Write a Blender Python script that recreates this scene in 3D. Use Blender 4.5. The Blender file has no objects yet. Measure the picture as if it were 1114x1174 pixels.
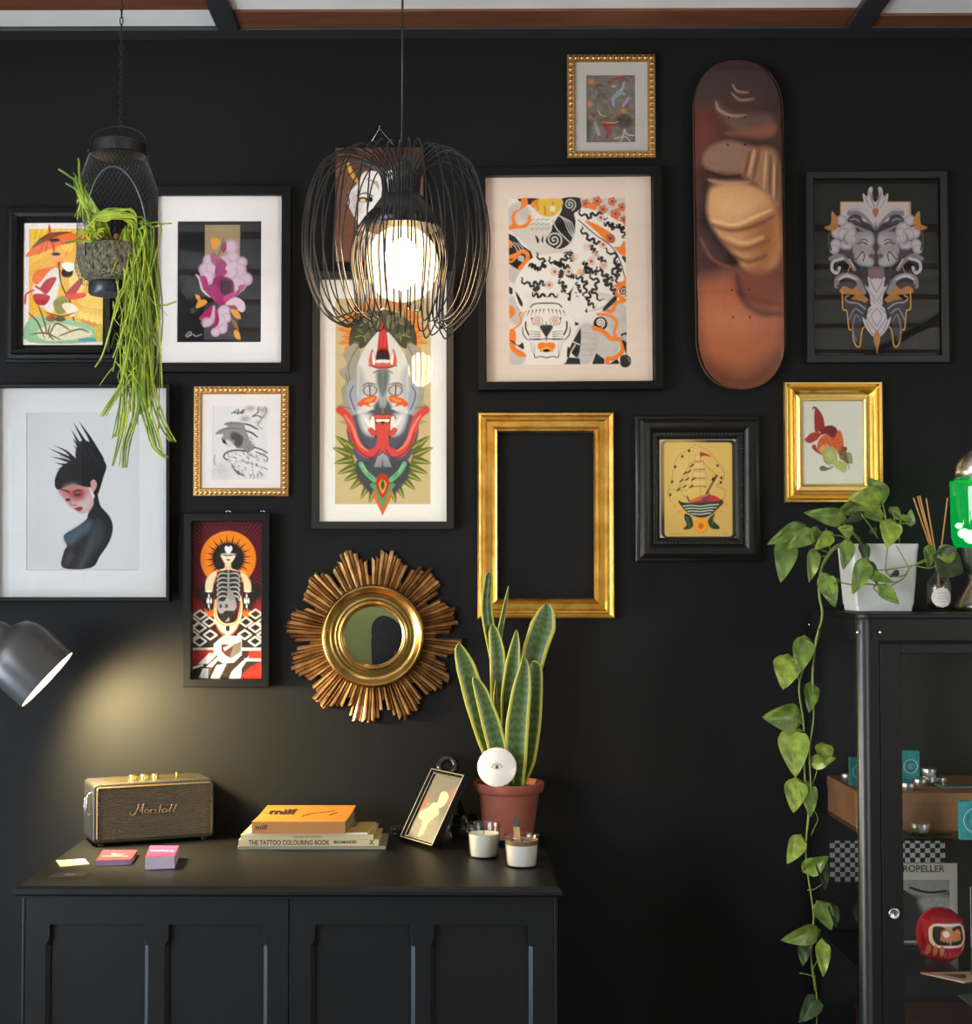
import bpy, bmesh, math, random
import numpy as np
from mathutils import Vector, Matrix, Euler
random.seed(7); np.random.seed(7)
PI = math.pi
sc = bpy.context.scene
COL = sc.collection
IW, IH, F = 1114, 1174, 1750.0
DW = 3.59; EYE = 1.5
TZ = EYE - .6           # sideboard top height
# ------------------------------------------------------------- camera
camd = bpy.data.cameras.new('camera'); cam = bpy.data.objects.new('camera', camd); COL.objects.link(cam)
cam.location = (0, -DW, EYE); cam.rotation_euler = (math.radians(92.0), 0, math.radians(.5))
RM = cam.rotation_euler.to_matrix()
_d = RM.transposed() @ Vector((0, 1, 0))
CX = 524 - F*_d.x/(-_d.z); CY = 660 + F*_d.y/(-_d.z)
camd.sensor_fit = 'VERTICAL'; camd.sensor_height = 24; camd.lens = 24*F/IH
camd.shift_x = (IW/2-CX)/IH; camd.shift_y = (CY-IH/2)/IH
camd.clip_start = .05
sc.camera = cam
def ray(px, py): return RM @ Vector(((px-CX)/F, -(py-CY)/F, -1))
def Wp(px, py, d=0.0):
    r = ray(px, py); t = (DW-d)/r.y
    return Vector((r.x*t, -d, EYE+r.z*t))
def Hp(px, py, z=TZ):
    r = ray(px, py); t = (z-EYE)/r.z
    return Vector((r.x*t, -DW+r.y*t, z))
def kpp(d): return (DW-d)/F      # metres per photo pixel at distance d in front of the wall
# ------------------------------------------------------------- colour + materials
def lin(c): return [((v/255)/12.92 if v/255 <= .04045 else ((v/255+.055)/1.055)**2.4) for v in c]
MC = {}
def mat(name, col, rough=.5, metal=0, spec=.5, bump=0, bscale=60, noise=0, nscale=8, col2=None, emis=None, es=0, trans=0, coat=0, ior=None, aniso=0, srgb=True, stretch=None, sss=0):
    if name in MC: return MC[name]
    m = bpy.data.materials.new(name); m.use_nodes = True; nt = m.node_tree; b = nt.nodes['Principled BSDF']
    c = lin(col) if srgb else list(col)
    b.inputs['Base Color'].default_value = (*c, 1); b.inputs['Roughness'].default_value = rough
    b.inputs['Metallic'].default_value = metal; b.inputs['Specular IOR Level'].default_value = spec
    b.inputs['Transmission Weight'].default_value = trans; b.inputs['Coat Weight'].default_value = coat
    if ior: b.inputs['IOR'].default_value = ior
    if sss: b.inputs['Subsurface Weight'].default_value = sss; b.inputs['Subsurface Scale'].default_value = .01
    if aniso: b.inputs['Anisotropic'].default_value = aniso
    if emis: b.inputs['Emission Color'].default_value = (*lin(emis), 1); b.inputs['Emission Strength'].default_value = es
    tc = nt.nodes.new('ShaderNodeTexCoord'); src = tc.outputs['Object']
    if stretch:
        mp = nt.nodes.new('ShaderNodeMapping'); mp.inputs['Scale'].default_value = stretch
        nt.links.new(src, mp.inputs[0]); src = mp.outputs[0]
    if noise or col2:
        n = nt.nodes.new('ShaderNodeTexNoise'); n.inputs['Scale'].default_value = nscale; n.inputs['Detail'].default_value = 6
        nt.links.new(src, n.inputs['Vector'])
        r = nt.nodes.new('ShaderNodeValToRGB'); r.color_ramp.elements[0].position = .35; r.color_ramp.elements[1].position = .65
        c2 = (lin(col2) if srgb else list(col2)) if col2 else [v*(1-noise) for v in c]
        r.color_ramp.elements[0].color = (*c2, 1); r.color_ramp.elements[1].color = (*c, 1)
        nt.links.new(n.outputs['Fac'], r.inputs[0]); nt.links.new(r.outputs[0], b.inputs['Base Color'])
    if bump:
        n2 = nt.nodes.new('ShaderNodeTexNoise'); n2.inputs['Scale'].default_value = bscale; n2.inputs['Detail'].default_value = 4
        nt.links.new(src, n2.inputs['Vector'])
        bp = nt.nodes.new('ShaderNodeBump'); bp.inputs['Strength'].default_value = bump; bp.inputs['Distance'].default_value = .002
        nt.links.new(n2.outputs['Fac'], bp.inputs['Height']); nt.links.new(bp.outputs[0], b.inputs['Normal'])
    MC[name] = m; return m
def glassmat(name='clear_glass', tint=(1, 1, 1), rough=0.0, ior=1.45, boost=1.0):
    if name in MC: return MC[name]
    m = bpy.data.materials.new(name); m.use_nodes = True; nt = m.node_tree; nt.nodes.clear()
    o = nt.nodes.new('ShaderNodeOutputMaterial'); t = nt.nodes.new('ShaderNodeBsdfTransparent'); g = nt.nodes.new('ShaderNodeBsdfGlossy')
    f = nt.nodes.new('ShaderNodeFresnel'); ge = nt.nodes.new('ShaderNodeNewGeometry'); ma = nt.nodes.new('ShaderNodeMath'); ma.operation = 'MULTIPLY_ADD'; ma.inputs[1].default_value = 1/ior-ior; ma.inputs[2].default_value = ior; nt.links.new(ge.outputs['Backfacing'], ma.inputs[0]); nt.links.new(ma.outputs[0], f.inputs[0]); x = nt.nodes.new('ShaderNodeMixShader')
    t.inputs[0].default_value = (*tint, 1); g.inputs['Roughness'].default_value = rough
    mu = nt.nodes.new('ShaderNodeMath'); mu.operation = 'MULTIPLY'; mu.inputs[1].default_value = boost; mu.use_clamp = True
    nt.links.new(f.outputs[0], mu.inputs[0]); nt.links.new(mu.outputs[0], x.inputs[0])
    nt.links.new(t.outputs[0], x.inputs[1]); nt.links.new(g.outputs[0], x.inputs[2]); nt.links.new(x.outputs[0], o.inputs[0])
    MC[name] = m; return m
def attrmat(name, rough=.6, spec=.12, coat=0):
    if name in MC: return MC[name]
    m = mat(name, (128, 128, 128), rough, spec=spec, coat=coat); nt = m.node_tree
    a = nt.nodes.new('ShaderNodeAttribute'); a.attribute_name = 'paint'
    nt.links.new(a.outputs['Color'], nt.nodes['Principled BSDF'].inputs['Base Color']); return m
# ------------------------------------------------------------- objects
def link(name, me, parent=None, m=None, smooth=False, loc=None, rot=None):
    o = bpy.data.objects.new(name, me); COL.objects.link(o)
    if m is not None and me is not None:
        for mm in (m if isinstance(m, (list, tuple)) else [m]): me.materials.append(mm)
    if smooth and me is not None: me.polygons.foreach_set('use_smooth', [True]*len(me.polygons))
    if parent: o.parent = parent
    if loc is not None: o.location = loc
    if rot is not None: o.rotation_euler = rot
    return o
def tag(o, label, cat, group=None, kind=None):
    o['label'] = label; o['category'] = cat
    if group: o['group'] = group
    if kind: o['kind'] = kind
    return o
def struct(o): o['kind'] = 'structure'; return o
def thing(name, label, cat, loc=(0, 0, 0), rz=0, group=None, rx=0, ry=0):
    o = bpy.data.objects.new(name, None); COL.objects.link(o); o.location = loc; o.rotation_euler = (rx, ry, rz); o.empty_display_size = .02
    return tag(o, label, cat, group)
class B:
    """collects shapes into one mesh"""
    def __init__(s): s.v = []; s.f = []; s.mi = []; s.uv = []
    def add(s, vs, fs, mi=0, uv=None):
        n = len(s.v); s.v += [tuple(v) for v in vs]; s.f += [tuple(i+n for i in f) for f in fs]; s.mi += [mi]*len(fs)
        s.uv += list(uv) if uv else [(0, 0)]*len(vs)
    def box(s, x0, x1, y0, y1, z0, z1, mi=0, M=None):
        vs = [Vector((x, y, z)) for x in (x0, x1) for y in (y0, y1) for z in (z0, z1)]
        if M: vs = [M @ v for v in vs]
        s.add(vs, [(0, 1, 3, 2), (4, 6, 7, 5), (0, 4, 5, 1), (2, 3, 7, 6), (0, 2, 6, 4), (1, 5, 7, 3)], mi)
    def lathe(s, prof, n=32, c=(0, 0, 0), mi=0, M=None, cap=True):
        vs = []; fs = []
        for r, z in prof:
            for i in range(n):
                a = 2*PI*i/n; v = Vector((c[0]+r*math.cos(a), c[1]+r*math.sin(a), c[2]+z)); vs.append(M @ v if M else v)
        for j in range(len(prof)-1):
            for i in range(n): fs.append((j*n+i, j*n+(i+1) % n, (j+1)*n+(i+1) % n, (j+1)*n+i))
        if cap:
            if prof[0][0] > 1e-5: fs.append(tuple(range(n))[::-1])
            if prof[-1][0] > 1e-5: fs.append(tuple((len(prof)-1)*n+i for i in range(n)))
        s.add(vs, fs, mi)
    def tube(s, pts, r, n=6, mi=0, closed=False, cap=True):
        pts = [Vector(p) for p in pts]; N = len(pts); rs = r if isinstance(r, (list, tuple)) else [r]*N
        vs = []; fs = []; up = None
        for i, p in enumerate(pts):
            if closed: t = pts[(i+1) % N]-pts[i-1]
            else: t = pts[min(i+1, N-1)]-pts[max(i-1, 0)]
            if t.length < 1e-9: t = Vector((0, 0, 1))
            t.normalize()
            if up is None:
                up = Vector((0, 0, 1)) if abs(t.z) < .9 else Vector((1, 0, 0))
            a = up - t*up.dot(t)
            if a.length < 1e-6: a = t.orthogonal()
            a.normalize(); b = t.cross(a); up = a
            for k in range(n):
                q = 2*PI*k/n; vs.append(p+(a*math.cos(q)+b*math.sin(q))*rs[i])
        for i in range(N if closed else N-1):
            j = (i+1) % N
            for k in range(n): fs.append((i*n+k, i*n+(k+1) % n, j*n+(k+1) % n, j*n+k))
        if cap and not closed: fs += [tuple(range(n))[::-1], tuple((N-1)*n+k for k in range(n))]
        s.add(vs, fs, mi)
    def sph(s, c, r, n=12, mi=0, sc3=(1, 1, 1), M=None):
        prof = [(math.sin(PI*i/(n//2+2)), -math.cos(PI*i/(n//2+2))) for i in range(n//2+3)]
        vs = []; fs = []
        for a, z in prof:
            for i in range(n):
                q = 2*PI*i/n; v = Vector((a*math.cos(q)*r*sc3[0], a*math.sin(q)*r*sc3[1], z*r*sc3[2]))
                if M: v = M @ v
                vs.append(v+Vector(c))
        for j in range(len(prof)-1):
            for i in range(n): fs.append((j*n+i, j*n+(i+1) % n, (j+1)*n+(i+1) % n, (j+1)*n+i))
        s.add(vs, fs, mi)
    def prism(s, poly, h0, h1, ax='y', mi=0, M=None):
        """poly in two coordinates, extruded along ax"""
        n = len(poly)
        def P(a, b, h): return {'y': (a, h, b), 'z': (a, b, h), 'x': (h, a, b)}[ax]
        vs = [Vector(P(a, b, h0)) for a, b in poly]+[Vector(P(a, b, h1)) for a, b in poly]
        if M: vs = [M @ v for v in vs]
        s.add(vs, [tuple(range(n))[::-1], tuple(range(n, 2*n))]+[(i, (i+1) % n, n+(i+1) % n, n+i) for i in range(n)], mi)
    def grid(s, P, nu, nv, mi=0, uvs=True):
        vs = [P(i/nu, j/nv) for j in range(nv+1) for i in range(nu+1)]
        uv = [(i/nu, j/nv) for j in range(nv+1) for i in range(nu+1)]
        s.add(vs, [(j*(nu+1)+i, j*(nu+1)+i+1, (j+1)*(nu+1)+i+1, (j+1)*(nu+1)+i) for j in range(nv) for i in range(nu)], mi, uv)
    def mesh(s, name='m', fix=True, merge=False):
        me = bpy.data.meshes.new(name); me.from_pydata([tuple(v) for v in s.v], [], s.f)
        me.polygons.foreach_set('material_index', s.mi)
        if any(u != (0, 0) for u in s.uv):
            ul = me.uv_layers.new(name='UVMap'); li = np.empty(len(me.loops), dtype=np.int32); me.loops.foreach_get('vertex_index', li)
            ul.data.foreach_set('uv', np.array(s.uv, dtype=np.float32)[li].ravel())
        if fix:
            bm = bmesh.new(); bm.from_mesh(me)
            if merge: bmesh.ops.remove_doubles(bm, verts=bm.verts, dist=1e-5)
            bmesh.ops.recalc_face_normals(bm, faces=bm.faces); bm.to_mesh(me); bm.free()
        me.update(); return me
    def obj(s, name, m, parent=None, smooth=False, loc=None, rot=None, bevel=0, seg=2, fix=True, auto=None, merge=False):
        o = link(name, s.mesh(name, fix, merge), parent, m, smooth, loc, rot)
        if bevel:
            md = o.modifiers.new('bevel', 'BEVEL'); md.width = bevel; md.segments = seg; md.limit_method = 'ANGLE'; md.harden_normals = False
        if auto:
            o.data.set_sharp_from_angle(angle=math.radians(auto))
        return o
def rbox(x0, x1, y0, y1, r, n=5):
    """rounded rectangle outline"""
    out = []
    for cx, cy, a0 in ((x1-r, y1-r, 0), (x0+r, y1-r, 90), (x0+r, y0+r, 180), (x1-r, y0+r, 270)):
        for i in range(n+1):
            a = math.radians(a0+90*i/n); out.append((cx+r*math.cos(a), cy+r*math.sin(a)))
    return out
def text_mesh(txt, size, depth=.0004, shear=0, bold=0, ax='c', spacing=1.0):
    c = bpy.data.curves.new('txt', 'FONT'); c.body = txt; c.size = size; c.extrude = depth; c.shear = shear; c.offset = bold
    c.align_x = {'c': 'CENTER', 'l': 'LEFT', 'r': 'RIGHT'}[ax]; c.align_y = 'CENTER'; c.space_character = spacing
    o = bpy.data.objects.new('t', c); COL.objects.link(o); dg = bpy.context.evaluated_depsgraph_get(); dg.update()
    me = bpy.data.meshes.new_from_object(o.evaluated_get(dg)); bpy.data.objects.remove(o); bpy.data.curves.remove(c); return me
def text(name, txt, size, m, parent, M, **k):
    me = text_mesh(txt, size, **k); me.transform(M); me.materials.clear(); return link(name, me, parent, m)
def smooth_path(P, n=6, closed=False):
    P = [np.array(p, float) for p in P]; N = len(P); out = []
    for i in range(N if closed else N-1):
        p0 = P[(i-1) % N] if closed else P[max(i-1, 0)]; p1 = P[i]; p2 = P[(i+1) % N]; p3 = P[(i+2) % N] if closed else P[min(i+2, N-1)]
        for k in range(n):
            t = k/n; out.append(.5*((2*p1)+(p2-p0)*t+(2*p0-5*p1+4*p2-p3)*t*t+(3*p1-p0-3*p2+p3)*t**3))
    if not closed: out.append(P[-1])
    return out
# ------------------------------------------------------------- painter: prints and paintings as fine coloured sheets
class Art:
    def __init__(s, x0, y0, x1, y1, bg, gain=1.0, step=.6):
        s.r = (x0, y0, x1, y1); s.nx = int((x1-x0)/step)+1; s.ny = int((y1-y0)/step)+1
        s.X, s.Y = np.meshgrid(np.linspace(x0, x1, s.nx), np.linspace(y0, y1, s.ny))
        s.C = np.zeros((s.ny, s.nx, 3)); s.C[:] = lin(bg); s.gain = gain; s.st = step; s.mx = None; s.T(1, 0, 0)
    def T(s, k, ox, oy): s.k = k; s.ox = ox; s.oy = oy; return s
    def _p(s, l):
        a = np.array(l, float).reshape(-1, 2); return np.stack([s.ox+a[:, 0]/s.k, s.oy+a[:, 1]/s.k], 1)
    def _mir(s, l):
        a = list(l)
        for i in range(0, len(a), 2): a[i] = 2*s.mx-a[i]
        return a
    def _box(s, p, m):
        x0, y0 = p.min(0)-m; x1, y1 = p.max(0)+m; R = s.r
        fx = (s.nx-1)/(R[2]-R[0]); fy = (s.ny-1)/(R[3]-R[1])
        i0 = max(0, int((x0-R[0])*fx)); i1 = min(s.nx, int((x1-R[0])*fx)+2); j0 = max(0, int((y0-R[1])*fy)); j1 = min(s.ny, int((y1-R[1])*fy)+2)
        return (slice(j0, j1), slice(i0, i1)) if i1 > i0 and j1 > j0 else None
    def _bl(s, sl, al, col, hi=None):
        al = np.clip(al, 0, 1)[..., None]; c = np.array(lin(col))
        s.C[sl] = s.C[sl]*(1-al)+c*al
    def _sd(s, X, Y, p, closed):
        q = np.roll(p, -1, 0) if closed else p[1:]; a = p if closed else p[:-1]
        d = np.full(X.shape, 1e9); par = np.zeros(X.shape, bool); tt = np.zeros(X.shape); n = len(a)
        for i in range(n):
            ax, ay = a[i]; bx, by = q[i]; dx, dy = bx-ax, by-ay; L = dx*dx+dy*dy+1e-12
            t = np.clip(((X-ax)*dx+(Y-ay)*dy)/L, 0, 1); e = (X-ax-t*dx)**2+(Y-ay-t*dy)**2
            m = e < d; d = np.where(m, e, d)
            if not closed: tt = np.where(m, (i+t)/n, tt)
            elif ay != by: par ^= ((ay > Y) != (by > Y)) & (X < (bx-ax)*(Y-ay)/(by-ay)+ax)
        d = np.sqrt(d); return (np.where(par, -d, d) if closed else d), tt
    def f(s, col, l, sm=1, fe=.45, a=1.0):
        if s.mx is not None and not getattr(s, '_in', 0):
            s._in = 1; s.f(col, s._mir(l), sm, fe, a); s.f(col, l, sm, fe, a); s._in = 0; return
        p = s._p(l)
        if sm: p = np.array(smooth_path(p, 5, True))
        sl = s._box(p, fe+1)
        if sl is None: return
        d, _ = s._sd(s.X[sl], s.Y[sl], p, True); s._bl(sl, (.5-d/(2*fe))*a if fe > 0 else (d < 0)*a, col) if fe <= .5 else s._bl(sl, np.clip(.5-d/(2*fe), 0, 1)*a, col)
    def s(s, col, l, w, sm=1, fe=.4, a=1.0, tp=0):
        if s.mx is not None and not getattr(s, '_in', 0):
            s._in = 1; s.s(col, s._mir(l), w, sm, fe, a, tp); s.s(col, l, w, sm, fe, a, tp); s._in = 0; return
        p = s._p(l); w = w/s.k/2
        if sm and len(p) > 2: p = np.array(smooth_path(p, 5))
        sl = s._box(p, w+fe+1)
        if sl is None: return
        d, t = s._sd(s.X[sl], s.Y[sl], p, False)
        ww = w
        if tp == 1: ww = w*(1-t)
        elif tp == 2: ww = w*np.sqrt(np.clip(4*t*(1-t), 0, 1))
        s._bl(sl, (.5-(d-ww)/(2*fe))*a*np.clip(2*w/.6, 0, 1) if w < .3 else (.5-(d-ww)/(2*fe))*a, col)
    def e(s, col, cx, cy, rx, ry=None, rot=0, fe=.45, a=1.0):
        if s.mx is not None and not getattr(s, '_in', 0):
            s._in = 1; s.e(col, 2*s.mx-cx, cy, rx, ry, -rot, fe, a); s.e(col, cx, cy, rx, ry, rot, fe, a); s._in = 0; return
        ry = ry or rx; x = s.ox+cx/s.k; y = s.oy+cy/s.k; rx /= s.k; ry /= s.k; m = max(rx, ry)+fe*2
        sl = s._box(np.array([[x-m, y-m], [x+m, y+m]]), 0)
        if sl is None: return
        c, q = math.cos(math.radians(rot)), math.sin(math.radians(rot)); X = s.X[sl]-x; Y = s.Y[sl]-y
        U = (X*c+Y*q)/rx; V = (-X*q+Y*c)/ry; d = (np.sqrt(U*U+V*V)-1)*min(rx, ry)
        s._bl(sl, .5-d/(2*fe), col) if a == 1 else s._bl(sl, np.clip(.5-d/(2*fe), 0, 1)*a, col)
    def ring(s, col, cx, cy, r, w, a=1.0, a0=0, a1=360):
        s.s(col, sum([[cx+r*math.cos(math.radians(t)), cy+r*math.sin(math.radians(t))] for t in np.linspace(a0, a1, 22)], []), w, 0, a=a)
    def spiral(s, col, cx, cy, r, w, turns=2.2, ph=0, dr=1):
        s.s(col, sum([[cx+r*t*math.cos(ph+dr*t*turns*6.28), cy+r*t*math.sin(ph+dr*t*turns*6.28)] for t in np.linspace(.08, 1, 30)], []), w, 0)
    def wig(s, col, l, w, amp=8, n=12):
        p = smooth_path(np.array(l, float).reshape(-1, 2), 8); L = len(p); out = []
        for i in range(L):
            t = p[min(i+1, L-1)]-p[max(i-1, 0)]; t = t/(np.linalg.norm(t)+1e-9); o = amp*(1 if (i*n//L) % 2 else -1)
            out += [p[i][0]-t[1]*o, p[i][1]+t[0]*o]
        s.s(col, out, w, 0, tp=2)
    def grain(s, amt=.04, sc_=3):
        n = np.random.rand(s.ny//sc_+2, s.nx//sc_+2); n = np.kron(n, np.ones((sc_, sc_)))[:s.ny, :s.nx]; s.C *= (1+amt*(n-.5)*2)[..., None]
    def build(s, name, parent, L, h, rough=.6, coat=0, mask=None, bend=None):
        x0, z0 = L(s.r[0], s.r[1]); x1, z1 = L(s.r[2], s.r[3])
        xs = np.linspace(x0, x1, s.nx); zs = np.linspace(z0, z1, s.ny); XX, ZZ = np.meshgrid(xs, zs)
        YY = np.full(XX.shape, -h) if bend is None else bend(s.X, s.Y, -h)
        co = np.stack([XX, YY, ZZ], -1).reshape(-1, 3)
        idx = np.arange(s.nx*s.ny).reshape(s.ny, s.nx)
        q = np.stack([idx[:-1, :-1], idx[1:, :-1], idx[1:, 1:], idx[:-1, 1:]], -1).reshape(-1, 4)
        col = np.clip(s.C*s.gain, 0, .88).reshape(-1, 3)
        if mask is not None:
            mk = mask(s.X, s.Y); qm = (mk[:-1, :-1] & mk[1:, :-1] & mk[1:, 1:] & mk[:-1, 1:]).reshape(-1); q = q[qm]
            u, inv = np.unique(q, return_inverse=True); co = co[u]; col = col[u]; q = inv.reshape(-1, 4)
        me = bpy.data.meshes.new(name); me.vertices.add(len(co)); me.vertices.foreach_set('co', co.ravel())
        me.loops.add(q.size); me.loops.foreach_set('vertex_index', q.ravel().astype(np.int32))
        me.polygons.add(len(q)); me.polygons.foreach_set('loop_start', np.arange(0, q.size, 4, dtype=np.int32)); me.polygons.foreach_set('loop_total', np.full(len(q), 4, dtype=np.int32))
        me.update(calc_edges=True)
        at = me.color_attributes.new('paint', 'FLOAT_COLOR', 'POINT'); at.data.foreach_set('color', np.concatenate([col, np.ones((len(col), 1))], 1).ravel().astype(np.float32))
        return link(name, me, parent, attrmat('printed_paper' if not coat else 'varnished_paint', rough, coat=coat), smooth=bend is not None)
# ------------------------------------------------------------- shared materials
M_wall = mat('black_wall_paint', (.0070, .0070, .0073), .6, spec=.14, srgb=False, bump=.12, bscale=220)
M_blk = mat('black_frame_wood', (.0026, .0025, .0026), .42, spec=.22, srgb=False, bump=.05, bscale=150)
M_blkm = mat('black_metal', (.005, .005, .0052), .38, spec=.5, srgb=False)
M_gold = mat('antique_gold', (.85, .53, .14), .36, 1, srgb=False, bump=.5, bscale=35, col2=(.62, .33, .06), nscale=25)
M_gold2 = mat('polished_gold', (.9, .62, .22), .25, 1, srgb=False, bump=.06, bscale=60)
M_gold3 = mat('carved_bronze_gold', (.55, .32, .12), .38, 1, srgb=False, bump=.2, bscale=90)
M_matb = mat('white_mount_board', (.78, .735, .72), .8, srgb=False, spec=.2)
M_back = mat('backing_board', (.05, .04, .03), .8, srgb=False)
M_glass = glassmat()
M_silver = mat('silver_metal', (.7, .7, .7), .25, 1, srgb=False)
M_wood = mat('dark_bracket', (.03, .02, .015), .5, srgb=False)
# ============================================================= THE ROOM
zc = Wp(557, 45, 0).z
XL, XR, YF = -2.4, 3.2, -6.2
b = B(); b.box(XL-.1, XR+.1, 0, .1, 0, zc+.15); struct(b.obj('wall_back', M_wall))
M_floor = mat('pale_concrete_floor', (104, 100, 96), .6, noise=.1, nscale=3)
b = B(); b.box(XL-.1, XR+.1, YF-.1, .1, -.1, 0); struct(b.obj('floor', M_floor))
M_olive = mat('olive_wall_paint', (112, 116, 62), .8); M_cream = mat('cream_wall_paint', (206, 198, 182), .8)

def wall_hole(name, along, a0, a1, fixed, thick, holes, m):
    b = B()
    def bx(p, q, z0, z1):
        if along == 'x': b.box(p, q, min(fixed, fixed+thick), max(fixed, fixed+thick), z0, z1)
        else: b.box(min(fixed, fixed+thick), max(fixed, fixed+thick), p, q, z0, z1)
    cur = a0
    for p, q, z0, z1 in sorted(holes):
        bx(cur, p, 0, zc+.15); bx(p, q, 0, z0); bx(p, q, z1, zc+.15); cur = q
    bx(cur, a1, 0, zc+.15); return struct(b.obj(name, m))
wall_hole('wall_left', 'y', YF, 0, XL, -.1, [(-4.3, -1.7, .8, 2.35), (-5.25, -4.6, .1, 2.1), (-1.25, -.3, .12, .95)], M_cream)
wall_hole('wall_right', 'y', YF, 0, XR, .1, [(-5.6, -3.2, .9, 2.4)], M_cream)
wall_hole('wall_front', 'x', XL, XR, YF, -.1, [], M_olive)
M_wf = mat('white_window_frame', (225, 225, 222), .4)
def window(n, along, p, q, z0, z1, fixed, out):
    b = B(); w = .05; t = .04
    def bx(a, c, u, v):
        if along == 'x': b.box(a, c, fixed-t/2, fixed+t/2, u, v)
        else: b.box(fixed-t/2, fixed+t/2, a, c, u, v)
    bx(p, q, z0, z0+w); bx(p, q, z1-w, z1); bx(p, p+w, z0+w, z1-w); bx(q-w, q, z0+w, z1-w)
    nb = 2 if q-p > 1.5 else 1
    for i in range(1, nb+1):
        c = p+(q-p)*i/(nb+1); bx(c-w/2, c+w/2, z0+w, z1-w)
    o = struct(b.obj('window_%d' % n, M_wf))
    b = B(); t = .004
    bx(p+w, q-w, z0+w, z1-w); b.obj('window_pane', M_glass, o)
window(1, 'y', -4.3, -1.7, .8, 2.35, XL-.05, -1)
window(4, 'y', -1.25, -.3, .12, .95, XL-.05, -1)
window(2, 'y', -5.25, -4.6, .1, 2.1, XL-.05, -1)
window(3, 'y', -5.6, -3.2, .9, 2.4, XR+.05, -1)  # unseen window, added to let fill light in from the right
# ceiling: white boards, brown battens, dark beams running into the room, dark plate along the wall
M_ceil = mat('white_ceiling_boards', (226, 224, 220), .8, noise=.1, nscale=5)
M_brown = mat('stained_timber', (112, 66, 40), .55, noise=.35, nscale=6, stretch=(1, 14, 14))
M_beam = mat('dark_beam_paint', (42, 42, 44), .5)
b = B(); b.box(XL, XR, YF, 0, zc+.010, zc+.15); struct(b.obj('ceiling', M_ceil))
pl = -Hp(557, 33, zc+.0).y
pl = -Hp(557, 33.5, zc).y
b = B(); b.box(XL, XR, -pl, 0, zc, zc+.03); struct(b.obj('trim_1', M_beam, bevel=.003))
xl0, xl1 = Hp(248, 31, zc).x, Hp(273, 31, zc).x; xr0, xr1 = Hp(966, 36, zc).x, Hp(993, 36, zc).x
k = 2
for x0, x1 in ((xl0, xl1), (xr0, xr1), (xl0-(xr0-xl0), xl1-(xr0-xl0)), (xl0+2*(xr0-xl0), xl1+2*(xr0-xl0))):
    if x0 > XR-.1 or x0 < XL: continue
    b = B(); b.box(x0, x1, YF, -pl, zc-.004, zc+.03); struct(b.obj('trim_%d' % k, M_beam, bevel=.003)); k += 1
def batten(x0, x1, y0, y1):
    global k
    b = B(); b.box(x0, x1, -y1, -y0, zc+.004, zc+.03); struct(b.obj('trim_%d' % k, M_brown, bevel=.002)); k += 1
zb = zc+.006
w1 = -Hp(557, 12, zb).y; w2 = -Hp(100, 11, zb).y; w3 = -Hp(1050, 17, zb).y
batten(xl1, xr0, pl, w1)
batten(xr1, XR, pl, w3)
batten(XL, xl0, w2, w2+.1)
for yy in (.75, 1.4, 2.1, 2.8, 3.5, 4.3, 5.2): batten(XL, xl0, yy, yy+.1); batten(xl1, xr0, yy-.1, yy); batten(xr1, XR, yy-.1, yy)
b = B(); b.box(XL, XR, -.015, 0, 0, .12); struct(b.obj('baseboard_back', M_wall, bevel=.004))
# ============================================================= SIDEBOARD
M_sb = mat('charcoal_satin_paint', (.0038, .0042, .005), .42, spec=.36, srgb=False, bump=.06, bscale=180)
FLc = Hp(15, 1016); FRc = Hp(645, 1018.5); yf = (FLc.y+FRc.y)/2; x0, x1 = FLc.x, FRc.x
t = thing('sideboard', 'long charcoal painted sideboard with four recessed panels under the gallery wall', 'sideboard', ((x0+x1)/2, yf/2, 0)); ox, oy = (x0+x1)/2, yf/2
hw = (x1-x0)/2; yb = -.02
b = B()
prof = [(.0, 0), (.006, .0045), (.0095, .009), (.0095, .014), (.006, .0175), (.002, .0195), (-.003, .0205), (-.003, .024)]  # outset, drop
rings = []
for o_, dz in [(-.004, 0)]+prof:
    rings.append([(-hw-o_+.0095, yf-o_+.0095-oy), (hw+o_-.0095, yf-o_+.0095-oy), (hw+o_-.0095, yb-oy), (-hw-o_+.0095, yb-oy)])
vs = []; dzs = [0]+[p[1] for p in prof]
for r_, dz in zip(rings, dzs): vs += [(x, y, TZ-dz) for x, y in r_]
fs = [(0, 1, 2, 3)]
for i in range(len(rings)-1): fs += [(i*4+j, i*4+(j+1) % 4, (i+1)*4+(j+1) % 4, (i+1)*4+j) for j in range(4)]
fs.append(tuple((len(rings)-1)*4+j for j in range(4))); b.add(vs, fs); b.obj('worktop', M_sb, t)
cz = TZ-.024; df = -yf-.028      # carcass front
cl, cr = Wp(25.5, 1040, df).x-ox, Wp(638.5, 1040, df).x-ox
b = B(); b.box(cl, cr, -df-oy+.018, yb-oy, .08, cz); b.box(cl+.02, cr-.02, -df-oy+.05, yb-oy, 0, .08)
b.box(cl, cl+.006, -df-oy, -df-oy+.018, .08, cz); b.box(cr-.006, cr, -df-oy, -df-oy+.018, .08, cz); b.obj('carcass', M_sb, t, bevel=.0015)
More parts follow.
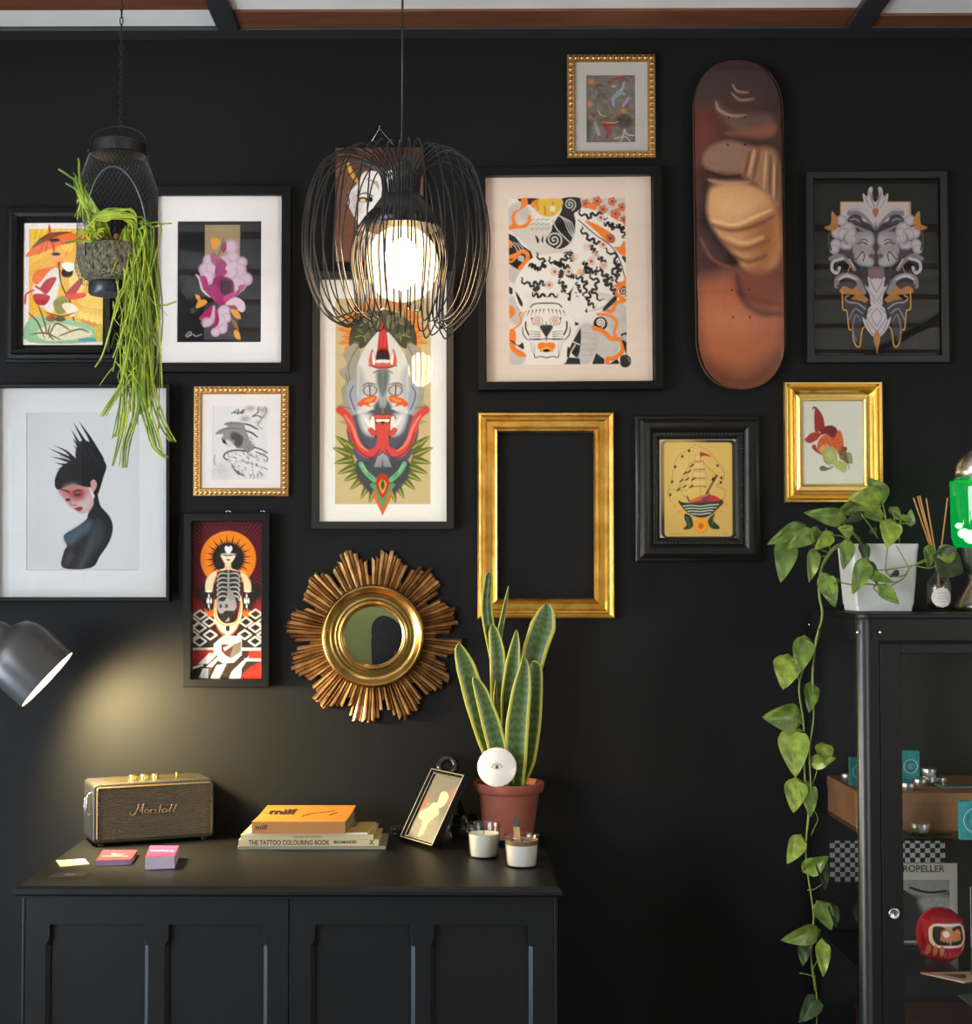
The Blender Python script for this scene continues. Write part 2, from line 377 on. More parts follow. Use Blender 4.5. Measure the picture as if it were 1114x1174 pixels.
def door(xa, xb, panels):
    b = B(); y0 = -df-oy; zt = cz-.002; zb_ = .09; zr = Wp(300, 1060, df).z
    edges = [xa]
    for p, q in panels: edges += [p, q]
    edges.append(xb)
    b.box(xa, xb, y0+.012, y0+.017, zb_, zt)                       # recessed panels
    b.box(xa, xb, y0, y0+.012, zr, zt); b.box(xa, xb, y0, y0+.012, zb_, zb_+.07)
    for i in range(0, len(edges), 2):
        a, c = edges[i], edges[i+1]; la = i > 0; lc = i < len(edges)-2; vs = []
        for z, ch in ((zr, .0002), (zr-.026, .0002), (zr-.042, .008), (zb_+.11, .008), (zb_+.095, .0002), (zb_+.07, .0002)):
            ca = ch if la else 0.0002; cc = ch if lc else .0002
            vs += [(a, y0+.012, z), (a, y0+ca, z), (a+ca, y0, z), (c-cc, y0, z), (c, y0+cc, z), (c, y0+.012, z)]
        fs = []
        for j in range(5): fs += [(j*6+n, j*6+(n+1) % 6, (j+1)*6+(n+1) % 6, (j+1)*6+n) for n in range(6)]
        b.add(vs, fs)
    return b.obj('door', M_sb, t)
X = lambda px: Wp(px, 1120, df).x-ox
door(cl+.007, X(330.3), [(X(56.5), X(165)), (X(193), X(301.5))])
door(X(331.8), cr-.007, [(X(361), X(471)), (X(497.5), X(606))])
# ============================================================= PICTURES
def frame_mesh(b, x0, x1, z0, z1, prof, mi=0):
    vs = []
    for u, h in prof: vs += [(x0+u, -h, z0+u), (x1-u, -h, z0+u), (x1-u, -h, z1-u), (x0+u, -h, z1-u)]
    n = len(prof); fs = []
    for i in range(n-1): fs += [(i*4+j, i*4+(j+1) % 4, (i+1)*4+(j+1) % 4, (i+1)*4+j) for j in range(4)]
    fs += [((n-1)*4+j, (n-1)*4+(j+1) % 4, (j+1) % 4, j) for j in range(4)]
    b.add(vs, fs, mi)
class Pic:
    def __init__(s, label, rect, prof, m, cat='picture', name='framed_picture', gap=.003, tilt=0, rot=0, pw=None, beads=None, href=.02):
        x0, y0, x1, y1 = rect; c = Wp((x0+x1)/2, (y0+y1)/2, href); s.c = c; s.h = href
        s.root = thing(name, label, cat, (c.x, -gap, c.z), rx=math.radians(tilt), ry=math.radians(rot))
        s.L = lambda px, py: ((lambda q: (q.x-c.x, q.z-c.z))(Wp(px, py, s.h)))
        a = s.L(x0, y1); d = s.L(x1, y0); k = kpp(href)
        s.ext = (a[0], d[0], a[1], d[1]); b = B(); P = [(u*k, h) for u, h in prof]
        frame_mesh(b, a[0], d[0], a[1], d[1], P)
        if beads:
            u, h, r, pit, kind = beads; u *= k; r *= k; pit *= k
            for ax in (0, 1):
                lo, hi = ((a[0]+u, d[0]-u), (a[1]+u, d[1]-u))[ax]; n = max(2, round((hi-lo)/pit))
                for side in (0, 1):
                    o_ = ((a[1]+u, d[1]-u) if ax == 0 else (a[0]+u, d[0]-u))[side]
                    for i in range(n+1 if ax == 0 else n):
                        if ax == 1 and i == 0: continue
                        q = lo+(hi-lo)*i/n; pos = (q, -h, o_) if ax == 0 else (o_, -h, q)
                        s3 = (.46*pit/r, .8, 1) if ax == 0 else (1, .8, .46*pit/r)
                        b.sph(pos, r, 8, 0, s3)
        s.frame = b.obj('frame', m, s.root, smooth=bool(beads), auto=35 if beads else None)
        s.in_ = P[-1][0]
    def back(s, h0=0.0005, h1=.004, m=None):
        b = B(); i = .003; b.box(s.ext[0]+i, s.ext[1]-i, -h1, -h0, s.ext[2]+i, s.ext[3]-i); b.obj('backing', m or M_back, s.root); return s
    def mount(s, o, i, h, m=None):
        (x0, z1), (x1, z0) = s.L(o[0], o[1]), s.L(o[2], o[3]); (u0, w1), (u1, w0) = s.L(i[0], i[1]), s.L(i[2], i[3]); e = .0015
        V = [(x0, -h, z0), (x1, -h, z0), (x1, -h, z1), (x0, -h, z1), (u0, -h, w0), (u1, -h, w0), (u1, -h, w1), (u0, -h, w1), (u0+e, -h+e, w0+e), (u1-e, -h+e, w0+e), (u1-e, -h+e, w1-e), (u0+e, -h+e, w1-e)]
        b = B(); b.add(V, [(j, (j+1) % 4, 4+(j+1) % 4, 4+j) for j in range(4)]+[(4+j, 4+(j+1) % 4, 8+(j+1) % 4, 8+j) for j in range(4)]); b.obj('mount', m or M_matb, s.root)
    def glass(s, rect, h, m=None):
        (x0, z1), (x1, z0) = s.L(rect[0], rect[1]), s.L(rect[2], rect[3]); b = B(); b.add([(x0, -h, z0), (x1, -h, z0), (x1, -h, z1), (x0, -h, z1)], [(0, 1, 2, 3)]); b.obj('glass', m or M_glass, s.root, fix=False)
def flat(w, d, lip=.5): return [(0, 0), (0, d-.002), (.8, d), (w-.8, d), (w, d-.002), (w, .002)]
# ============================================================= PICTURE 1 : orange umbrella print
P = Pic('black frame with an orange print of a figure under a parasol, behind the hanging plant', (5, 235, 138, 415),
        [(0, 0), (0, .012), (3, .014), (4, .02), (8, .021), (10, .028), (14, .026), (17, .018), (20, .012), (20, .003)], M_blk)
P.back()
A = Art(26, 254, 126, 397, (226, 216, 212), 1.15).T(4.695, 0, 200)
A.f((222, 166, 48), [152, 288, 570, 288, 566, 897, 152, 897], 0)
for i in range(9): A.f((238, 192, 60), [160, 480, 165+i*34, 288, 182+i*34, 288], 0, a=.8)
A.f((236, 150, 40), [400, 430, 570, 400, 570, 560, 420, 600], a=.7)
for c in ((200, 380), (480, 400), (530, 480), (420, 470), (190, 560), (350, 380)): A.spiral((246, 200, 84), *c, 34, 7)
A.f((236, 196, 110), [380, 480, 440, 470, 470, 560, 420, 640, 370, 600]); A.f((232, 186, 92), [420, 640, 540, 650, 560, 720, 430, 700])
A.f((240, 104, 40), [132, 436, 190, 370, 260, 320, 340, 305, 405, 318, 400, 345, 340, 372, 250, 405, 180, 432]); A.f((116, 70, 36), [165, 392, 210, 340, 275, 308, 380, 306, 300, 328, 230, 362])
A.f((238, 120, 50), [410, 318, 455, 330, 440, 360, 400, 372]); A.f((200, 60, 30), [252, 300, 258, 262, 270, 300])
for q in (200, 240, 290, 340): A.s((160, 60, 24), [262, 300, q, 430-(q-200)*.4], 4)
A.s((190, 70, 30), [270, 350, 290, 420, 300, 470], 12); A.e((232, 150, 90), 300, 440, 26, 34); A.e((40, 26, 22), 285, 350, 30, 10); A.e((40, 26, 22), 295, 425, 24, 9)
A.f((236, 118, 60), [300, 470, 350, 440, 356, 400, 330, 470, 300, 500])
A.f((216, 208, 196), [180, 590, 230, 520, 300, 500, 320, 560, 300, 660, 280, 740, 210, 700, 176, 640])
A.f((236, 112, 50), [168, 560, 200, 510, 300, 490, 260, 520, 200, 590]); A.f((172, 34, 52), [210, 610, 250, 560, 300, 555, 250, 640, 215, 620]); A.s((180, 30, 50), [190, 600, 240, 620, 280, 560], 12)
A.s((200, 50, 50), [134, 690, 140, 640, 180, 620], 10); A.f((176, 40, 50), [180, 640, 265, 650, 240, 700, 190, 690])
A.f((36, 32, 34), [325, 520, 360, 485, 388, 500, 380, 545, 340, 550]); A.f((230, 222, 210), [325, 480, 370, 470, 400, 500, 360, 520])
A.s((60, 36, 28), [312, 470, 320, 560, 340, 620, 380, 700, 398, 820], 8); A.f((172, 60, 70), [350, 640, 420, 560, 440, 575, 385, 660]); A.f((214, 70, 50), [350, 640, 455, 636, 440, 662, 370, 670])
A.f((136, 130, 70), [285, 680, 340, 650, 370, 700, 340, 745, 300, 740]); A.f((226, 212, 180), [330, 700, 380, 690, 430, 740, 380, 760])
A.f((216, 176, 90), [395, 760, 440, 720, 560, 750, 566, 830, 470, 800]); A.f((190, 130, 50), [420, 770, 560, 810, 560, 835, 470, 810], a=.8)
for q in range(5): A.f((236, 196, 96), [415+q*30, 740+q*8, 445+q*30, 735+q*8, 440+q*30, 775+q*9, 420+q*30, 770+q*9])
A.f((142, 182, 140), [152, 780, 260, 760, 380, 780, 520, 830, 500, 897, 152, 897]); A.f((210, 204, 170), [200, 840, 300, 800, 460, 830, 490, 860, 400, 885, 240, 890]); A.f((84, 148, 150), [420, 880, 510, 876, 520, 897, 420, 897], 0)
A.f((196, 170, 70), [500, 820, 566, 800, 566, 897, 515, 897], 0)
for p in ([150, 740, 200, 790, 240, 880], [200, 690, 240, 800, 250, 860], [240, 740, 330, 760, 400, 740], [260, 880, 300, 800, 380, 840], [270, 800, 260, 850, 290, 890], [310, 870, 420, 830, 480, 850], [160, 860, 240, 850, 330, 890]): A.s((92, 72, 52), p, 9, tp=2)
A.e((150, 84, 44), 270, 772, 26, 18); A.e((90, 80, 50), 320, 775, 30, 14); A.grain(.08)
A.build('artwork', P.root, P.L, .0085); P.glass((24, 252, 128, 399), .0105)
# ============================================================= PICTURE 2 : peony print
P = Pic('black frame with wide white mount around a pink peony on a dark panel', (168, 213, 334, 427), flat(11, .024), M_blk); P.back()
P.mount((178, 223, 325, 420), (202.5, 252, 299, 392), .0085)
A = Art(201, 251, 300, 393, (28, 28, 28), .95).T(5.103, 180, 200)
A.f((158, 136, 102), [275, 290, 480, 290, 478, 700, 276, 700], 0); A.f((74, 68, 72), [273, 760, 470, 700, 470, 962, 272, 962], 0)
A.f((30, 30, 30), [272, 640, 360, 640, 360, 700, 272, 760], fe=8)
pk = (206, 178, 192); pd = (176, 138, 160)
for x, y, r in ((428, 420, 36), (395, 500, 26), (430, 500, 40), (492, 510, 28), (470, 560, 46), (515, 610, 36), (415, 560, 50), (300, 500, 32), (278, 550, 34), (320, 540, 40), (290, 600, 40), (400, 600, 44), (470, 640, 44), (440, 480, 30)):
    A.e(pd, x, y+2, r+2, r+2, a=.9); A.e(pk, x-1, y-3, r-3, r-3, fe=2.5)
A.f((226, 152, 60), [312, 372, 350, 368, 364, 395, 340, 432, 316, 425]); A.s((90, 50, 30), [385, 370, 365, 440, 350, 480], 5); A.f((150, 50, 90), [372, 420, 395, 385, 402, 430, 378, 455])
A.f((168, 92, 128), [306, 470, 325, 450, 350, 480, 345, 530, 318, 515]); A.f((158, 72, 112), [350, 490, 395, 505, 408, 560, 375, 600, 335, 580])
for x, y, r in ((398, 545, 22), (425, 525, 22), (420, 570, 24)): A.e((212, 186, 198), x+16, y, r-4)
A.f((148, 36, 92), [330, 600, 380, 590, 440, 620, 450, 690, 470, 670, 500, 650, 460, 710, 420, 740, 370, 760, 330, 730, 300, 690, 320, 640]); A.f((60, 24, 40), [365, 620, 420, 610, 440, 660, 420, 700, 375, 690], fe=3)
for x in (375, 390, 405, 420): A.s((34, 20, 26), [x, 690, x+4, 620], 5)
A.f((164, 40, 100), [300, 660, 340, 650, 380, 700, 400, 730, 370, 755, 330, 735]); A.f((182, 60, 120), [385, 715, 430, 690, 470, 690, 420, 735, 392, 745])
A.s((205, 180, 190), [222, 578, 246, 610, 262, 670, 310, 715], 14, tp=2); A.f((160, 40, 96), [246, 596, 280, 592, 298, 640, 300, 690, 270, 660]); A.f((170, 90, 130), [470, 650, 510, 640, 490, 680])
A.f((214, 190, 200), [395, 755, 450, 715, 500, 738, 512, 780, 495, 802, 470, 790, 440, 765]); A.f((150, 50, 90), [420, 770, 450, 760, 470, 790, 440, 800])
A.f((202, 172, 186), [265, 880, 330, 760, 334, 840, 310, 878]); A.f((168, 36, 92), [243, 838, 300, 778, 322, 770, 310, 830, 285, 850]); A.e(pk, 290, 860, 28, 24, fe=2)
for x, y, r in ((390, 800, 36), (400, 835, 28), (375, 880, 32), (380, 900, 26), (340, 920, 24), (360, 850, 34)): A.e(pd, x, y, r+2); A.e((212, 186, 198), x, y-2, r-3, fe=2)
A.f((158, 40, 92), [338, 775, 362, 840, 350, 880, 330, 880, 336, 830])
og = (222, 150, 62)
A.f(og, [226, 775, 240, 735, 275, 728, 290, 745, 262, 768]); A.f(og, [220, 700, 240, 702, 252, 722, 235, 732])
A.f(og, [428, 785, 470, 795, 486, 840, 450, 830]); A.f((190, 112, 50), [430, 830, 455, 860, 475, 905, 445, 880]); A.f(og, [446, 915, 470, 905, 486, 960, 455, 950]); A.s((110, 60, 30), [420, 790, 440, 850, 470, 910], 5)
A.s((200, 200, 196), [165, 940, 185, 918, 200, 922, 172, 948, 210, 930, 222, 942, 260, 932], 3)
A.build('artwork', P.root, P.L, .0065); P.glass((179, 224, 325, 419), .0115)
# ============================================================= PICTURE 3 : mirrored beauty print in black
P = Pic('black frame with symmetrical grey and gold faces on black, right of the skateboard deck', (925, 196, 1086, 416), flat(9, .02), mat('near_black_frame', (.003, .003, .0033), .4, srgb=False)); P.back()
A = Art(933, 205, 1078, 408, (17, 16, 15), .85).T(5.725, 940, 205)
for y0_, y1_, c in ((532, 565, (31, 29, 29)), (590, 640, (35, 33, 33)), (712, 722, (40, 38, 37))): A.f(c, [-40, y0_, 790, y0_, 790, y1_, -40, y1_], 0, fe=2)  # paler bands painted in as reflections across the glass
A.f((196, 180, 176), [142, 150, 602, 150, 602, 330, 142, 330], 0); A.f((60, 54, 56), [240, 330, 500, 330, 480, 600, 260, 600], fe=4)
A.mx = 375
A.s((206, 150, 50), [375, 148, 142, 148, 142, 260], 6, 0)
gw = (196, 182, 184); gm = (132, 122, 126); gd = (66, 58, 64)
A.f(gm, [375, 330, 330, 250, 280, 200, 230, 190, 188, 210, 190, 240, 240, 235, 300, 260, 340, 310]); A.s(gw, [370, 310, 320, 240, 260, 200, 200, 205], 12, tp=2)
A.f(gd, [185, 260, 230, 228, 275, 240, 290, 270, 330, 290, 362, 330, 350, 370, 300, 380, 250, 350, 200, 300]); A.s(gm, [230, 300, 290, 330, 350, 350], 18, tp=2); A.s((150, 140, 144), [200, 265, 240, 260, 270, 280], 10, tp=2)
A.f((154, 142, 144), [250, 350, 345, 350, 362, 400, 350, 440, 365, 480, 350, 510, 358, 550, 330, 572, 260, 560, 215, 500, 220, 440], fe=1.5); A.f((180, 168, 170), [290, 380, 345, 370, 352, 420, 310, 440, 280, 410], fe=3)
A.f((180, 170, 172), [250, 500, 300, 480, 350, 540, 330, 566, 280, 552], fe=3)
A.s((50, 42, 48), [268, 400, 300, 392, 318, 405], 7); A.s((46, 38, 44), [250, 425, 285, 412, 316, 428], 9); A.f((120, 84, 96), [325, 500, 345, 484, 362, 496, 360, 516, 340, 520]); A.s((50, 36, 44), [328, 502, 362, 500], 3)
A.s((60, 52, 58), [215, 450, 215, 500, 240, 525, 262, 500, 285, 475, 298, 500, 288, 535], 8)
for x, y, r in ((150, 270, 34), (120, 350, 38), (110, 430, 34), (100, 460, 30), (195, 330, 44), (210, 390, 38), (180, 430, 38), (160, 360, 40), (215, 350, 30)): A.e(gm, x, y, r+3); A.e(gw, x-3, y-3, r-4, fe=2.2)
A.e((120, 108, 110), 186, 390, 30, 38, fe=2); A.e((208, 196, 194), 196, 385, 24, 30, fe=1.5); A.ring((110, 98, 104), 190, 388, 22, 4); A.e((196, 160, 130), 190, 390, 10, 14)
A.f((180, 122, 62), [32, 312, 75, 290, 82, 210, 112, 240, 125, 280, 110, 330, 60, 332])
A.s((70, 60, 66), [70, 340, 60, 400, 75, 460], 14); A.f(gd, [130, 470, 200, 460, 230, 500, 200, 530, 150, 520], fe=2)
A.s(gm, [70, 520, 130, 500, 190, 540, 230, 590], 26); A.s(gw, [150, 520, 90, 540, 80, 590, 110, 615, 130, 580], 20); A.s(gd, [120, 545, 105, 575, 120, 600], 8)
A.s((200, 186, 186), [230, 580, 205, 540, 195, 520], 9, tp=2); A.s((176, 116, 60), [180, 620, 200, 570, 196, 540], 8, tp=2)
A.s(gm, [110, 700, 120, 650, 180, 630, 250, 660, 290, 740], 34); A.s(gw, [120, 660, 180, 632, 250, 660], 18, tp=2); A.f((60, 52, 56), [120, 690, 200, 670, 240, 710, 130, 714])
A.s((104, 94, 100), [280, 580, 300, 640, 270, 680], 20, tp=2); A.f((50, 40, 46), [270, 600, 320, 580, 320, 700, 290, 690], fe=2)
A.f((176, 116, 58), [128, 734, 160, 700, 215, 720, 250, 690, 270, 740, 320, 790, 280, 810, 205, 790, 230, 760, 160, 752])
A.f(gw, [318, 640, 345, 655, 375, 660, 375, 840, 340, 830, 330, 760, 300, 700, 325, 705]); A.s(gm, [300, 690, 340, 750, 372, 800], 5); A.s(gd, [330, 650, 350, 700, 373, 740], 4); A.s((176, 120, 70), [330, 790, 352, 800, 376, 840], 5)
A.s((214, 160, 56), [148, 734, 150, 850, 176, 864, 190, 980, 210, 990, 222, 1060, 240, 1096, 262, 1090, 275, 1000, 290, 968], 7)
A.f((56, 50, 54), [160, 790, 300, 810, 290, 900, 240, 1070, 200, 960, 190, 880]); A.s((158, 148, 152), [300, 850, 250, 815, 190, 806, 165, 780, 190, 762], 8); A.s(gm, [280, 880, 230, 850, 190, 920], 9); A.s((110, 100, 106), [270, 930, 235, 890, 215, 990, 240, 1060], 12, tp=2)
A.f(gw, [320, 850, 350, 830, 376, 830, 376, 1010, 350, 1030, 300, 970, 280, 905, 305, 920]); A.s(gm, [345, 850, 310, 890, 330, 940, 366, 990], 6); A.s(gd, [300, 920, 330, 990, 356, 1020], 4); A.s(gm, [372, 850, 340, 900, 372, 960], 6)
A.f((176, 118, 60), [376, 990, 352, 1040, 376, 1132, 380, 1132])
A.f(gw, [375, 180, 350, 200, 305, 170, 290, 92, 320, 110, 330, 60, 355, 50, 350, 110, 375, 160]); A.s(gd, [335, 80, 345, 120, 368, 180], 5); A.s(gm, [305, 110, 330, 170, 360, 190], 5); A.f((170, 104, 70), [376, 190, 352, 205, 374, 250]); A.s(gm, [362, 60, 352, 90, 366, 120], 5)
A.f((116, 104, 108), [322, 574, 376, 574, 376, 650, 345, 650, 322, 630], 0); A.f((160, 92, 62), [376, 570, 362, 610, 376, 640]); A.mx = None
A.s((82, 78, 76), [600, 1070, 620, 1050, 640, 1080, 600, 1090, 650, 1100], 3, a=.6)
A.build('artwork', P.root, P.L, .0085, rough=.5); P.glass((933, 205, 1078, 408), .0115)
# ============================================================= PICTURE 4 : tiger print
P = Pic('large black box frame with cream mount around an orange black and white tiger print', (547, 192, 758, 448), [(0, 0), (0, .031), (1, .033), (9, .033), (10, .031), (10, .003)], M_blk, rot=-.3); P.back()
A = Art(554, 200, 748, 441, (224, 200, 184), .96).T(4.191, 540, 180)
A.f((226, 214, 200), [182, 196, 748, 196, 748, 994, 182, 994], 0)
O = (238, 124, 34); K = (36, 32, 30); G = (196, 186, 176); W_ = (230, 220, 206)
for c in ((235, 270, 54), (215, 290, 50), (220, 560, 44), (205, 720, 50), (220, 760, 40), (215, 960, 40), (690, 770, 62), (720, 820, 46), (650, 900, 66), (710, 745, 46), (560, 850, 50), (550, 900, 50), (545, 950, 44)): A.e((178, 168, 160), *c, fe=3, a=.85); A.e(G, c[0]-4, c[1]-4, c[2]-8, fe=3)
A.f(K, [230, 196, 330, 196, 300, 225, 250, 215]); A.f(K, [182, 362, 215, 380, 245, 420, 290, 450, 300, 480, 270, 500, 230, 540, 182, 510], 0); A.f(K, [440, 196, 535, 196, 530, 250, 500, 270, 512, 330, 490, 390, 470, 420, 430, 440, 390, 430, 360, 400, 380, 350, 410, 300, 440, 250])
A.spiral((210, 200, 188), 480, 225, 30, 5); A.spiral((216, 206, 194), 402, 395, 40, 6)
for i in range(4): A.s((200, 192, 180), [415+i*14, 270+i*8, 450+i*12, 300+i*4, 470+i*10, 350, 496, 390-i*6], 4)
A.f((218, 176, 62), [300, 215, 340, 198, 436, 198, 440, 240, 400, 280, 350, 280, 310, 250]); A.f(O, [290, 230, 300, 210, 330, 200, 310, 240])
for i in range(14): A.e((190, 130, 40), 320+(i*37) % 110, 212+(i*23) % 60, 5)
A.e((228, 214, 170), 395, 245, 14, 16)
A.f((210, 198, 184), [190, 350, 240, 300, 290, 300, 380, 320, 390, 350, 360, 400, 400, 440, 480, 440, 500, 470, 350, 480, 300, 460, 250, 400])
for i in range(12): A.s((150, 140, 130), [290+(i % 4)*24, 300+(i//4)*22, 306+(i % 4)*24, 294+(i//4)*22], 4)
A.f(K, [310, 370, 330, 395, 322, 412]); A.f(K, [350, 375, 340, 395, 348, 410]); A.s(G, [395, 300, 420, 350, 480, 410], 6)
A.f(O, [182, 345, 182, 330, 200, 318, 196, 290, 205, 260, 240, 240, 245, 196, 272, 196, 270, 230, 222, 262, 214, 300, 235, 325, 270, 310, 278, 280, 292, 276, 288, 310, 262, 336, 220, 340]); A.f(O, [182, 395, 200, 410, 196, 430, 182, 428])
A.s(O, [182, 478, 215, 468, 245, 450, 270, 460, 272, 490, 250, 516, 236, 530], 20); A.spiral(W_, 240, 484, 16, 4); A.s(O, [182, 500, 200, 496, 225, 470], 10)
for q in (0, 16, 32): A.s((190, 180, 170), [190+q, 400+q*.3, 215+q, 430, 225+q, 450], 4)
A.f(G, [530, 196, 748, 196, 748, 330, 640, 260, 540, 250], 0)
for x, y, r in ((556, 222, 20), (612, 210, 22), (685, 212, 20), (732, 240, 20), (640, 250, 20), (700, 272, 24), (590, 235, 18), (740, 300, 18)):
    for a_ in range(5): A.e((206, 108, 68), x+r*.62*math.cos(a_*1.257), y+r*.62*math.sin(a_*1.257), r*.5)
    A.e(K, x, y, 5)
A.f(O, [560, 225, 600, 225, 610, 250, 575, 245]); A.f(O, [690, 290, 748, 320, 748, 335, 700, 310])
# body of the tiger
A.f(W_, [510, 280, 540, 246, 620, 260, 700, 300, 748, 350, 748, 600, 690, 640, 640, 720, 600, 750, 500, 770, 440, 700, 330, 690, 220, 620, 230, 560, 300, 480, 400, 460, 490, 440])
A.f(O, [552, 306, 580, 310, 640, 340, 690, 375, 696, 400, 660, 410, 610, 360]); A.f((180, 90, 60), [655, 372, 690, 375, 694, 410, 664, 408]); A.e(K, 673, 390, 6)
A.f(O, [742, 400, 748, 470, 725, 470, 690, 430, 720, 430]); A.f(K, [748, 480, 748, 510, 728, 480]); A.s(K, [520, 300, 600, 370, 680, 430, 720, 500, 745, 590], 5)
wl = ([420, 590, 450, 620, 440, 650], [585, 640, 560, 690, 600, 720], [330, 620, 300, 640], [540, 500, 560, 530, 540, 560], [610, 480, 640, 500, 630, 540], [660, 560, 650, 600, 690, 620], [440, 540, 430, 580], [700, 500, 715, 540, 700, 580], [515, 250, 560, 285, 610, 270, 660, 300], [640, 320, 680, 325, 690, 350], [700, 330, 730, 340, 742, 390], [530, 335, 560, 380, 610, 410, 640, 420], [310, 460, 350, 500, 340, 530, 275, 515], [370, 480, 410, 510, 460, 480, 455, 455], [400, 500, 440, 520, 480, 530], [235, 580, 280, 610, 330, 600, 360, 612], [640, 440, 700, 480, 690, 560, 720, 610],
      [500, 570, 550, 600, 545, 670], [560, 560, 610, 600, 590, 650, 635, 690], [480, 450, 490, 500], [600, 530, 650, 570, 690, 590], [520, 560, 575, 545, 610, 560], [505, 600, 520, 640, 505, 680], [640, 600, 690, 640, 700, 680], [290, 655, 340, 665, 420, 662], [280, 510, 330, 540], [575, 420, 610, 470], [460, 560, 500, 575])
for l in wl: A.wig(K, l, 13, 8, 9)
A.f(K, [495, 690, 520, 690, 530, 712, 556, 722, 558, 748, 535, 730, 510, 715]); A.s(G, [560, 740, 640, 720, 700, 670], 10, tp=2)
for x, y in ((628, 290), (638, 420), (580, 500), (403, 549), (470, 549), (376, 612), (392, 688), (640, 520)):
    A.e(K, x, y, 19, fe=.3, a=.55); A.e(W_, x, y, 16); A.e((232, 132, 84), x, y, 11); A.e((150, 36, 26), x+2, y, 5)
for x, y in ((560, 430), (500, 480), (640, 520), (600, 470), (530, 552)): A.e((222, 180, 160), x, y, 18, a=.6)
A.e((236, 176, 90), 525, 550, 14, a=.8)
for q in range(9): A.s((150, 142, 134), [600+q*10, 640+q*3, 640+q*8, 690], 2)
# right flames and clouds
A.s(O, [748, 620, 700, 620, 740, 600, 748, 580], 16); A.spiral(K, 735, 645, 24, 7); A.s(O, [705, 660, 740, 690, 700, 700, 680, 740, 650, 735], 18); A.s(O, [748, 600, 700, 650, 735, 690], 12); A.f(K, [690, 670, 700, 690, 640, 740, 640, 720])
A.s(O, [610, 755, 660, 760, 700, 790, 690, 840, 700, 870], 14); A.e(K, 622, 800, 34, 34); A.spiral(W_, 622, 795, 22, 6); A.s(O, [590, 820, 640, 840, 670, 870, 720, 880, 728, 930, 690, 965, 655, 970, 655, 994], 22)
A.f(K, [748, 840, 720, 850, 725, 880, 740, 930, 748, 960], 0); A.f(K, [580, 994, 600, 940, 640, 970, 640, 994], 0); A.f(K, [660, 994, 700, 970, 720, 994], 0); A.spiral(W_, 738, 870, 16, 4)
A.f(K, [480, 900, 520, 830, 528, 830, 526, 900, 510, 960, 475, 930]); A.f(K, [430, 994, 470, 960, 520, 965, 525, 994], 0); A.s(W_, [478, 880, 520, 900], 5); A.s(W_, [470, 950, 500, 900], 5); A.f(K, [458, 910, 476, 920, 472, 955, 460, 960]); A.f(K, [500, 790, 520, 800, 500, 808, 480, 785])
for q in range(5): A.s((150, 140, 132), [530, 840+q*28, 600, 850+q*24], 3, a=.7)
# left lower flames
A.f(O, [182, 715, 205, 720, 210, 750, 182, 770]); A.f(O, [182, 830, 205, 825, 215, 860, 212, 910, 250, 935, 268, 958, 220, 950, 182, 905]); A.s(O, [200, 825, 240, 790, 232, 750, 262, 740], 8); A.f(K, [182, 875, 200, 880, 225, 900, 250, 885, 250, 920, 215, 900]); A.f(K, [182, 620, 200, 630, 198, 655, 182, 650])
# head
A.f(W_, [268, 740, 300, 690, 360, 670, 430, 690, 470, 750, 500, 800, 470, 850, 460, 930, 440, 994, 280, 994, 262, 930, 240, 860, 245, 790])
A.f(W_, [200, 640, 230, 620, 262, 660, 270, 720, 240, 740]); A.f(K, [212, 640, 245, 690, 246, 715, 230, 700]); A.f(W_, [450, 700, 470, 640, 500, 610, 520, 650, 560, 700, 530, 760, 470, 750]); A.f(K, [495, 620, 470, 650, 452, 650, 472, 665, 462, 680, 478, 690, 484, 650]); A.e(K, 505, 650, 4); A.e(K, 512, 668, 4)
A.mx = 361
A.s(K, [361, 700, 330, 700, 300, 705, 285, 720], 6); A.s(K, [262, 790, 262, 820, 275, 850], 8); A.s(K, [246, 810, 250, 850, 275, 880], 6, tp=2)
for i in range(5): A.s(K, [350-i*18, 728+i*2, 346-i*20, 750+i*4], 6, tp=1)
A.s(K, [290, 770, 300, 800], 6); A.e(K, 318, 785, 28, 22, fe=.4, a=.7); A.e(W_, 318, 785, 24, 19); A.e((228, 130, 96), 318, 785, 15); A.e(W_, 318, 785, 9); A.e((150, 60, 40), 318, 785, 4)
A.f((70, 64, 60), [361, 808, 335, 806, 330, 818, 350, 850, 361, 862]); A.f(K, [361, 820, 340, 818, 361, 858])
for i in range(4): A.s(K, [330, 840+i*10, 290, 835+i*12, 275, 845+i*12], 4, tp=1)
A.s(K, [361, 870, 320, 875, 280, 872], 5); A.s(K, [361, 962, 330, 955, 305, 960, 300, 920, 285, 880], 5); A.f((222, 212, 200), [282, 880, 305, 885, 308, 940, 295, 930]); A.s((90, 84, 80), [283, 885, 297, 940, 306, 900], 2)
A.f(O, [361, 892, 325, 890, 318, 905, 325, 930, 361, 930]); A.f(W_, [318, 925, 328, 922, 325, 950]); A.mx = None
A.f((246, 190, 60), [335, 925, 361, 910, 388, 925, 361, 935]); A.e(K, 361, 927, 18, 8); A.s(K, [361, 862, 361, 880], 4); A.s(K, [361, 790, 361, 808], 4)
A.f((224, 204, 184), [100, 100, 182, 100, 182, 1090, 100, 1090], 0); A.f((224, 204, 184), [748, 100, 870, 100, 870, 1090, 748, 1090], 0); A.f((224, 204, 184), [60, 995, 870, 995, 870, 1090, 60, 1090], 0)
A.e(K, 740, 980, 29, 31); A.s((160, 150, 140), [752, 962, 764, 985], 3); A.s(W_, [712, 960, 714, 996], 4)
A.build('artwork', P.root, P.L, .0085, rough=.7); P.glass((554, 199, 749, 442), .024)
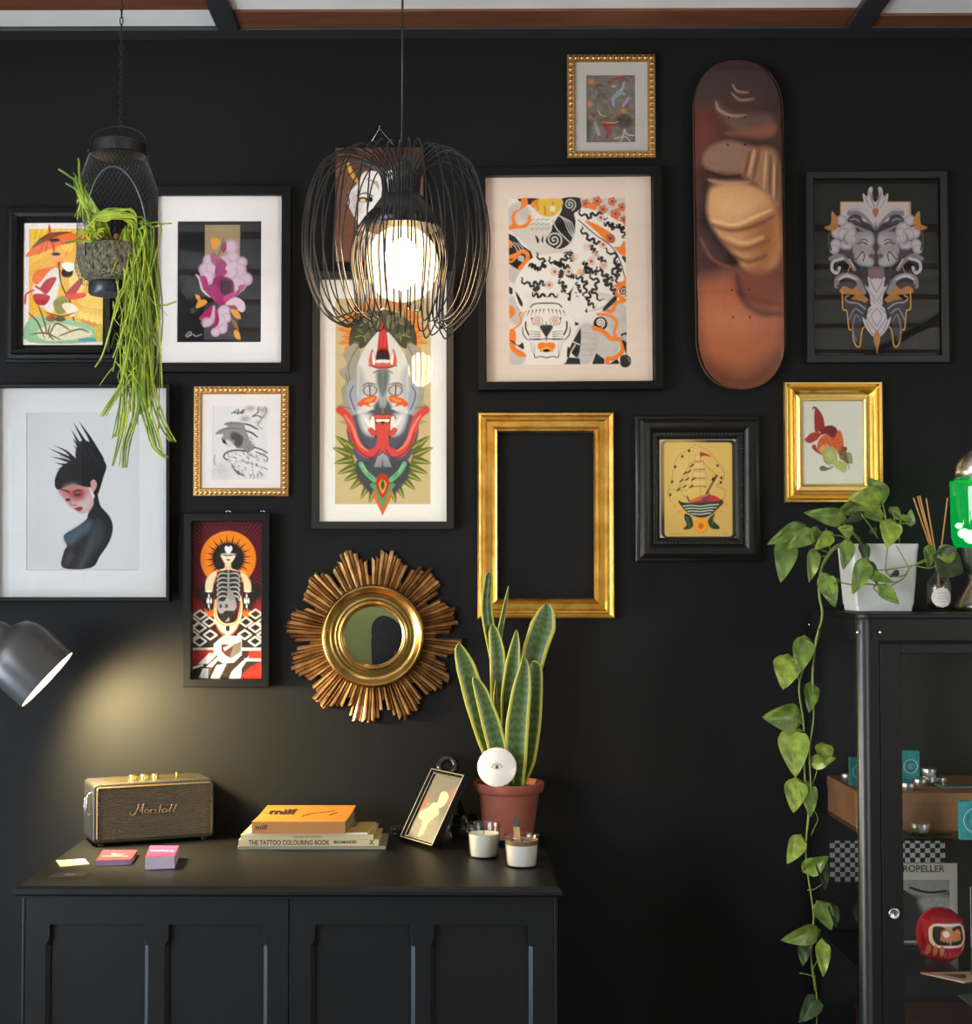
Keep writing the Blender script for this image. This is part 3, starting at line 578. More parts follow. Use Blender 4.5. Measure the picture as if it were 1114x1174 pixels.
# ============================================================= PICTURE 5 : tall demon face print
P = Pic('tall dark frame with a double demon face above green feathers, below the pendant lamp', (357, 311, 520.5, 607), flat(9, .024), mat('dark_brown_frame', (.010, .008, .0065), .38, srgb=False, bump=.1), tilt=0); P.back()
A = Art(364, 319, 513, 600, (234, 226, 214), 1.1).T(3.911, 350, 310)
A.f((198, 176, 124), [134, 124, 562, 124, 560, 1048, 134, 1048], 0)
A.mx = 347
for i in range(17):
    a_ = math.radians(96+i*10.2); cx, cy = 347, 290; r1, r2 = 165, 215+(i % 2)*22
    q = lambda r, t: (cx+r*math.cos(t)*.86, cy-r*math.sin(t)*.78)
    x1, y1 = q(r1, a_-.1); x2, y2 = q(r2, a_+.05); x3, y3 = q(r1, a_+.12); xm, ym = q((r1+r2)/2+8, a_+.12)
    if y2 < 390: A.f((222, 122, 44), [x1, y1, x2, y2, xm, ym, x3, y3], a=.95); A.s((240, 178, 80), [(x1+x3)/2, (y1+y3)/2, x2, y2], 5, tp=1)
A.f((74, 72, 52), [347, 180, 270, 195, 215, 240, 195, 300, 205, 350, 260, 345, 300, 300, 347, 270]); 
for l in ([240, 250, 280, 230, 300, 260], [220, 300, 260, 290, 270, 320], [300, 210, 325, 230, 320, 260], [250, 210, 290, 200, 330, 205]): A.s((146, 142, 88), l, 7, tp=2)
for x, y in ((262, 225), (300, 245), (240, 275), (275, 290), (315, 215), (225, 330)): A.spiral((120, 118, 74), x, y, 15, 4)
A.f((158, 152, 130), [235, 330, 170, 370, 185, 420, 150, 455, 180, 500, 160, 530, 165, 590, 145, 615, 190, 660, 150, 680, 230, 680, 250, 500]); 
for l in ([235, 340, 195, 420, 200, 500], [180, 460, 205, 560], [160, 610, 210, 620]): A.s((104, 98, 84), l, 4)
A.f((216, 212, 200), [347, 300, 280, 330, 238, 410, 232, 480, 232, 620, 250, 700, 347, 760]); A.f((178, 176, 172), [238, 430, 270, 500, 240, 620, 232, 560], fe=4)
A.f((160, 164, 172), [222, 500, 196, 500, 186, 560, 205, 620, 226, 650, 236, 600]); A.s((96, 98, 110), [215, 520, 200, 560, 222, 625], 6)
A.f((84, 84, 98), [347, 640, 260, 640, 200, 660, 186, 720, 205, 800, 240, 860, 280, 890, 347, 910], fe=1); A.f((206, 204, 198), [240, 640, 300, 650, 320, 690, 305, 740, 260, 720], fe=3)
for i in range(12): A.s((52, 52, 62), [200+i*9, 700+i*9, 215+i*9, 790+i*8], 4, tp=2)
A.f((80, 86, 84), [347, 560, 318, 590, 306, 615, 320, 632, 347, 638], fe=2); A.f((166, 168, 166), [347, 440, 325, 450, 330, 590, 347, 600], fe=2)
A.f((104, 110, 104), [347, 450, 318, 460, 325, 520, 347, 560], fe=2.5)
A.e((80, 70, 66), 290, 538, 33, 27); A.e((196, 190, 178), 290, 538, 27, 22, fe=1.2); A.s((76, 64, 60), [288, 515, 290, 560], 6); A.s((120, 104, 96), [254, 520, 280, 505, 322, 512], 7, tp=2)
A.f((226, 92, 46), [232, 600, 262, 572, 318, 562, 312, 590, 285, 598, 296, 612, 262, 604, 250, 612]); A.f((238, 140, 70), [262, 585, 312, 568, 290, 590])
A.f((140, 30, 26), [347, 645, 300, 648, 288, 665, 310, 680, 347, 672]); A.f((214, 88, 62), [347, 650, 305, 650, 295, 662, 347, 662]); A.f((52, 34, 34), [347, 672, 312, 680, 305, 730, 330, 770, 347, 780]); A.f((232, 226, 206), [296, 655, 310, 665, 312, 720, 292, 690]); A.f((236, 230, 214), [262, 650, 300, 700, 308, 712, 275, 690])
A.f((206, 80, 60), [280, 715, 300, 705, 320, 735, 300, 742]); A.f((236, 228, 210), [318, 668, 347, 668, 347, 676, 322, 680])
A.s((208, 74, 66), [155, 625, 195, 665, 225, 760, 270, 820, 330, 800, 338, 740, 330, 700], 36, a=.98); A.s((238, 128, 108), [175, 645, 210, 700, 240, 775, 285, 812], 12, tp=2); A.s((140, 40, 44), [205, 730, 240, 810, 300, 838, 336, 800], 5)
for i, (x, y, u, v) in enumerate(((135, 742, 205, 800), (122, 795, 208, 830), (130, 866, 215, 848), (145, 912, 230, 880), (172, 946, 255, 905), (200, 985, 275, 920), (250, 1024, 300, 940), (288, 1044, 318, 960), (180, 770, 215, 800))):
    nx, ny = (v-y), -(u-x); n_ = math.hypot(nx, ny); nx *= 17/n_; ny *= 17/n_; mx_, my_ = (x+u)/2, (y+v)/2
    A.f((96, 102, 40), [x, y, mx_+nx, my_+ny, u+nx, v+ny, u-nx, v-ny, mx_-nx*.7, my_-ny*.7]); A.s((168, 166, 82), [x, y, mx_, my_, u, v], 7, tp=2)
A.f((70, 72, 72), [347, 860, 270, 850, 225, 860, 235, 930, 280, 990, 300, 1000, 320, 960, 347, 930], fe=1.5)
for i in range(6): A.s((168, 168, 170), [347-i*4, 820+i*3, 340-i*6, 880], 3)
A.s((104, 170, 118), [250, 868, 272, 905, 310, 940], 22); A.s((60, 120, 80), [262, 888, 300, 932], 3); A.s((150, 206, 160), [255, 872, 275, 905], 5)
A.f((206, 102, 40), [347, 1096, 302, 1000, 320, 1000, 347, 1050]); A.f((88, 146, 92), [347, 1062, 310, 990, 290, 960, 318, 960, 347, 1020]); A.f((190, 54, 34), [347, 918, 322, 930, 318, 970, 347, 1020]); A.f((226, 160, 60), [347, 1000, 330, 960, 347, 940]); A.f((54, 96, 50), [347, 940, 337, 962, 347, 985])
A.f((190, 44, 34), [347, 236, 332, 262, 322, 350, 318, 390, 347, 400]); A.f((56, 26, 24), [347, 355, 325, 360, 315, 390, 320, 410, 347, 412], fe=1); A.f((212, 96, 78), [300, 350, 284, 400, 290, 425, 318, 440, 347, 440, 347, 415, 315, 405]); A.f((236, 230, 214), [300, 365, 314, 410, 302, 420]); A.f((234, 228, 214), [318, 402, 347, 400, 347, 412, 320, 414]); A.s((120, 60, 50), [284, 425, 310, 432, 347, 436], 5)
A.s((120, 120, 108), [300, 460, 330, 448, 347, 452], 8, tp=2); A.f((206, 60, 44), [347, 236, 338, 250, 332, 330, 347, 340])
A.mx = None
A.build('artwork', P.root, P.L, .0085, rough=.7); P.glass((365, 320, 512, 599), .016)
# ============================================================= PICTURE 6 : pale face on brown board, hung by a wire
P = Pic('brown wooden board painting of a pale face, hung by a visible wire behind the pendant', (384, 168.5, 485.5, 300.5), [(0, 0), (0, .014), (.8, .015), (2, .015)], mat('brown_board_edge', (70, 44, 34), .6))
b = B(); b.box(P.ext[0]+.003, P.ext[1]-.003, -.0145, -.0005, P.ext[2]+.003, P.ext[3]-.003); b.obj('board', M_back, P.root)
A = Art(385.5, 170, 484, 299, (108, 72, 54), 1.15).T(4.348, 340, 130); A.f((62, 42, 36), [400, 178, 630, 178, 630, 300, 400, 330], fe=4); A.f((84, 58, 46), [200, 178, 400, 172, 380, 260, 300, 300], fe=6)
A.f((222, 216, 210), [420, 290, 340, 290, 310, 340, 268, 390, 252, 440, 280, 500, 330, 600, 350, 740, 480, 740, 560, 520, 540, 300]); A.f((180, 170, 172), [268, 400, 300, 400, 320, 480, 290, 500], fe=4)
for i in range(4): A.s((150, 140, 140), [330+i*16, 320+i*8, 380+i*6, 340, 410, 380-i*6], 4, tp=2)
A.e((60, 40, 40), 330, 430, 26, 14); A.e((224, 190, 140), 330, 434, 14, 9); A.e((30, 24, 24), 368, 428, 12, 14); A.s((70, 50, 60), [250, 400, 262, 440, 250, 480], 8); A.s((100, 80, 60), [300, 410, 340, 396, 380, 412], 7)
A.s((206, 150, 66), [250, 235, 275, 300, 305, 345], 20, tp=2); A.s((160, 70, 60), [480, 640, 520, 650, 550, 640], 18, tp=2)
for i in range(8): A.s((84, 52, 40), [200+i*6, 460+i*30, 300+i*4, 466+i*30], 3, a=.4)
A.grain(.1); A.build('artwork', P.root, P.L, .0152, rough=.6)
def w3(px, py, h=.006): q = Wp(px, py, h); return (q.x-P.root.location.x, -h+.003, q.z-P.root.location.z)
b = B(); b.tube([w3(421, 170), w3(435, 147.5), w3(454, 170)], .0009, 6); b.obj('hanging_wire', M_silver, P.root, smooth=True)
b = B(); q = Wp(435, 148, 0); b.tube([(q.x, 0, q.z), (q.x, -.012, q.z+.002)], .0018, 8); tag(b.obj('nail', M_silver), 'small nail holding the wire above the brown board painting', 'nail')
# ============================================================= PICTURE 7 : ink bird
P = Pic('small beaded gold frame with a black ink drawing of a crested bird on a rock', (220.5, 442, 331, 569), [(0, 0), (0, .012), (1, .014), (8, .015), (9.5, .012), (9.5, .003)], M_gold3, beads=(4.6, .0135, 2.9, 5.6, 0)); P.back()
A = Art(229, 450, 323, 560.5, (224, 216, 212), 1.0).T(11.73, 240, 460)
A.s((186, 178, 172), [45, 60, 45, 1060], 10, 0); A.f((214, 210, 206), [55, 60, 770, 60, 770, 1050, 55, 1050], 0)
k1 = (72, 68, 66); k2 = (140, 136, 132); k3 = (106, 100, 96)
A.f(k2, [190, 310, 230, 278, 320, 270, 440, 285, 470, 340, 520, 480, 580, 590, 590, 640, 500, 690, 460, 640, 360, 630, 330, 580, 260, 600, 200, 560, 160, 500, 180, 440, 75, 440, 130, 380, 240, 335]); A.f((84, 76, 70), [280, 430, 340, 410, 440, 470, 440, 560, 400, 610, 330, 590, 330, 530, 280, 500], fe=1.5); A.f((60, 56, 54), [155, 490, 180, 510, 235, 545, 225, 570, 180, 560]); A.f((200, 196, 190), [215, 520, 260, 520, 320, 580, 300, 600, 240, 580])
A.s(k1, [440, 295, 540, 320, 660, 385], 24, tp=2); A.s(k1, [470, 390, 560, 420, 650, 490], 24, tp=2); A.s(k3, [190, 310, 260, 300, 440, 300], 12, tp=2); A.s(k3, [80, 435, 180, 380, 330, 360, 460, 380], 14, tp=2)
rnd = random.Random(3)
for i in range(60): x = rnd.uniform(440, 600); y = rnd.uniform(430, 740); A.s(k3, [x, y, x+16, y+22], 8, a=.7) if x < y*.5+310 else 0
A.s(k1, [480, 660, 300, 660, 210, 700, 190, 750, 240, 790], 22, tp=0); A.s(k1, [600, 620, 680, 640, 770, 690], 18); A.s(k1, [620, 680, 700, 710, 775, 760, 760, 810], 16)
for i in range(80):
    x = rnd.uniform(210, 740); y = rnd.uniform(660, 1000)
    if x < (y-660)*.5+180: continue
    a_ = rnd.uniform(.2, 1.4); l = rnd.uniform(30, 80); A.s(rnd.choice((k1, k2, k3, k2)), [x, y, x+l*.5*math.cos(a_)+8, y+l*.4*math.sin(a_), x+l*math.cos(a_+.3), y+l*math.sin(a_)], rnd.uniform(8, 18), a=.75, tp=2)
A.s(k1, [290, 830, 330, 910, 400, 970, 480, 1010], 24, tp=2); A.e((190, 186, 182), 160, 930, 110, 100, fe=8, a=.7)
for i in range(22): x = rnd.uniform(60, 240); y = rnd.uniform(830, 1030); A.s(k2, [x, y, x+rnd.uniform(-30, 40), y+rnd.uniform(10, 50)], 6, a=.6, tp=2)
for l in ([290, 160, 340, 130, 360, 110], [330, 150, 380, 150], [370, 170, 385, 105], [390, 165, 470, 110], [430, 170, 440, 110], [400, 140, 460, 145]): A.s((40, 38, 38), l, 14)
for x, y, r in ((520, 90, 36), (560, 90, 30), (490, 230, 40), (450, 235, 34), (690, 110, 36), (740, 100, 30), (650, 280, 26), (710, 200, 28), (740, 140, 24)): A.e((150, 138, 130), x, y, r, r*.7, fe=2.5, a=.75)
A.s((60, 50, 46), [650, 80, 640, 150, 570, 200, 640, 190, 690, 220], 14); A.s((90, 80, 74), [740, 70, 760, 140, 700, 230, 640, 320, 710, 370], 9); A.s(k3, [70, 720, 62, 790, 72, 850], 16, a=.6)
A.build('artwork', P.root, P.L, .0085, rough=.75); P.glass((230, 451, 322, 560), .0105)
# ============================================================= PICTURE 8 : afro lady
P = Pic('narrow black box frame with an orange sun poster, above the speaker', (210.5, 588.5, 310.5, 787.5), [(0, 0), (0, .036), (1, .038), (9, .038), (9.6, .036), (9.6, .003)], M_blk); P.back()
A = Art(219, 597, 302.5, 780, (38, 32, 30), 1.15).T(5.724, 210, 585)
A.f((110, 26, 44), [62, 75, 524, 75, 522, 680, 62, 680], 0)
for i in range(72):
    a_ = 2*PI*i/72; c0, s0 = math.cos(a_), math.sin(a_); c1, s1 = math.cos(a_+.045), math.sin(a_+.045); A.f((52, 22, 28), [291+150*c0, 315+150*s0, 291+520*c0, 315+520*s0, 291+520*c1, 315+520*s1, 291+150*c1, 315+150*s1], 0)
A.f((36, 32, 30), [62, 560, 160, 480, 200, 700, 62, 700], fe=2); A.f((36, 32, 30), [522, 540, 430, 480, 380, 700, 522, 700], fe=2)
for sx in (62, 522): A.f((150, 30, 40), [sx, 580, sx+(60 if sx < 100 else -60), 640, sx, 690], fe=5)
A.e((244, 128, 30), 291, 318, 181, 182)
for i in range(40):
    a_ = 2*PI*i/40+.08; L_ = 156 if i % 2 else 122; c0, s0 = math.cos(a_), math.sin(a_); c1, s1 = -s0*8, c0*8; A.f((36, 32, 30), [291+96*c0+c1, 315+96*s0+s1, 291+L_*c0, 315+L_*s0, 291+96*c0-c1, 315+96*s0-s1], 0)
A.e((36, 32, 30), 291, 315, 101, 100)
A.f((236, 230, 224), [291, 290, 270, 262, 270, 240, 282, 234, 291, 243, 302, 234, 315, 240, 314, 262]); A.f((240, 222, 190), [246, 292, 332, 292, 322, 330, 300, 352, 280, 352, 258, 330]); A.e((30, 26, 26), 290, 294, 38, 7); A.e((250, 244, 236), 291, 288, 45, 6, a=.5); A.e((190, 60, 40), 291, 326, 14, 7); A.s((222, 140, 60), [250, 310, 262, 340, 280, 356], 5, tp=2)
A.f((236, 206, 160), [272, 350, 308, 350, 312, 380, 350, 395, 400, 410, 436, 470, 438, 530, 398, 530, 390, 470, 360, 430, 230, 430, 200, 460, 186, 530, 145, 528, 148, 460, 185, 405, 240, 390, 268, 378]); A.s((206, 90, 40), [160, 440, 185, 408, 235, 396, 215, 430, 200, 480], 5, tp=2); A.s((206, 90, 40), [430, 470, 410, 425, 360, 405, 372, 440, 392, 490], 5, tp=2)
A.e((250, 240, 220), 165, 532, 22, 8); A.e((250, 240, 220), 418, 532, 22, 8); A.s((196, 50, 46), [280, 370, 276, 400], 4); A.s((196, 50, 46), [300, 366, 306, 398], 4)
A.f((130, 40, 38), [215, 430, 235, 400, 350, 400, 372, 430, 366, 590, 215, 590]); A.f((44, 40, 40), [225, 415, 360, 415, 366, 600, 215, 600])
for i in range(6):
    y = 420+i*30; A.s((168, 162, 156), [291, y, 250, y-6, 222, y+12, 226, y+26], 11, tp=2); A.s((168, 162, 156), [293, y, 340, y-6, 364, y+12, 360, y+26], 11, tp=2)
A.s((150, 146, 142), [292, 405, 292, 560], 12)
A.f((150, 148, 146), [300, 520, 330, 560, 345, 620, 340, 650, 300, 690, 300, 725, 270, 730, 255, 690, 225, 660, 220, 600, 270, 595]); A.f((60, 56, 56), [235, 618, 252, 618, 252, 642, 235, 642], 0); A.f((60, 56, 56), [272, 618, 290, 618, 290, 642, 272, 642], 0); A.f((40, 38, 38), [240, 690, 275, 660, 340, 662, 300, 700, 270, 735], 0)
for i in range(9): A.s((84, 82, 82), [262+i*5, 520+i*9, 300+i*5, 512+i*9], 3, 0)
A.f((234, 226, 180), [205, 600, 215, 590, 215, 640, 225, 700, 260, 740, 300, 745, 345, 725, 366, 650, 372, 560, 384, 620, 378, 700, 350, 770, 310, 812, 290, 820, 240, 790, 205, 720, 198, 650]); A.s((238, 112, 34), [205, 590, 206, 660, 222, 722, 270, 758, 330, 748, 366, 690, 372, 600], 8); A.s((222, 90, 30), [200, 720, 240, 800, 290, 828, 340, 790, 376, 710], 6)
for q in ((140, 640, 155, 690), (155, 650, 168, 700), (175, 640, 175, 690), (190, 650, 190, 690), (400, 650, 395, 690), (420, 645, 410, 695), (436, 655, 424, 690)): A.f((236, 108, 30), [q[0], q[1], q[2]-9, q[3], q[2]+6, q[3]+8])
for x in (165, 180, 157, 400, 424, 411): A.f((236, 230, 220), [x, 575, x+6, 600, x, 615, x-6, 600])
for x in (166, 412): A.f((236, 230, 220), [x, 548, x+5, 566, x, 576, x-5, 566]); A.f((236, 230, 220), [x, 616, x+5, 630, x, 645, x-5, 630])
wh = (206, 202, 194)
for dx, dy in ((110, 688), (170, 735), (106, 772), (176, 820), (108, 862), (60, 735), (58, 820), (470, 682), (408, 735), (470, 772), (400, 818), (468, 862), (524, 735), (524, 820)):
    A.s(wh, [dx-42, dy, dx, dy-30, dx+42, dy, dx, dy+30, dx-42, dy, dx-30, dy-9], 11, 0)
    A.f(wh, [dx-4, dy, dx, dy-4, dx+4, dy, dx, dy+4], 0) if 0 else 0
A.f((36, 32, 30), [200, 780, 240, 800, 290, 850, 330, 810, 372, 780, 372, 700, 380, 720, 300, 860, 200, 850], 0, a=0)
A.f(wh, [62, 905, 200, 905, 200, 918, 62, 922], 0); A.f(wh, [380, 905, 522, 905, 522, 924, 380, 922], 0); A.f((150, 28, 32), [62, 925, 200, 925, 100, 1010, 62, 1000], fe=2); A.f((196, 44, 34), [440, 930, 522, 925, 522, 965, 440, 965], fe=2); A.f((196, 40, 34), [420, 1060, 522, 1000, 522, 1107, 400, 1107], fe=3); A.f(wh, [400, 975, 522, 975, 522, 992, 400, 992], 0)
for i in range(10): A.s((40, 30, 30), [470, 1050, 410+i*13, 1000-abs(i-5)*6], 2, 0); A.s((40, 30, 30), [110, 950, 70+i*12, 900+i*14], 2, 0)
A.f(wh, [200, 880, 262, 825, 380, 828, 380, 950, 330, 1000, 262, 1005, 225, 985, 190, 1030, 150, 1030, 230, 960, 200, 930], 0); A.f((120, 116, 112), [262, 825, 300, 825, 300, 850, 270, 850], 0); A.f((74, 40, 34), [248, 880, 330, 880, 330, 950, 300, 980, 270, 950, 248, 925], 0); A.f((196, 190, 184), [262, 905, 300, 885, 328, 885, 270, 925], 0); A.f((96, 92, 90), [330, 880, 378, 860, 378, 930, 300, 985], 0); A.f(wh, [285, 960, 310, 975, 285, 990], 0)
for p in ([100, 1010, 170, 940, 230, 940, 160, 1010], [105, 1100, 130, 1040, 165, 1040, 162, 1104], [180, 1104, 220, 1020, 280, 1010, 235, 1104], [300, 1104, 320, 1060, 380, 1000, 430, 960, 380, 1040, 375, 1104], [62, 1030, 130, 1010, 130, 1024, 62, 1045]): A.f(wh, p, 0)
for i in range(14): A.s((120, 116, 110), [110+i*4, 1100-i*6, 165+i*2, 1100-i*6], 2, 0); A.s((120, 116, 110), [190+i*5, 1100-i*7, 240+i*4, 1100-i*7], 2, 0)
A.e((34, 28, 26), 290, 770, 14, 10); A.f((34, 28, 26), [276, 770, 304, 770, 302, 796, 278, 796], 0); A.f((190, 186, 178), [262, 840, 285, 800, 302, 800, 290, 845], 0)
A.build('artwork', P.root, P.L, .0085, rough=.5); P.glass((219, 597, 302.5, 780), .018)
for px in (262, 301):
    q = P.L(px, 588.5); b = B(); b.tube([(q[0]-.006, -.02, q[1]), (q[0]-.005, -.02, q[1]+.004), (q[0], -.02, q[1]+.006), (q[0]+.005, -.02, q[1]+.004), (q[0]+.006, -.02, q[1])], .001, 6)
    b.obj('hanger_ring', M_silver, P.root, smooth=True)
# ============================================================= PICTURE 9 : crow girl
P = Pic('large white print of a dark figure with winged hair, thin black frame, left edge', (-6, 441, 197, 689), flat(4.5, .026), M_blk, tilt=1.6, gap=.012); P.back(m=M_blk)
P.mount((-3, 444, 194, 687), (31, 473, 160, 654), .0095, mat('bright_white_mount', (.56, .56, .56), .8, srgb=False))
A = Art(30, 472, 161, 655, (206, 206, 208), .76).T(4.348, 0, 430)
A.f((216, 216, 217), [230, 200, 680, 200, 680, 960, 330, 960], fe=30)
D = (36, 37, 42)
A.f(D, [440, 690, 480, 590, 500, 650, 545, 705, 562, 760, 545, 830, 500, 900, 455, 960, 315, 960, 320, 880, 335, 850, 320, 800, 380, 760, 430, 720]); A.f((74, 92, 106), [325, 805, 390, 755, 450, 722, 455, 770, 400, 810, 345, 848], fe=3); A.f((58, 62, 70), [440, 800, 480, 720, 520, 760, 500, 840, 420, 950, 390, 950], fe=4); A.f((90, 88, 90), [400, 950, 430, 870, 470, 780, 460, 850, 415, 955], fe=3, a=.5); A.f((84, 80, 82), [325, 930, 345, 890, 370, 900, 340, 940], fe=3, a=.6)
A.f((28, 28, 31), [275, 530, 290, 480, 330, 440, 400, 425, 430, 425, 380, 410, 420, 400, 490, 380, 520, 430, 530, 460, 515, 510, 490, 590, 470, 600, 450, 560, 380, 550, 300, 570, 278, 560])
for l, w in (([370, 420, 330, 380, 272, 352], 20), ([380, 430, 320, 400, 246, 366], 22), ([370, 440, 310, 420, 258, 408], 20), ([350, 450, 310, 445, 274, 436], 18), ([330, 460, 305, 465, 286, 470], 14), ([500, 420, 450, 320, 394, 232], 34), ([480, 420, 420, 330, 365, 234], 34), ([460, 420, 400, 350, 358, 274], 34), ([450, 430, 400, 370, 362, 312], 32), ([440, 430, 400, 390, 368, 350], 26), ([510, 450, 470, 370, 430, 290], 34), ([440, 440, 400, 410, 376, 384], 22)): A.s((30, 30, 34), l, w, tp=1)
A.f((30, 30, 34), [380, 420, 400, 330, 470, 350, 520, 440, 480, 480]); 
for l in ([400, 340, 450, 420], [420, 330, 480, 430], [380, 330, 430, 410], [300, 400, 360, 440]): A.s((58, 58, 64), l, 3)
A.f((208, 166, 160), [290, 572, 330, 545, 390, 540, 440, 560, 455, 600, 465, 640, 440, 680, 405, 692, 370, 670, 345, 655, 320, 620]); A.f((204, 160, 152), [452, 535, 470, 522, 482, 545, 472, 575, 458, 580])
A.f((206, 186, 184), [395, 610, 440, 600, 455, 640, 430, 678, 400, 670], fe=4); A.f((186, 62, 70), [310, 570, 400, 555, 430, 580, 410, 620, 360, 620, 320, 600], fe=5, a=.75); A.f((150, 40, 50), [360, 590, 410, 580, 412, 612, 375, 618], fe=3, a=.8)
A.s((50, 34, 36), [300, 570, 335, 578, 350, 590], 8, tp=2); A.s((44, 30, 32), [362, 588, 385, 574, 410, 580], 8, tp=2); A.e((34, 28, 30), 386, 597, 15, 7); A.e((60, 50, 52), 340, 622, 13, 8); A.e((70, 90, 84), 386, 597, 5, 5)
A.s((150, 96, 92), [352, 600, 352, 640, 368, 650, 380, 645], 5); A.f((150, 60, 66), [372, 668, 395, 656, 414, 662, 400, 680]); A.s((60, 30, 36), [376, 668, 398, 662, 412, 664], 3); A.f((28, 28, 31), [275, 520, 300, 500, 400, 530, 450, 545, 440, 560, 360, 545, 300, 570, 285, 565]); A.f((120, 110, 110), [320, 550, 370, 535, 380, 550, 330, 562], fe=3, a=.7)
A.build('artwork', P.root, P.L, .0075, rough=.7); P.glass((-2, 445, 193, 686), .016)
# ============================================================= PICTURE 10 : ship
P = Pic('wide carved black frame with a rounded yellow card of a sailing ship', (729, 476, 871, 644), [(0, 0), (0, .01), (2, .014), (4, .015), (5, .024), (9, .031), (13, .03), (17, .024), (19, .019), (20, .021), (24, .019), (26, .013), (27.5, .011), (27.5, .003)], mat('carved_black_frame', (.007, .006, .0058), .36, spec=.35, srgb=False, bump=.3, bscale=200), beads=(21.5, .0185, 1.9, 4.2, 0)); P.back()
A = Art(755.5, 501.5, 844.5, 618.5, (206, 192, 184), 1.08).T(5.87, 720, 460)
A.f((40, 36, 34), [sum(map(list, ()), [])] if 0 else sum([[x, y] for x, y in rbox(222, 742, 258, 921, 40, 4)], []), 0)
for i in range(48): y = 275+i*13; A.s((74, 68, 64), [712, y, 740, y], 5, 0, a=.8); A.s((66, 60, 56), [226, y, 244, y], 4, 0, a=.6)
A.f((204, 166, 88), sum([[x, y] for x, y in rbox(245, 706, 275, 910, 22, 4)], []), 0); A.f((212, 178, 102), [260, 300, 420, 290, 500, 600, 300, 700], fe=20)
s_ = (86, 62, 40)
for l in ([490, 345, 490, 640], [440, 400, 400, 500, 340, 600], [420, 410, 335, 590], [500, 400, 580, 480, 600, 500], [340, 590, 400, 660], [270, 595, 400, 600], [510, 420, 535, 520, 520, 580], [460, 290, 400, 330, 340, 370, 310, 440, 295, 540, 270, 600, 290, 680], [480, 300, 540, 330, 600, 400, 650, 470, 640, 540, 600, 570, 660, 600, 640, 680]): A.s(s_, l, 3.2, a=.75)
for y, w in ((405, 34), (460, 44), (520, 54), (575, 60)): A.s((56, 38, 28), [490-w, y, 490, y-5, 490+w*.6, y], 5); A.s((120, 90, 60), [490-w, y-4, 480-w*.7, y-44, 490, y-48], 2.4); A.e((226, 196, 130), 480, y-26, w*.6, 17, fe=2, a=.5)
for y, x in ((430, 430), (470, 412), (520, 400), (570, 380), (570, 425), (520, 440), (590, 340), (480, 385), (530, 360)): A.f((48, 32, 26), [x-14, y+12, x+10, y-10, x+16, y-4, x-2, y+12])
for l in ((320, 440), (298, 540), (608, 432), (628, 545), (415, 332), (285, 628), (368, 370), (633, 515)): A.e((54, 40, 30), *l, 8, 10)
A.f((176, 48, 44), [494, 342, 530, 350, 565, 372, 520, 366, 494, 372]); A.s((50, 36, 30), [492, 340, 492, 385], 5); A.s((60, 46, 44), [532, 622, 600, 500], 15, 0); A.s((150, 130, 120), [545, 605, 590, 520], 4, 0); A.e((50, 34, 28), 578, 524, 12)
A.f((40, 60, 60), [345, 680, 420, 682, 640, 668, 600, 730, 540, 770, 480, 780, 400, 740])
for i in range(4): A.s((206, 208, 178), [372+i*12, 706+i*18, 430, 700+i*19, 490, 706+i*18, 550, 698+i*18, 612-i*18, 694+i*20], 6)
A.f((186, 50, 50), [410, 682, 470, 645, 540, 628, 600, 640, 622, 668, 520, 676]); A.f((196, 110, 50), [400, 684, 480, 640, 540, 625, 500, 660]); A.f((120, 60, 70), [500, 650, 545, 640, 540, 670, 505, 672]); A.f((40, 30, 26), [340, 672, 350, 668, 362, 692, 350, 690]); A.f((40, 30, 26), [640, 660, 628, 660, 620, 682, 632, 682]); A.s((80, 46, 34), [345, 680, 400, 745, 480, 778, 560, 762, 636, 672], 7)
A.s((52, 34, 26), [400, 640, 412, 670], 9); A.s((52, 34, 26), [550, 620, 555, 635], 7)
A.f((44, 62, 40), [385, 755, 425, 775, 440, 830, 420, 858, 372, 860, 395, 830, 380, 790]); A.f((44, 62, 40), [590, 752, 575, 800, 615, 840, 612, 860, 560, 852, 540, 800]); A.s((110, 130, 80), [395, 780, 420, 850], 3); A.s((110, 130, 80), [585, 780, 560, 850], 3)
for i in range(10): A.e((226, 146, 36), 492+36*math.cos(i*.628), 838+36*math.sin(i*.628), 16)
A.e((232, 156, 44), 492, 838, 36); A.e((190, 84, 36), 492, 838, 20); A.e((226, 150, 50), 492, 838, 12); A.e((110, 40, 30), 492, 838, 7)
for x, y in ((315, 705), (348, 745), (662, 695), (628, 740)): A.e((222, 150, 50), x, y, 12)
A.s((130, 96, 50), [285, 890, 370, 892], 6, a=.4); A.s((130, 96, 50), [640, 890, 670, 888], 6, a=.4)
A.build('artwork', P.root, P.L, .0085, rough=.5); P.glass((755.5, 501.5, 844.5, 618.5), .0095)
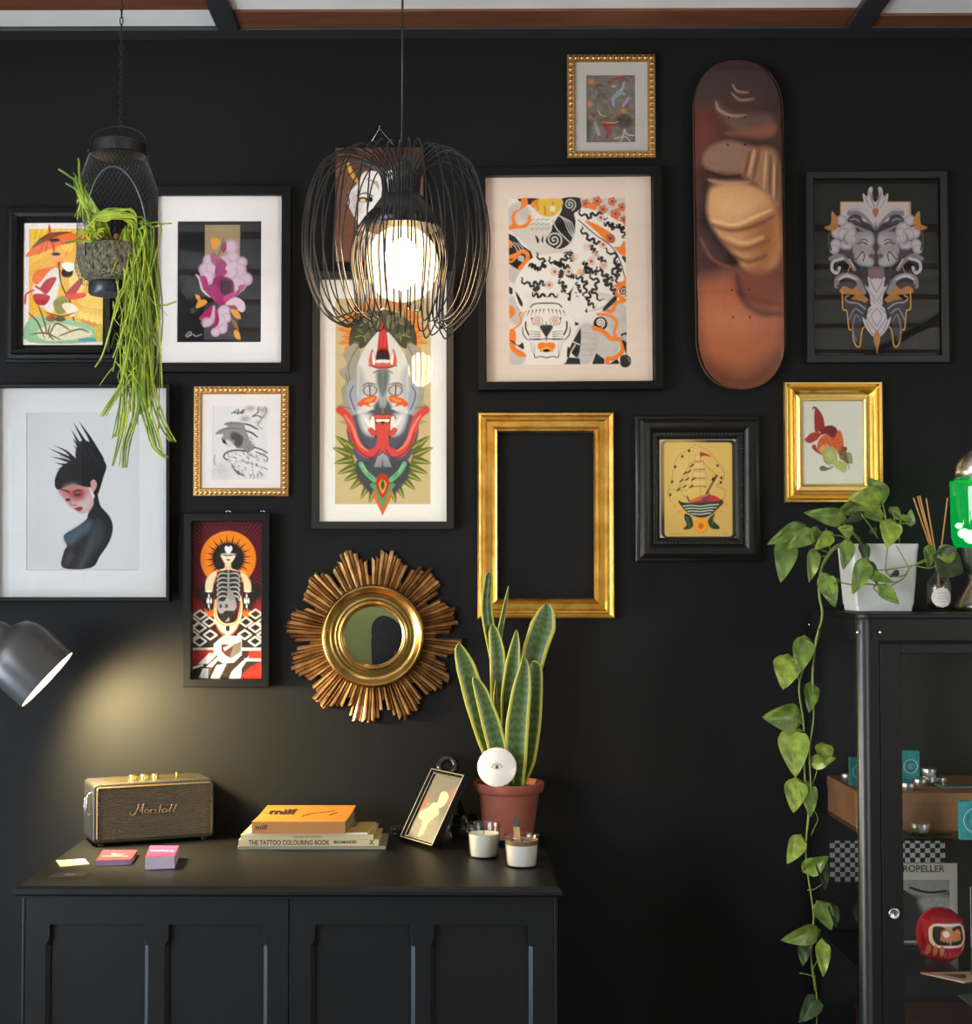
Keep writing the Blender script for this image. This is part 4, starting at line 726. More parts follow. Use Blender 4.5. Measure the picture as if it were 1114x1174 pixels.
# ============================================================= PICTURE 11 : goldfish
P = Pic('shiny stepped gold frame with a red and green fish, above the trailing potted plant', (899, 437, 1012, 577), [(0, 0), (0, .016), (1.5, .02), (3.5, .02), (6, .012), (8, .016), (11, .024), (13, .018), (15, .0115), (19, .0105), (19.5, .012), (21.5, .0125), (22.5, .010), (22.5, .003)], M_gold2); P.back()
A = Art(920.5, 458.5, 991, 557, (204, 198, 184), 1.05).T(7.823, 890, 430)
A.f((214, 208, 194), [240, 600, 500, 700, 800, 820, 800, 1000, 240, 1000], fe=25, a=.6)
r_ = (142, 46, 44)
A.f(r_, [326, 300, 350, 280, 390, 310, 425, 370, 440, 450, 420, 490, 370, 510, 350, 500, 345, 430, 345, 350, 350, 300]); A.s((84, 30, 30), [328, 305, 345, 284, 370, 290], 7); A.f((158, 58, 50), [270, 560, 320, 515, 380, 510, 410, 530, 370, 580, 300, 605, 265, 580]); A.s((70, 50, 36), [262, 565, 268, 595, 320, 605], 6)
A.f((112, 40, 48), [400, 490, 450, 455, 510, 450, 550, 480, 560, 540, 520, 600, 450, 570, 410, 530]); A.f((196, 92, 52), [400, 560, 450, 520, 520, 560, 570, 490, 600, 540, 610, 640, 560, 690, 480, 720, 400, 710, 370, 650, 375, 600]); A.f((150, 60, 40), [320, 640, 350, 620, 380, 680, 400, 710, 350, 680]); A.f((206, 150, 90), [390, 680, 430, 620, 500, 640, 560, 690, 500, 720])
A.s((226, 220, 206), [360, 600, 400, 550, 440, 530], 6, tp=2)
for i in range(12): A.s((150, 56, 40), [400+i*16, 560+(i*31) % 90, 420+i*16, 580+(i*31) % 90], 6, tp=2)
for i in range(6): A.s((92, 36, 44), [440+i*16, 470+i*6, 450+i*14, 520+i*12], 5, tp=2)
A.f((150, 156, 96), [420, 700, 450, 650, 510, 650, 550, 720, 540, 790, 480, 800, 430, 770]); A.e((176, 178, 120), 490, 720, 36, 40, fe=3); A.f((112, 92, 60), [560, 700, 590, 660, 640, 690, 690, 760, 680, 790, 620, 780]); A.f((170, 168, 100), [500, 780, 560, 760, 640, 800, 630, 860, 600, 870, 540, 830]); A.f((138, 142, 96), [640, 700, 680, 700, 690, 780, 660, 790]); A.f((110, 104, 60), [390, 830, 420, 808, 470, 830, 515, 815, 500, 835, 440, 858, 400, 855]); A.s((90, 86, 56), [430, 770, 480, 810, 510, 820], 5)
A.e((60, 48, 34), 592, 735, 22, 22); A.e((190, 170, 110), 592, 735, 15); A.e((30, 26, 24), 592, 735, 9); A.s((84, 80, 60), [640, 790, 660, 820, 655, 840], 6); A.f((120, 60, 50), [590, 640, 640, 645, 635, 680, 600, 670]); A.s((170, 166, 150), [610, 940, 640, 930, 655, 910], 5, a=.6)
A.build('artwork', P.root, P.L, .0085, rough=.7); P.glass((920.5, 458.5, 991, 557), .0095)
# ============================================================= PICTURE 12 : small top print
P = Pic('small beaded bronze frame with a murky multicoloured print, topmost picture on the wall', (650.5, 61, 751.5, 181), [(0, 0), (0, .012), (1, .014), (8, .015), (9, .012), (9, .003)], M_gold3, beads=(4.4, .0135, 2.8, 6.6, 0)); P.back()
P.mount((658, 69, 744, 173.5), (672, 84, 729.5, 162), .0085, mat('dimmed_mount', (.42, .385, .35), .8, srgb=False))  # mount colour darkened to carry the light falloff towards the ceiling
A = Art(671, 83, 730.5, 163, (104, 96, 84), 1.05).T(8.383, 640, 50)
rnd = random.Random(5)
cols = [(120, 112, 104), (84, 78, 66), (104, 84, 84), (92, 96, 96), (116, 110, 84), (70, 62, 54), (128, 100, 94)]
for i in range(150): x = rnd.uniform(270, 745); y = rnd.uniform(285, 935); a_ = rnd.uniform(-1, 1.6); l = rnd.uniform(40, 130); A.s(rnd.choice(cols), [x, y, x+l*.5*math.cos(a_), y+l*.5*math.sin(a_), x+l*math.cos(a_+.7), y+l*math.sin(a_+.7)], rnd.uniform(8, 30), tp=2, fe=.8, a=.6)
A.s((130, 60, 60), [480, 380, 540, 330, 620, 320, 690, 350], 32, tp=2); A.s((150, 150, 156), [560, 460, 620, 420, 640, 350], 22, tp=2); A.s((130, 134, 140), [540, 600, 530, 520, 600, 460, 650, 480], 40, tp=2); A.s((150, 120, 160), [620, 600, 660, 540, 690, 500], 34, tp=2); A.s((130, 50, 56), [470, 900, 490, 820, 450, 760, 540, 770], 50, tp=2, fe=1.2)
for x, y in ((318, 350), (300, 572), (630, 635)): A.e((200, 108, 60), x, y, 26, 22, fe=1.5, a=.85)
A.s((160, 150, 90), [380, 620, 410, 670, 470, 690], 16, tp=2); A.s((170, 160, 80), [510, 400, 560, 395], 18, tp=2); A.s((176, 170, 164), [540, 900, 620, 880, 640, 810, 660, 860, 740, 870], 10); A.s((176, 170, 164), [600, 930, 640, 880, 700, 930], 8); A.s((140, 140, 136), [350, 740, 380, 830, 400, 870], 36, tp=2); A.s((160, 90, 110), [290, 700, 320, 680], 34, tp=2); A.f((56, 50, 42), [560, 720, 640, 660, 720, 720, 680, 800, 600, 790], fe=2, a=.7); A.s((190, 130, 90), [420, 740, 520, 750, 590, 735], 12, tp=2); A.f((60, 66, 44), [272, 740, 320, 760, 290, 930, 272, 930], fe=2, a=.7)
A.build('artwork', P.root, P.L, .0065, rough=.6); P.glass((659, 70, 743, 173), .0105)
# ============================================================= empty gold frame
P = Pic('empty rectangular gold frame showing bare black wall', (547.5, 472, 704, 709.5), [(0, 0), (0, .014), (1.5, .018), (4, .019), (6, .016), (7, .018), (9, .0175), (11, .012), (17, .012), (20, .019), (22, .021), (23.5, .016), (23.5, .001)], M_gold, name='empty_frame', cat='frame')
# ============================================================= skateboard deck (generic drapery painting in the same browns)
c = Wp(846, 257, .03); root = thing('skateboard_deck', 'brown skateboard deck painted with soft drapery, mounted upright on the wall', 'skateboard deck', (c.x, 0, c.z), ry=math.radians(-.35))
L = lambda px, py: ((lambda q: (q.x-c.x, q.z-c.z))(Wp(px, py, .03)))
A = Art(794, 67, 898, 448, (66, 40, 34), 1.15, .7).T(2.8615, 780, 50)
A.f((94, 46, 38), [40, 200, 110, 220, 120, 330, 60, 400, 40, 380], fe=12); A.f((58, 42, 42), [40, 60, 340, 60, 340, 210, 200, 170, 40, 210], fe=14)
A.f((92, 70, 62), [118, 190, 150, 225, 210, 240, 300, 240, 312, 290, 270, 312, 180, 290, 130, 240], fe=5); A.s((146, 116, 100), [118, 195, 128, 222, 170, 242, 220, 240], 9, tp=2, fe=1.4); A.s((140, 110, 96), [175, 135, 190, 160, 230, 165], 7, tp=2, fe=1.2); A.s((130, 100, 86), [170, 165, 200, 190, 250, 185], 8, tp=2, fe=1.2)
A.f((128, 74, 58), [150, 300, 240, 285, 310, 270, 312, 300, 260, 312, 200, 306], fe=4)
A.f((128, 96, 78), [70, 385, 100, 340, 160, 325, 220, 340, 240, 350, 215, 425, 140, 430, 90, 415], fe=3); A.f((146, 104, 76), [200, 430, 225, 360, 300, 350, 326, 400, 326, 540, 290, 520, 250, 470], fe=4)
for l in ([230, 360, 210, 440], [262, 350, 240, 450], [300, 370, 295, 500], [320, 400, 318, 520]): A.s((96, 60, 40), l, 10, tp=2, fe=2)
for l in ([245, 352, 225, 440], [285, 360, 275, 480], [312, 400, 308, 510]): A.s((196, 150, 112), l, 7, tp=2, fe=1.6)
A.s((48, 30, 26), [80, 420, 150, 445, 200, 435], 9, tp=2, fe=1.2); A.s((150, 112, 94), [88, 450, 150, 465, 230, 460], 14, tp=2, fe=2)
# a plain smooth rounded form lit from the upper left where the original motif sits
A.f((186, 132, 88), [82, 520, 100, 480, 160, 468, 240, 475, 300, 520, 326, 600, 326, 700, 290, 755, 240, 765, 180, 720, 120, 640, 88, 580], fe=3); A.f((206, 156, 108), [100, 510, 150, 485, 220, 495, 260, 540, 200, 600, 120, 590], fe=14); A.f((150, 92, 54), [230, 600, 326, 560, 326, 700, 280, 755, 230, 740], fe=14)
A.s((222, 176, 128), [90, 580, 170, 600, 240, 575, 300, 550], 9, tp=2, fe=2); A.s((88, 50, 34), [100, 600, 170, 618, 250, 600, 310, 570], 12, tp=2, fe=3); A.s((110, 64, 42), [130, 650, 200, 680, 290, 650], 12, tp=2, fe=4); A.s((214, 166, 120), [150, 640, 210, 660, 270, 640], 8, tp=2, fe=3); A.s((90, 50, 34), [170, 700, 220, 720, 280, 700], 9, tp=2, fe=3)
A.f((36, 24, 24), [70, 470, 90, 470, 84, 560, 120, 640, 190, 720, 150, 740, 90, 700, 60, 600], fe=4); A.f((64, 38, 36), [48, 600, 90, 640, 160, 735, 110, 770, 50, 760], fe=5); A.s((112, 72, 62), [60, 640, 100, 710, 160, 738], 8, tp=2, fe=2)
A.f((150, 84, 56), [48, 800, 110, 770, 190, 760, 326, 830, 336, 960, 300, 1080, 200, 1130, 100, 1090, 50, 960], fe=12); A.f((110, 56, 40), [180, 760, 326, 760, 326, 860, 250, 880, 190, 830], fe=8); A.s((66, 36, 28), [180, 760, 200, 840, 250, 885, 330, 890], 22, tp=2, fe=4); A.f((84, 46, 34), [70, 1040, 200, 1080, 320, 1020, 260, 1130, 120, 1130], fe=14); A.f((176, 104, 72), [110, 860, 230, 900, 200, 960, 100, 930], fe=16, a=.6)
for x, y in ((155, 337), (213, 337), (160, 247), (215, 247), (163, 812), (221, 812), (165, 901), (223, 901)): A.e((20, 14, 12), x, y, 3.4)
A.grain(.04)
hw_ = 51.2; 
def deckmask(X, Y):
    x = np.abs(X-(795+(Y-67)/380*2.6+hw_)); R = 62.0
    top = 68.5+R; bot = 446-R
    dy = np.where(Y < top, (top-Y)/R, np.where(Y > bot, (Y-bot)/R, 0)); return x <= hw_*np.power(np.clip(1-dy**2.3, 0, 1), .43)+.01
def bend(X, Y, h):
    x = (X-(795+(Y-67)/380*2.6+hw_))/hw_; e = np.clip((70+70-Y)/70, 0, 1)**2+np.clip((Y-374)/72, 0, 1)**2
    return h-.006*(1-x**2)-.0+e*.012
A.build('painted_face', root, L, .034, rough=.35, coat=.4, mask=deckmask, bend=bend)
b = B(); n = 96; out = []
for i in range(n):
    a_ = 2*PI*i/n; 
    out.append(a_)
ys = np.concatenate([68.5+62*(1-np.cos(np.linspace(0, PI/2, 14))), np.linspace(140, 374, 12), 446-62*(1-np.cos(np.linspace(PI/2, 0, 14)))])
lft = []; rgt = []
for y in ys:
    dy = max(0, (130.5-y)/62, (y-384)/62); w = hw_*max(0, 1-min(dy, 1)**2.3)**.43; cx_ = 795+(y-67)/380*2.6+hw_
    lft.append((cx_-w-.25, y)); rgt.append((cx_+w+.25, y))
ol = lft+rgt[::-1]; k0 = []
for px, py in ol:
    x, z = L(px, py); yb_ = float(bend(np.array(px), np.array(py), -.034)); k0.append((x, yb_, z))
N = len(k0); vs = [(x, y+.0006, z) for x, y, z in k0]+[(x, y+.011, z) for x, y, z in k0]
b.add(vs, [(i, (i+1) % N, N+(i+1) % N, N+i) for i in range(N)]); h_ = len(lft)
b.add(vs[N:], [(i, i+1, N-2-i, N-1-i) for i in range(h_-1)])
b.obj('plywood_edge', mat('maple_ply_edge', (120, 84, 60), .4), root)
for zf in (.1, -.1): b = B(); b.tube([(0, -.024, zf), (0, 0, zf)], .006, 10); b.obj('wall_fixing', M_blkm, root)
# ============================================================= sunburst mirror
c = Wp(427.5, 729.3, .02); k = kpp(.02); root = thing('sunburst_mirror', 'round mirror in a gold sunburst frame of carved rays', 'mirror', (c.x, -.003, c.z))
b = B(); rnd = random.Random(11)
lens = {0: 99, 15: 80, 30: 80, 45: 92, 60: 96, 75: 78, 90: 90, 105: 99, 120: 84, 135: 88, 150: 78, 165: 90, 180: 96, 195: 95, 210: 90, 225: 98, 240: 100, 255: 96, 270: 90, 285: 98, 300: 84, 315: 92, 330: 90, 345: 90}
N = 116
for i in range(N):
    a_ = 2*PI*i/N; gp = (i % 10)/10; Lr = 80+19*math.sin(PI*gp)**.8+rnd.uniform(-4, 4)
    if i % 10 in (0,): Lr -= 8
    r0, r1 = 52*k, Lr*k; w0 = 52*k*PI/N*.9; w1 = r1*PI/N*.84; h0 = .009+.004*(i % 2); t = .005+rnd.uniform(0, .004)
    ux = Vector((math.cos(a_), 0, math.sin(a_))); uy = Vector((-math.sin(a_), 0, math.cos(a_))); n_ = Vector((0, -1, 0)); sl = rnd.uniform(-.004, .004)
    vs = [ux*r0-uy*w0+n_*h0, ux*r0+n_*(h0+t), ux*r0+uy*w0+n_*h0, ux*(r1-sl)-uy*w1+n_*(h0-.002), ux*r1+n_*(h0+t-.003), ux*(r1+sl)+uy*w1+n_*(h0-.002), ux*r0-uy*w0+n_*.002, ux*r0+uy*w0+n_*.002, ux*(r1-sl)-uy*w1+n_*.004, ux*(r1+sl)+uy*w1+n_*.004]
    b.add(vs, [(0, 3, 4, 1), (1, 4, 5, 2), (0, 6, 8, 3), (2, 5, 9, 7), (3, 8, 9, 5, 4), (6, 7, 9, 8)])
b.obj('sunburst_rays', mat('ray_gold', (.70, .50, .29), .38, 1, srgb=False, bump=.15, bscale=60, col2=(.46, .29, .14), nscale=30), root)
MR = Matrix.Rotation(PI/2, 4, 'X')
pr = [(33.5, .012), (35, .019), (37, .021), (39, .019), (40, .0175), (41.5, .019), (43, .018), (47, .0165), (51, .021), (54, .029), (55.5, .031), (57, .0295), (57.6, .0275), (58.6, .0265), (59.2, .023), (59.2, .004)]
b = B(); b.lathe([(r*k, h) for r, h in pr], 72, M=MR, cap=False); b.obj('round_frame', mat('antique_gold_ring', (.55, .35, .12), .24, 1, srgb=False, bump=.1, bscale=30, col2=(.36, .2, .05), nscale=18), root, smooth=True)
R_ = 34.5*k; b = B(); b.lathe([(R_*math.sin(t), .0125+.0016*math.cos(t)-.0016) for t in np.linspace(PI/2, 0.0001, 12)], 64, M=MR, cap=False); b.obj('mirror_glass', mat('mirror_silvering', (.86, .88, .86), .01, 1, srgb=False), root, smooth=True)
# ============================================================= PENDANT LAMP (wire cage)
dp = .75; kp = kpp(dp); C0 = Wp(461, 300, dp); Cg = Wp(453.5, 300, dp)
root = thing('pendant_lamp', 'black wire cage pendant lamp with a glowing globe, hanging before the picture wall', 'pendant lamp', C0)
zp = lambda py: Wp(461, py, dp).z-C0.z
M_wire = mat('black_wire', (.02, .019, .018), .3, .4, srgb=False)
b = B(); b.tube([(0, 0, zp(178)), (0, 0, zc-C0.z)], .0022, 8); b.obj('cord', M_blkm, root, smooth=True)
b = B(); b.lathe([(.0, zp(182)), (.016, zp(182)), (.019, zp(186)), (.019, zp(214)), (.024, zp(220)), (24*kp, zp(226)), (33*kp, zp(238)), (39*kp, zp(250)), (42*kp, zp(262)), (41.4*kp, zp(262)), (38*kp, zp(250)), (32*kp, zp(240)), (22*kp, zp(228)), (0, zp(224))], 40, cap=False)
b.obj('lamp_holder', mat('black_enamel', (.012, .011, .01), .4, srgb=False), root, smooth=True)
M_g1 = bpy.data.materials.new('opal_globe'); M_g1.use_nodes = True; nt = M_g1.node_tree; nt.nodes.clear()
o_ = nt.nodes.new('ShaderNodeOutputMaterial'); t_ = nt.nodes.new('ShaderNodeBsdfTransparent'); e_ = nt.nodes.new('ShaderNodeEmission'); a_ = nt.nodes.new('ShaderNodeAddShader'); t_.inputs[0].default_value = (.8, .74, .66, 1); e_.inputs[0].default_value = (1, .74, .44, 1); e_.inputs[1].default_value = 1.0
nt.links.new(t_.outputs[0], a_.inputs[0]); nt.links.new(e_.outputs[0], a_.inputs[1]); nt.links.new(a_.outputs[0], o_.inputs[0])
gz = zp(303); 
b = B(); prof = []
for i in range(25):
    t = PI*i/24; rr = 41.5*kp*math.sin(t)**.85; prof.append((max(rr, 1e-6), gz-43*kp*math.cos(t)))
b.lathe(prof, 40, cap=False); b.obj('glass_globe', M_g1, root, smooth=True)
M_bulb = mat('bulb_glow', (255, 230, 190), .5, emis=(255, 214, 160), es=72)
b = B(); b.sph((0, 0, gz), 21*kp, 24, sc3=(1, 1, 1.45)); b.obj('bulb', M_bulb, root, smooth=True)
NW = 40
wm = None
for i in range(NW):
    a = 2*PI*(i+.5)/NW; rv = random.Random(i); off = rv.uniform(-1, 1)
    Rm = (105+3*off)*kp; zb_ = zp(372+9*off+4*math.cos(a)); 
    P_ = [(20, 233), (21, 215), (24, 200), (38, 186), (62, 178+3*off), (86, 192), (100, 225), (106, 268), (104, 305), (92, 345), (76, 366)]
    pts = [(r*kp*(Rm/(105*kp)), zp(y)) for r, y in P_]
    pts += [(60*kp, zb_), (54*kp, zb_+3*kp), (50*kp, zb_+14*kp), (52*kp, zp(330)), (56*kp, zp(300)), (52*kp, zp(272)), (40*kp, zp(250)), (26*kp, zp(236)), (20*kp, zp(233))]
    pts = smooth_path(pts, 5); cx_, sx_ = math.cos(a), math.sin(a)
    tw = rv.uniform(-.05, .05)
    b = B(); b.tube([(r*math.cos(a+tw*min(1, max(0, (r/kp-30)/70)))-6.5*kp*min(1, r/kp/100), r*math.sin(a+tw*min(1, max(0, (r/kp-30)/70))), z) for r, z in pts], .0015, 5)
    b.obj('wire', M_wire, root, smooth=True)
# ============================================================= WALL / DESK LAMP HEAD at left edge
dl = .21; kl = kpp(dl)
E1, E2 = Wp(82.5, 747.5, dl), Wp(27, 811, dl); ctr = (E1+E2)/2; Rl = (E1-E2).length/2
v = (E1-E2).normalized(); ax = Vector((v.z, 0, -v.x)); 
if ax.x < 0: ax = -ax
vd = (ctr-cam.location).normalized(); ax = (ax-vd*ax.dot(vd)-vd*.085).normalized()      # pointing down right, very slightly towards the room
zq = ax; xq = Vector((0, 1, 0)).cross(zq).normalized(); yq = zq.cross(xq); ML = Matrix((xq, yq, zq)).transposed()
root = thing('wall_lamp', 'grey metal spot lamp head at left edge, tilted down and lit', 'lamp', ctr)
M_gr = mat('grey_lamp_enamel', (.055, .053, .052), .34, .2, srgb=False)
M4 = ML.to_4x4(); s_ = Rl
b = B(); b.lathe([(s_*1.0, 0), (s_*1.0, -s_*.5), (s_*.985, -s_*1.0), (s_*.93, -s_*1.3), (s_*.8, -s_*1.52), (s_*.55, -s_*1.68), (s_*.4, -s_*1.74), (s_*.38, -s_*1.72), (s_*.53, -s_*1.66), (s_*.78, -s_*1.5), (s_*.91, -s_*1.28), (s_*.965, -s_*1.0), (s_*.98, -s_*.5), (s_*.985, 0), (s_*1.0, 0)], 56, M=M4, cap=False); b.obj('lamp_shade', M_gr, root, smooth=True)
b = B(); b.lathe([(s_*.42, -s_*1.72), (s_*.40, -s_*1.85), (s_*.36, -s_*2.0), (s_*.26, -s_*2.1), (0.001, -s_*2.12)], 32, M=M4, cap=False)
jt = M4 @ Vector((0, 0, -s_*2.0)); b.tube([jt, jt+Vector((-.06, .0, .03)), jt+Vector((-.15, .06, .08)), jt+Vector((-.18, dl-.02, .08))], .009, 10); b.obj('lamp_arm', M_gr, root, smooth=True)
q = jt+Vector((-.18, dl-.02, .08)); b = B(); b.lathe([(.05, 0), (.05, .018), (.045, .022), (0.001, .022)], 32, c=(0, 0, 0), M=Matrix.Translation(q+Vector((0, .012, 0))) @ Matrix.Rotation(PI/2, 4, 'X')); b.obj('wall_plate', M_gr, root, smooth=True)
b = B(); b.lathe([(0.0001, -.012), (s_*.97, -.012), (s_*.97, -.002), (.0001, .004)], 48, M=M4, cap=False)
M_disc = mat('lit_diffuser', (255, 240, 215), .5, emis=(255, 226, 170), es=9)
b.obj('diffuser', M_disc, root, smooth=True)
ld = bpy.data.lights.new('lamp_spot', 'SPOT'); ld.energy = 76; ld.color = (1, .78, .38); ld.spot_size = math.radians(138); ld.spot_blend = .8; ld.shadow_soft_size = .06
lo = bpy.data.objects.new('lamp_spot', ld); COL.objects.link(lo); lo.location = ctr+ax*.02
aim = (ax+Vector((.0, .36, .0))).normalized(); lo.rotation_euler = aim.to_track_quat('-Z', 'Y').to_euler()
# ============================================================= HANGING PLANTER
dh = .45; kh = kpp(dh); c = Wp(134, 335, dh); c2 = Wp(138, 0, dh)
root = thing('hanging_planter', 'black wire mesh planter hanging from a chain at the left', 'planter', c)
hz = lambda py: Wp(134, py, dh).z-c.z; hx = lambda px: Wp(px, 335, dh).x-c.x
b = B(); b.lathe([(.001, hz(338)), (21*kh, hz(338)), (22.5*kh, hz(336)), (22.5*kh, hz(326)), (21.5*kh, hz(324)), (.001, hz(324))], 40, c=(hx(124), 0, 0)); b.obj('base', mat('blue_black_metal', (.03, .034, .04), .35, .3, srgb=False), root, smooth=True, auto=40)
b = B(); xo = 0; cap_c = (hx(134.5), 0, 0)
b.lathe([(.001, hz(163)), (29*kh, hz(164)), (31.5*kh, hz(166)), (31.5*kh, hz(178)), (29*kh, hz(180)), (.001, hz(180))], 48, c=cap_c); 
b.obj('lid', M_blkm, root, smooth=True, auto=40)
b = B(); yv = 31.5*kh; ps = [(cap_c[0]-33*kh, 0, hz(172)), (cap_c[0]-32*kh, 0, hz(160)), (cap_c[0]-22*kh, 0, hz(150)), (hx(136), 0, hz(145)), (cap_c[0]+22*kh, 0, hz(150)), (cap_c[0]+33*kh, 0, hz(162)), (cap_c[0]+34*kh, 0, hz(178))]
b.tube([tuple(p) for p in smooth_path(ps, 5)], .0016, 6); b.sph((cap_c[0]-34*kh, 0, hz(173)), .004, 8); b.sph((cap_c[0]+35*kh, 0, hz(179)), .004, 8); b.obj('handle', M_blkm, root, smooth=True)
# mesh body : diagonal wires on a tapering drum, with an arched opening to the front right
M_mesh = mat('mesh_wire', (.07, .075, .075), .4, .5, srgb=False)
def drum(t, a):     # t 0 bottom ..1 top
    zt = hz(326)+(hz(180)-hz(326))*t
    r = (46 if t < .75 else 46-(t-.75)/.25*13)*kh*(1-.28*max(0, .13-t)/.13)
    return Vector((hx(134)+r*math.cos(a)-(8*kh*max(0, .2-t)/.2), r*math.sin(a), zt))
b = B(); nw = 46
for s in (1, -1):
    for i in range(nw):
        pts = []
        for j in range(27):
            t = j/26; a = 2*PI*i/nw+s*t*2.3; p = drum(t, a)
            xr = (p.x-hx(139))/(34*kh); zr = (p.z-hz(280))/(hz(203)-hz(280)); inside = p.y < 0 and t > .27 and abs(xr) < 1 and zr < math.sqrt(max(0, 1-xr*xr))
            if inside:
                if len(pts) > 1: b.tube(pts, .0004, 3, cap=False)
                pts = []
            else: pts.append(p)
        if len(pts) > 1: b.tube(pts, .0004, 3, cap=False)
b.obj('wire_mesh', M_mesh, root)
b = B(); pts = []
for j in range(25):
    a = PI*j/24; xx = hx(139)-34*kh*math.cos(a); zz = hz(278)+(hz(203)-hz(278))*math.sin(a); yy = -math.sqrt(max(.0004, (46*kh)**2-(xx-hx(134))**2)); pts.append((xx, yy, zz))
pts = [(pts[0][0], pts[0][1], hz(300))]+pts+[(pts[-1][0], pts[-1][1], hz(300))]
b.tube(pts, .0016, 6)
b.obj('arch_rim', mat('grey_black_rim', (.14, .14, .145), .3, .6, srgb=False), root, smooth=True)
# coir lining / soil
b = B(); b.lathe([(.001, hz(322)), (30*kh, hz(324)), (39*kh, hz(318)), (44*kh, hz(304)), (44.5*kh, hz(286)), (38*kh, hz(283)), (.001, hz(282))], 36, c=(hx(133), 0, 0)); b.obj('moss_lining', mat('coir', (132, 124, 92), .95, bump=1, bscale=260, col2=(30, 28, 22), nscale=190, stretch=(1, 1, .5)), root, smooth=True)
b = B(); ztop = zc-c.z+.002; zz = hz(147); i = 0; x0_ = hx(137); x1_ = c2.x-c.x
while zz < ztop:
    f_ = (zz-hz(147))/(ztop-hz(147)); xx = x0_+(x1_-x0_)*0; R = Matrix.Translation((xx, 0, zz)) @ Matrix.Rotation(PI/2*(i % 2), 4, 'Z')
    L_ = .0055 if zz < hz(60) else .0085; b.tube([R @ Vector((.0032*math.cos(q), 0, L_*math.sin(q))) for q in np.linspace(0, 2*PI, 11)[:-1]], .0008 if zz < hz(60) else .0013, 5, closed=True); zz += L_*1.7; i += 1
b.obj('chain', M_blkm, root, smooth=True)
pr_ = thing('trailing_cactus', 'bright green trailing cactus spilling from the hanging mesh planter', 'plant', (c.x, c.y, c.z))
M_rh = mat('lime_stem', (126, 152, 30), .5, noise=.45, nscale=30, col2=(78, 108, 24), sss=.15); M_rh2 = mat('yellow_lime_stem', (168, 184, 52), .5, noise=.3, nscale=30, sss=.15)
rnd = random.Random(21)
def strand(b, P_, r0, r1, mi=0):
    p = smooth_path([np.array(q, float) for q in P_], 5); n = len(p); b.tube([tuple(q) for q in p], [r0+(r1-r0)*i/(n-1) for i in range(n)], 5, mi)
h3 = lambda px, py, dy=0: (hx(px), dy, hz(py))
b = B()
for i in range(135):      # the main cascade
    x0 = rnd.gauss(160, 9); y0 = rnd.uniform(262, 300); e = min(1, max(0, rnd.betavariate(1.6, 1.5))); ye = 300+e*215; xe = 158+rnd.gauss(0, 9)+(8 if ye > 430 and rnd.random() < .4 else 0)
    if e > .62: xe += rnd.uniform(-8, 20)
    xm = (x0+xe)/2+rnd.gauss(4, 7); dy = rnd.uniform(-.075, -.015)
    st = h3(140+rnd.uniform(-6, 8), 286, -.01)
    strand(b, [st, h3(148, 272+rnd.uniform(-8, 8), -.03), h3(x0, y0, dy*.9), h3(xm, (y0+ye)/2, dy+rnd.uniform(-.01, .01)), h3(xe, ye, dy)], .0021, .0012, rnd.random() < .4)
for i in range(90):      # fine short fringe
    y = rnd.uniform(300, 440); x = 160+rnd.gauss(0, 11); a = rnd.uniform(-.9, 1.1); l = rnd.uniform(8, 24); dy = rnd.uniform(-.085, -.02)
    strand(b, [h3(x, y, dy), h3(x+l*.5*math.sin(a), y+l*.5, dy-.004), h3(x+l*math.sin(a), y+l, dy)], .001, .0006, rnd.random() < .5)
for P_ in ([(148, 410), (150, 440), (146, 490), (136, 536)], [(158, 430), (160, 470), (150, 510), (146, 538)], [(166, 430), (172, 470), (182, 500), (187, 520)], [(166, 400), (176, 450), (190, 490), (201, 509)], [(160, 440), (172, 490), (180, 515), (193, 527)], [(150, 400), (144, 440), (128, 470), (121, 480)], [(152, 420), (145, 460), (140, 495), (136, 503)], [(170, 300), (178, 330), (186, 350), (189, 372)], [(166, 260), (180, 266), (192, 264), (200, 262)], [(170, 330), (182, 352), (196, 355), (206, 350)], [(145, 340), (134, 385), (124, 410), (116, 424)], [(152, 370), (142, 400), (138, 420), (136, 430)], [(166, 360), (180, 382), (186, 394)], [(160, 280), (172, 285), (180, 300), (188, 340)]):
    for j in range(3 if P_[0][1] > 380 else 1):
        o1 = j*3.5; strand(b, [h3(x+o1+rnd.uniform(-1, 1), y, -.05+rnd.uniform(-.01, .01)) for x, y in P_], .0026, .0017, rnd.random() < .5)
for i in range(34):      # upper left tufts pushing through the mesh
    x1 = rnd.uniform(88, 112); y1 = 200+(x1-88)*1.0+rnd.uniform(0, 55); strand(b, [h3(124+rnd.uniform(-10, 10), 288, -.01), h3(118+rnd.uniform(-10, 10), 262, -.05), h3(106+rnd.uniform(-6, 8), 238, -.07), h3(x1, y1, -.05)], .0024, .0018, rnd.random() < .45)
for P_ in ([(112, 262), (98, 222), (88, 212), (76, 204)], [(108, 250), (100, 215), (99, 196), (98, 192)], [(116, 286), (100, 284), (90, 286), (84, 287)], [(110, 250), (100, 230), (88, 222), (84, 220)]): strand(b, [h3(x, y, -.07) for x, y in P_], .0028, .002, 0)
for i in range(20): strand(b, [h3(120, 288, -.03), h3(116+rnd.uniform(-10, 6), 262, -.06), h3(130, 256+rnd.uniform(-8, 6), -.065), h3(146+rnd.uniform(0, 14), 250+rnd.uniform(-3, 12), -.06), h3(162, 266+rnd.uniform(-4, 8), -.05)], .0026, .0016, rnd.random() < .5)
for i in range(16): x = rnd.uniform(106, 130); strand(b, [h3(122, 290, -.02), h3(x, 274, -.06), h3(x+rnd.uniform(-12, 12), 262+rnd.uniform(0, 22), -.075)], .0026, .0016, 1)
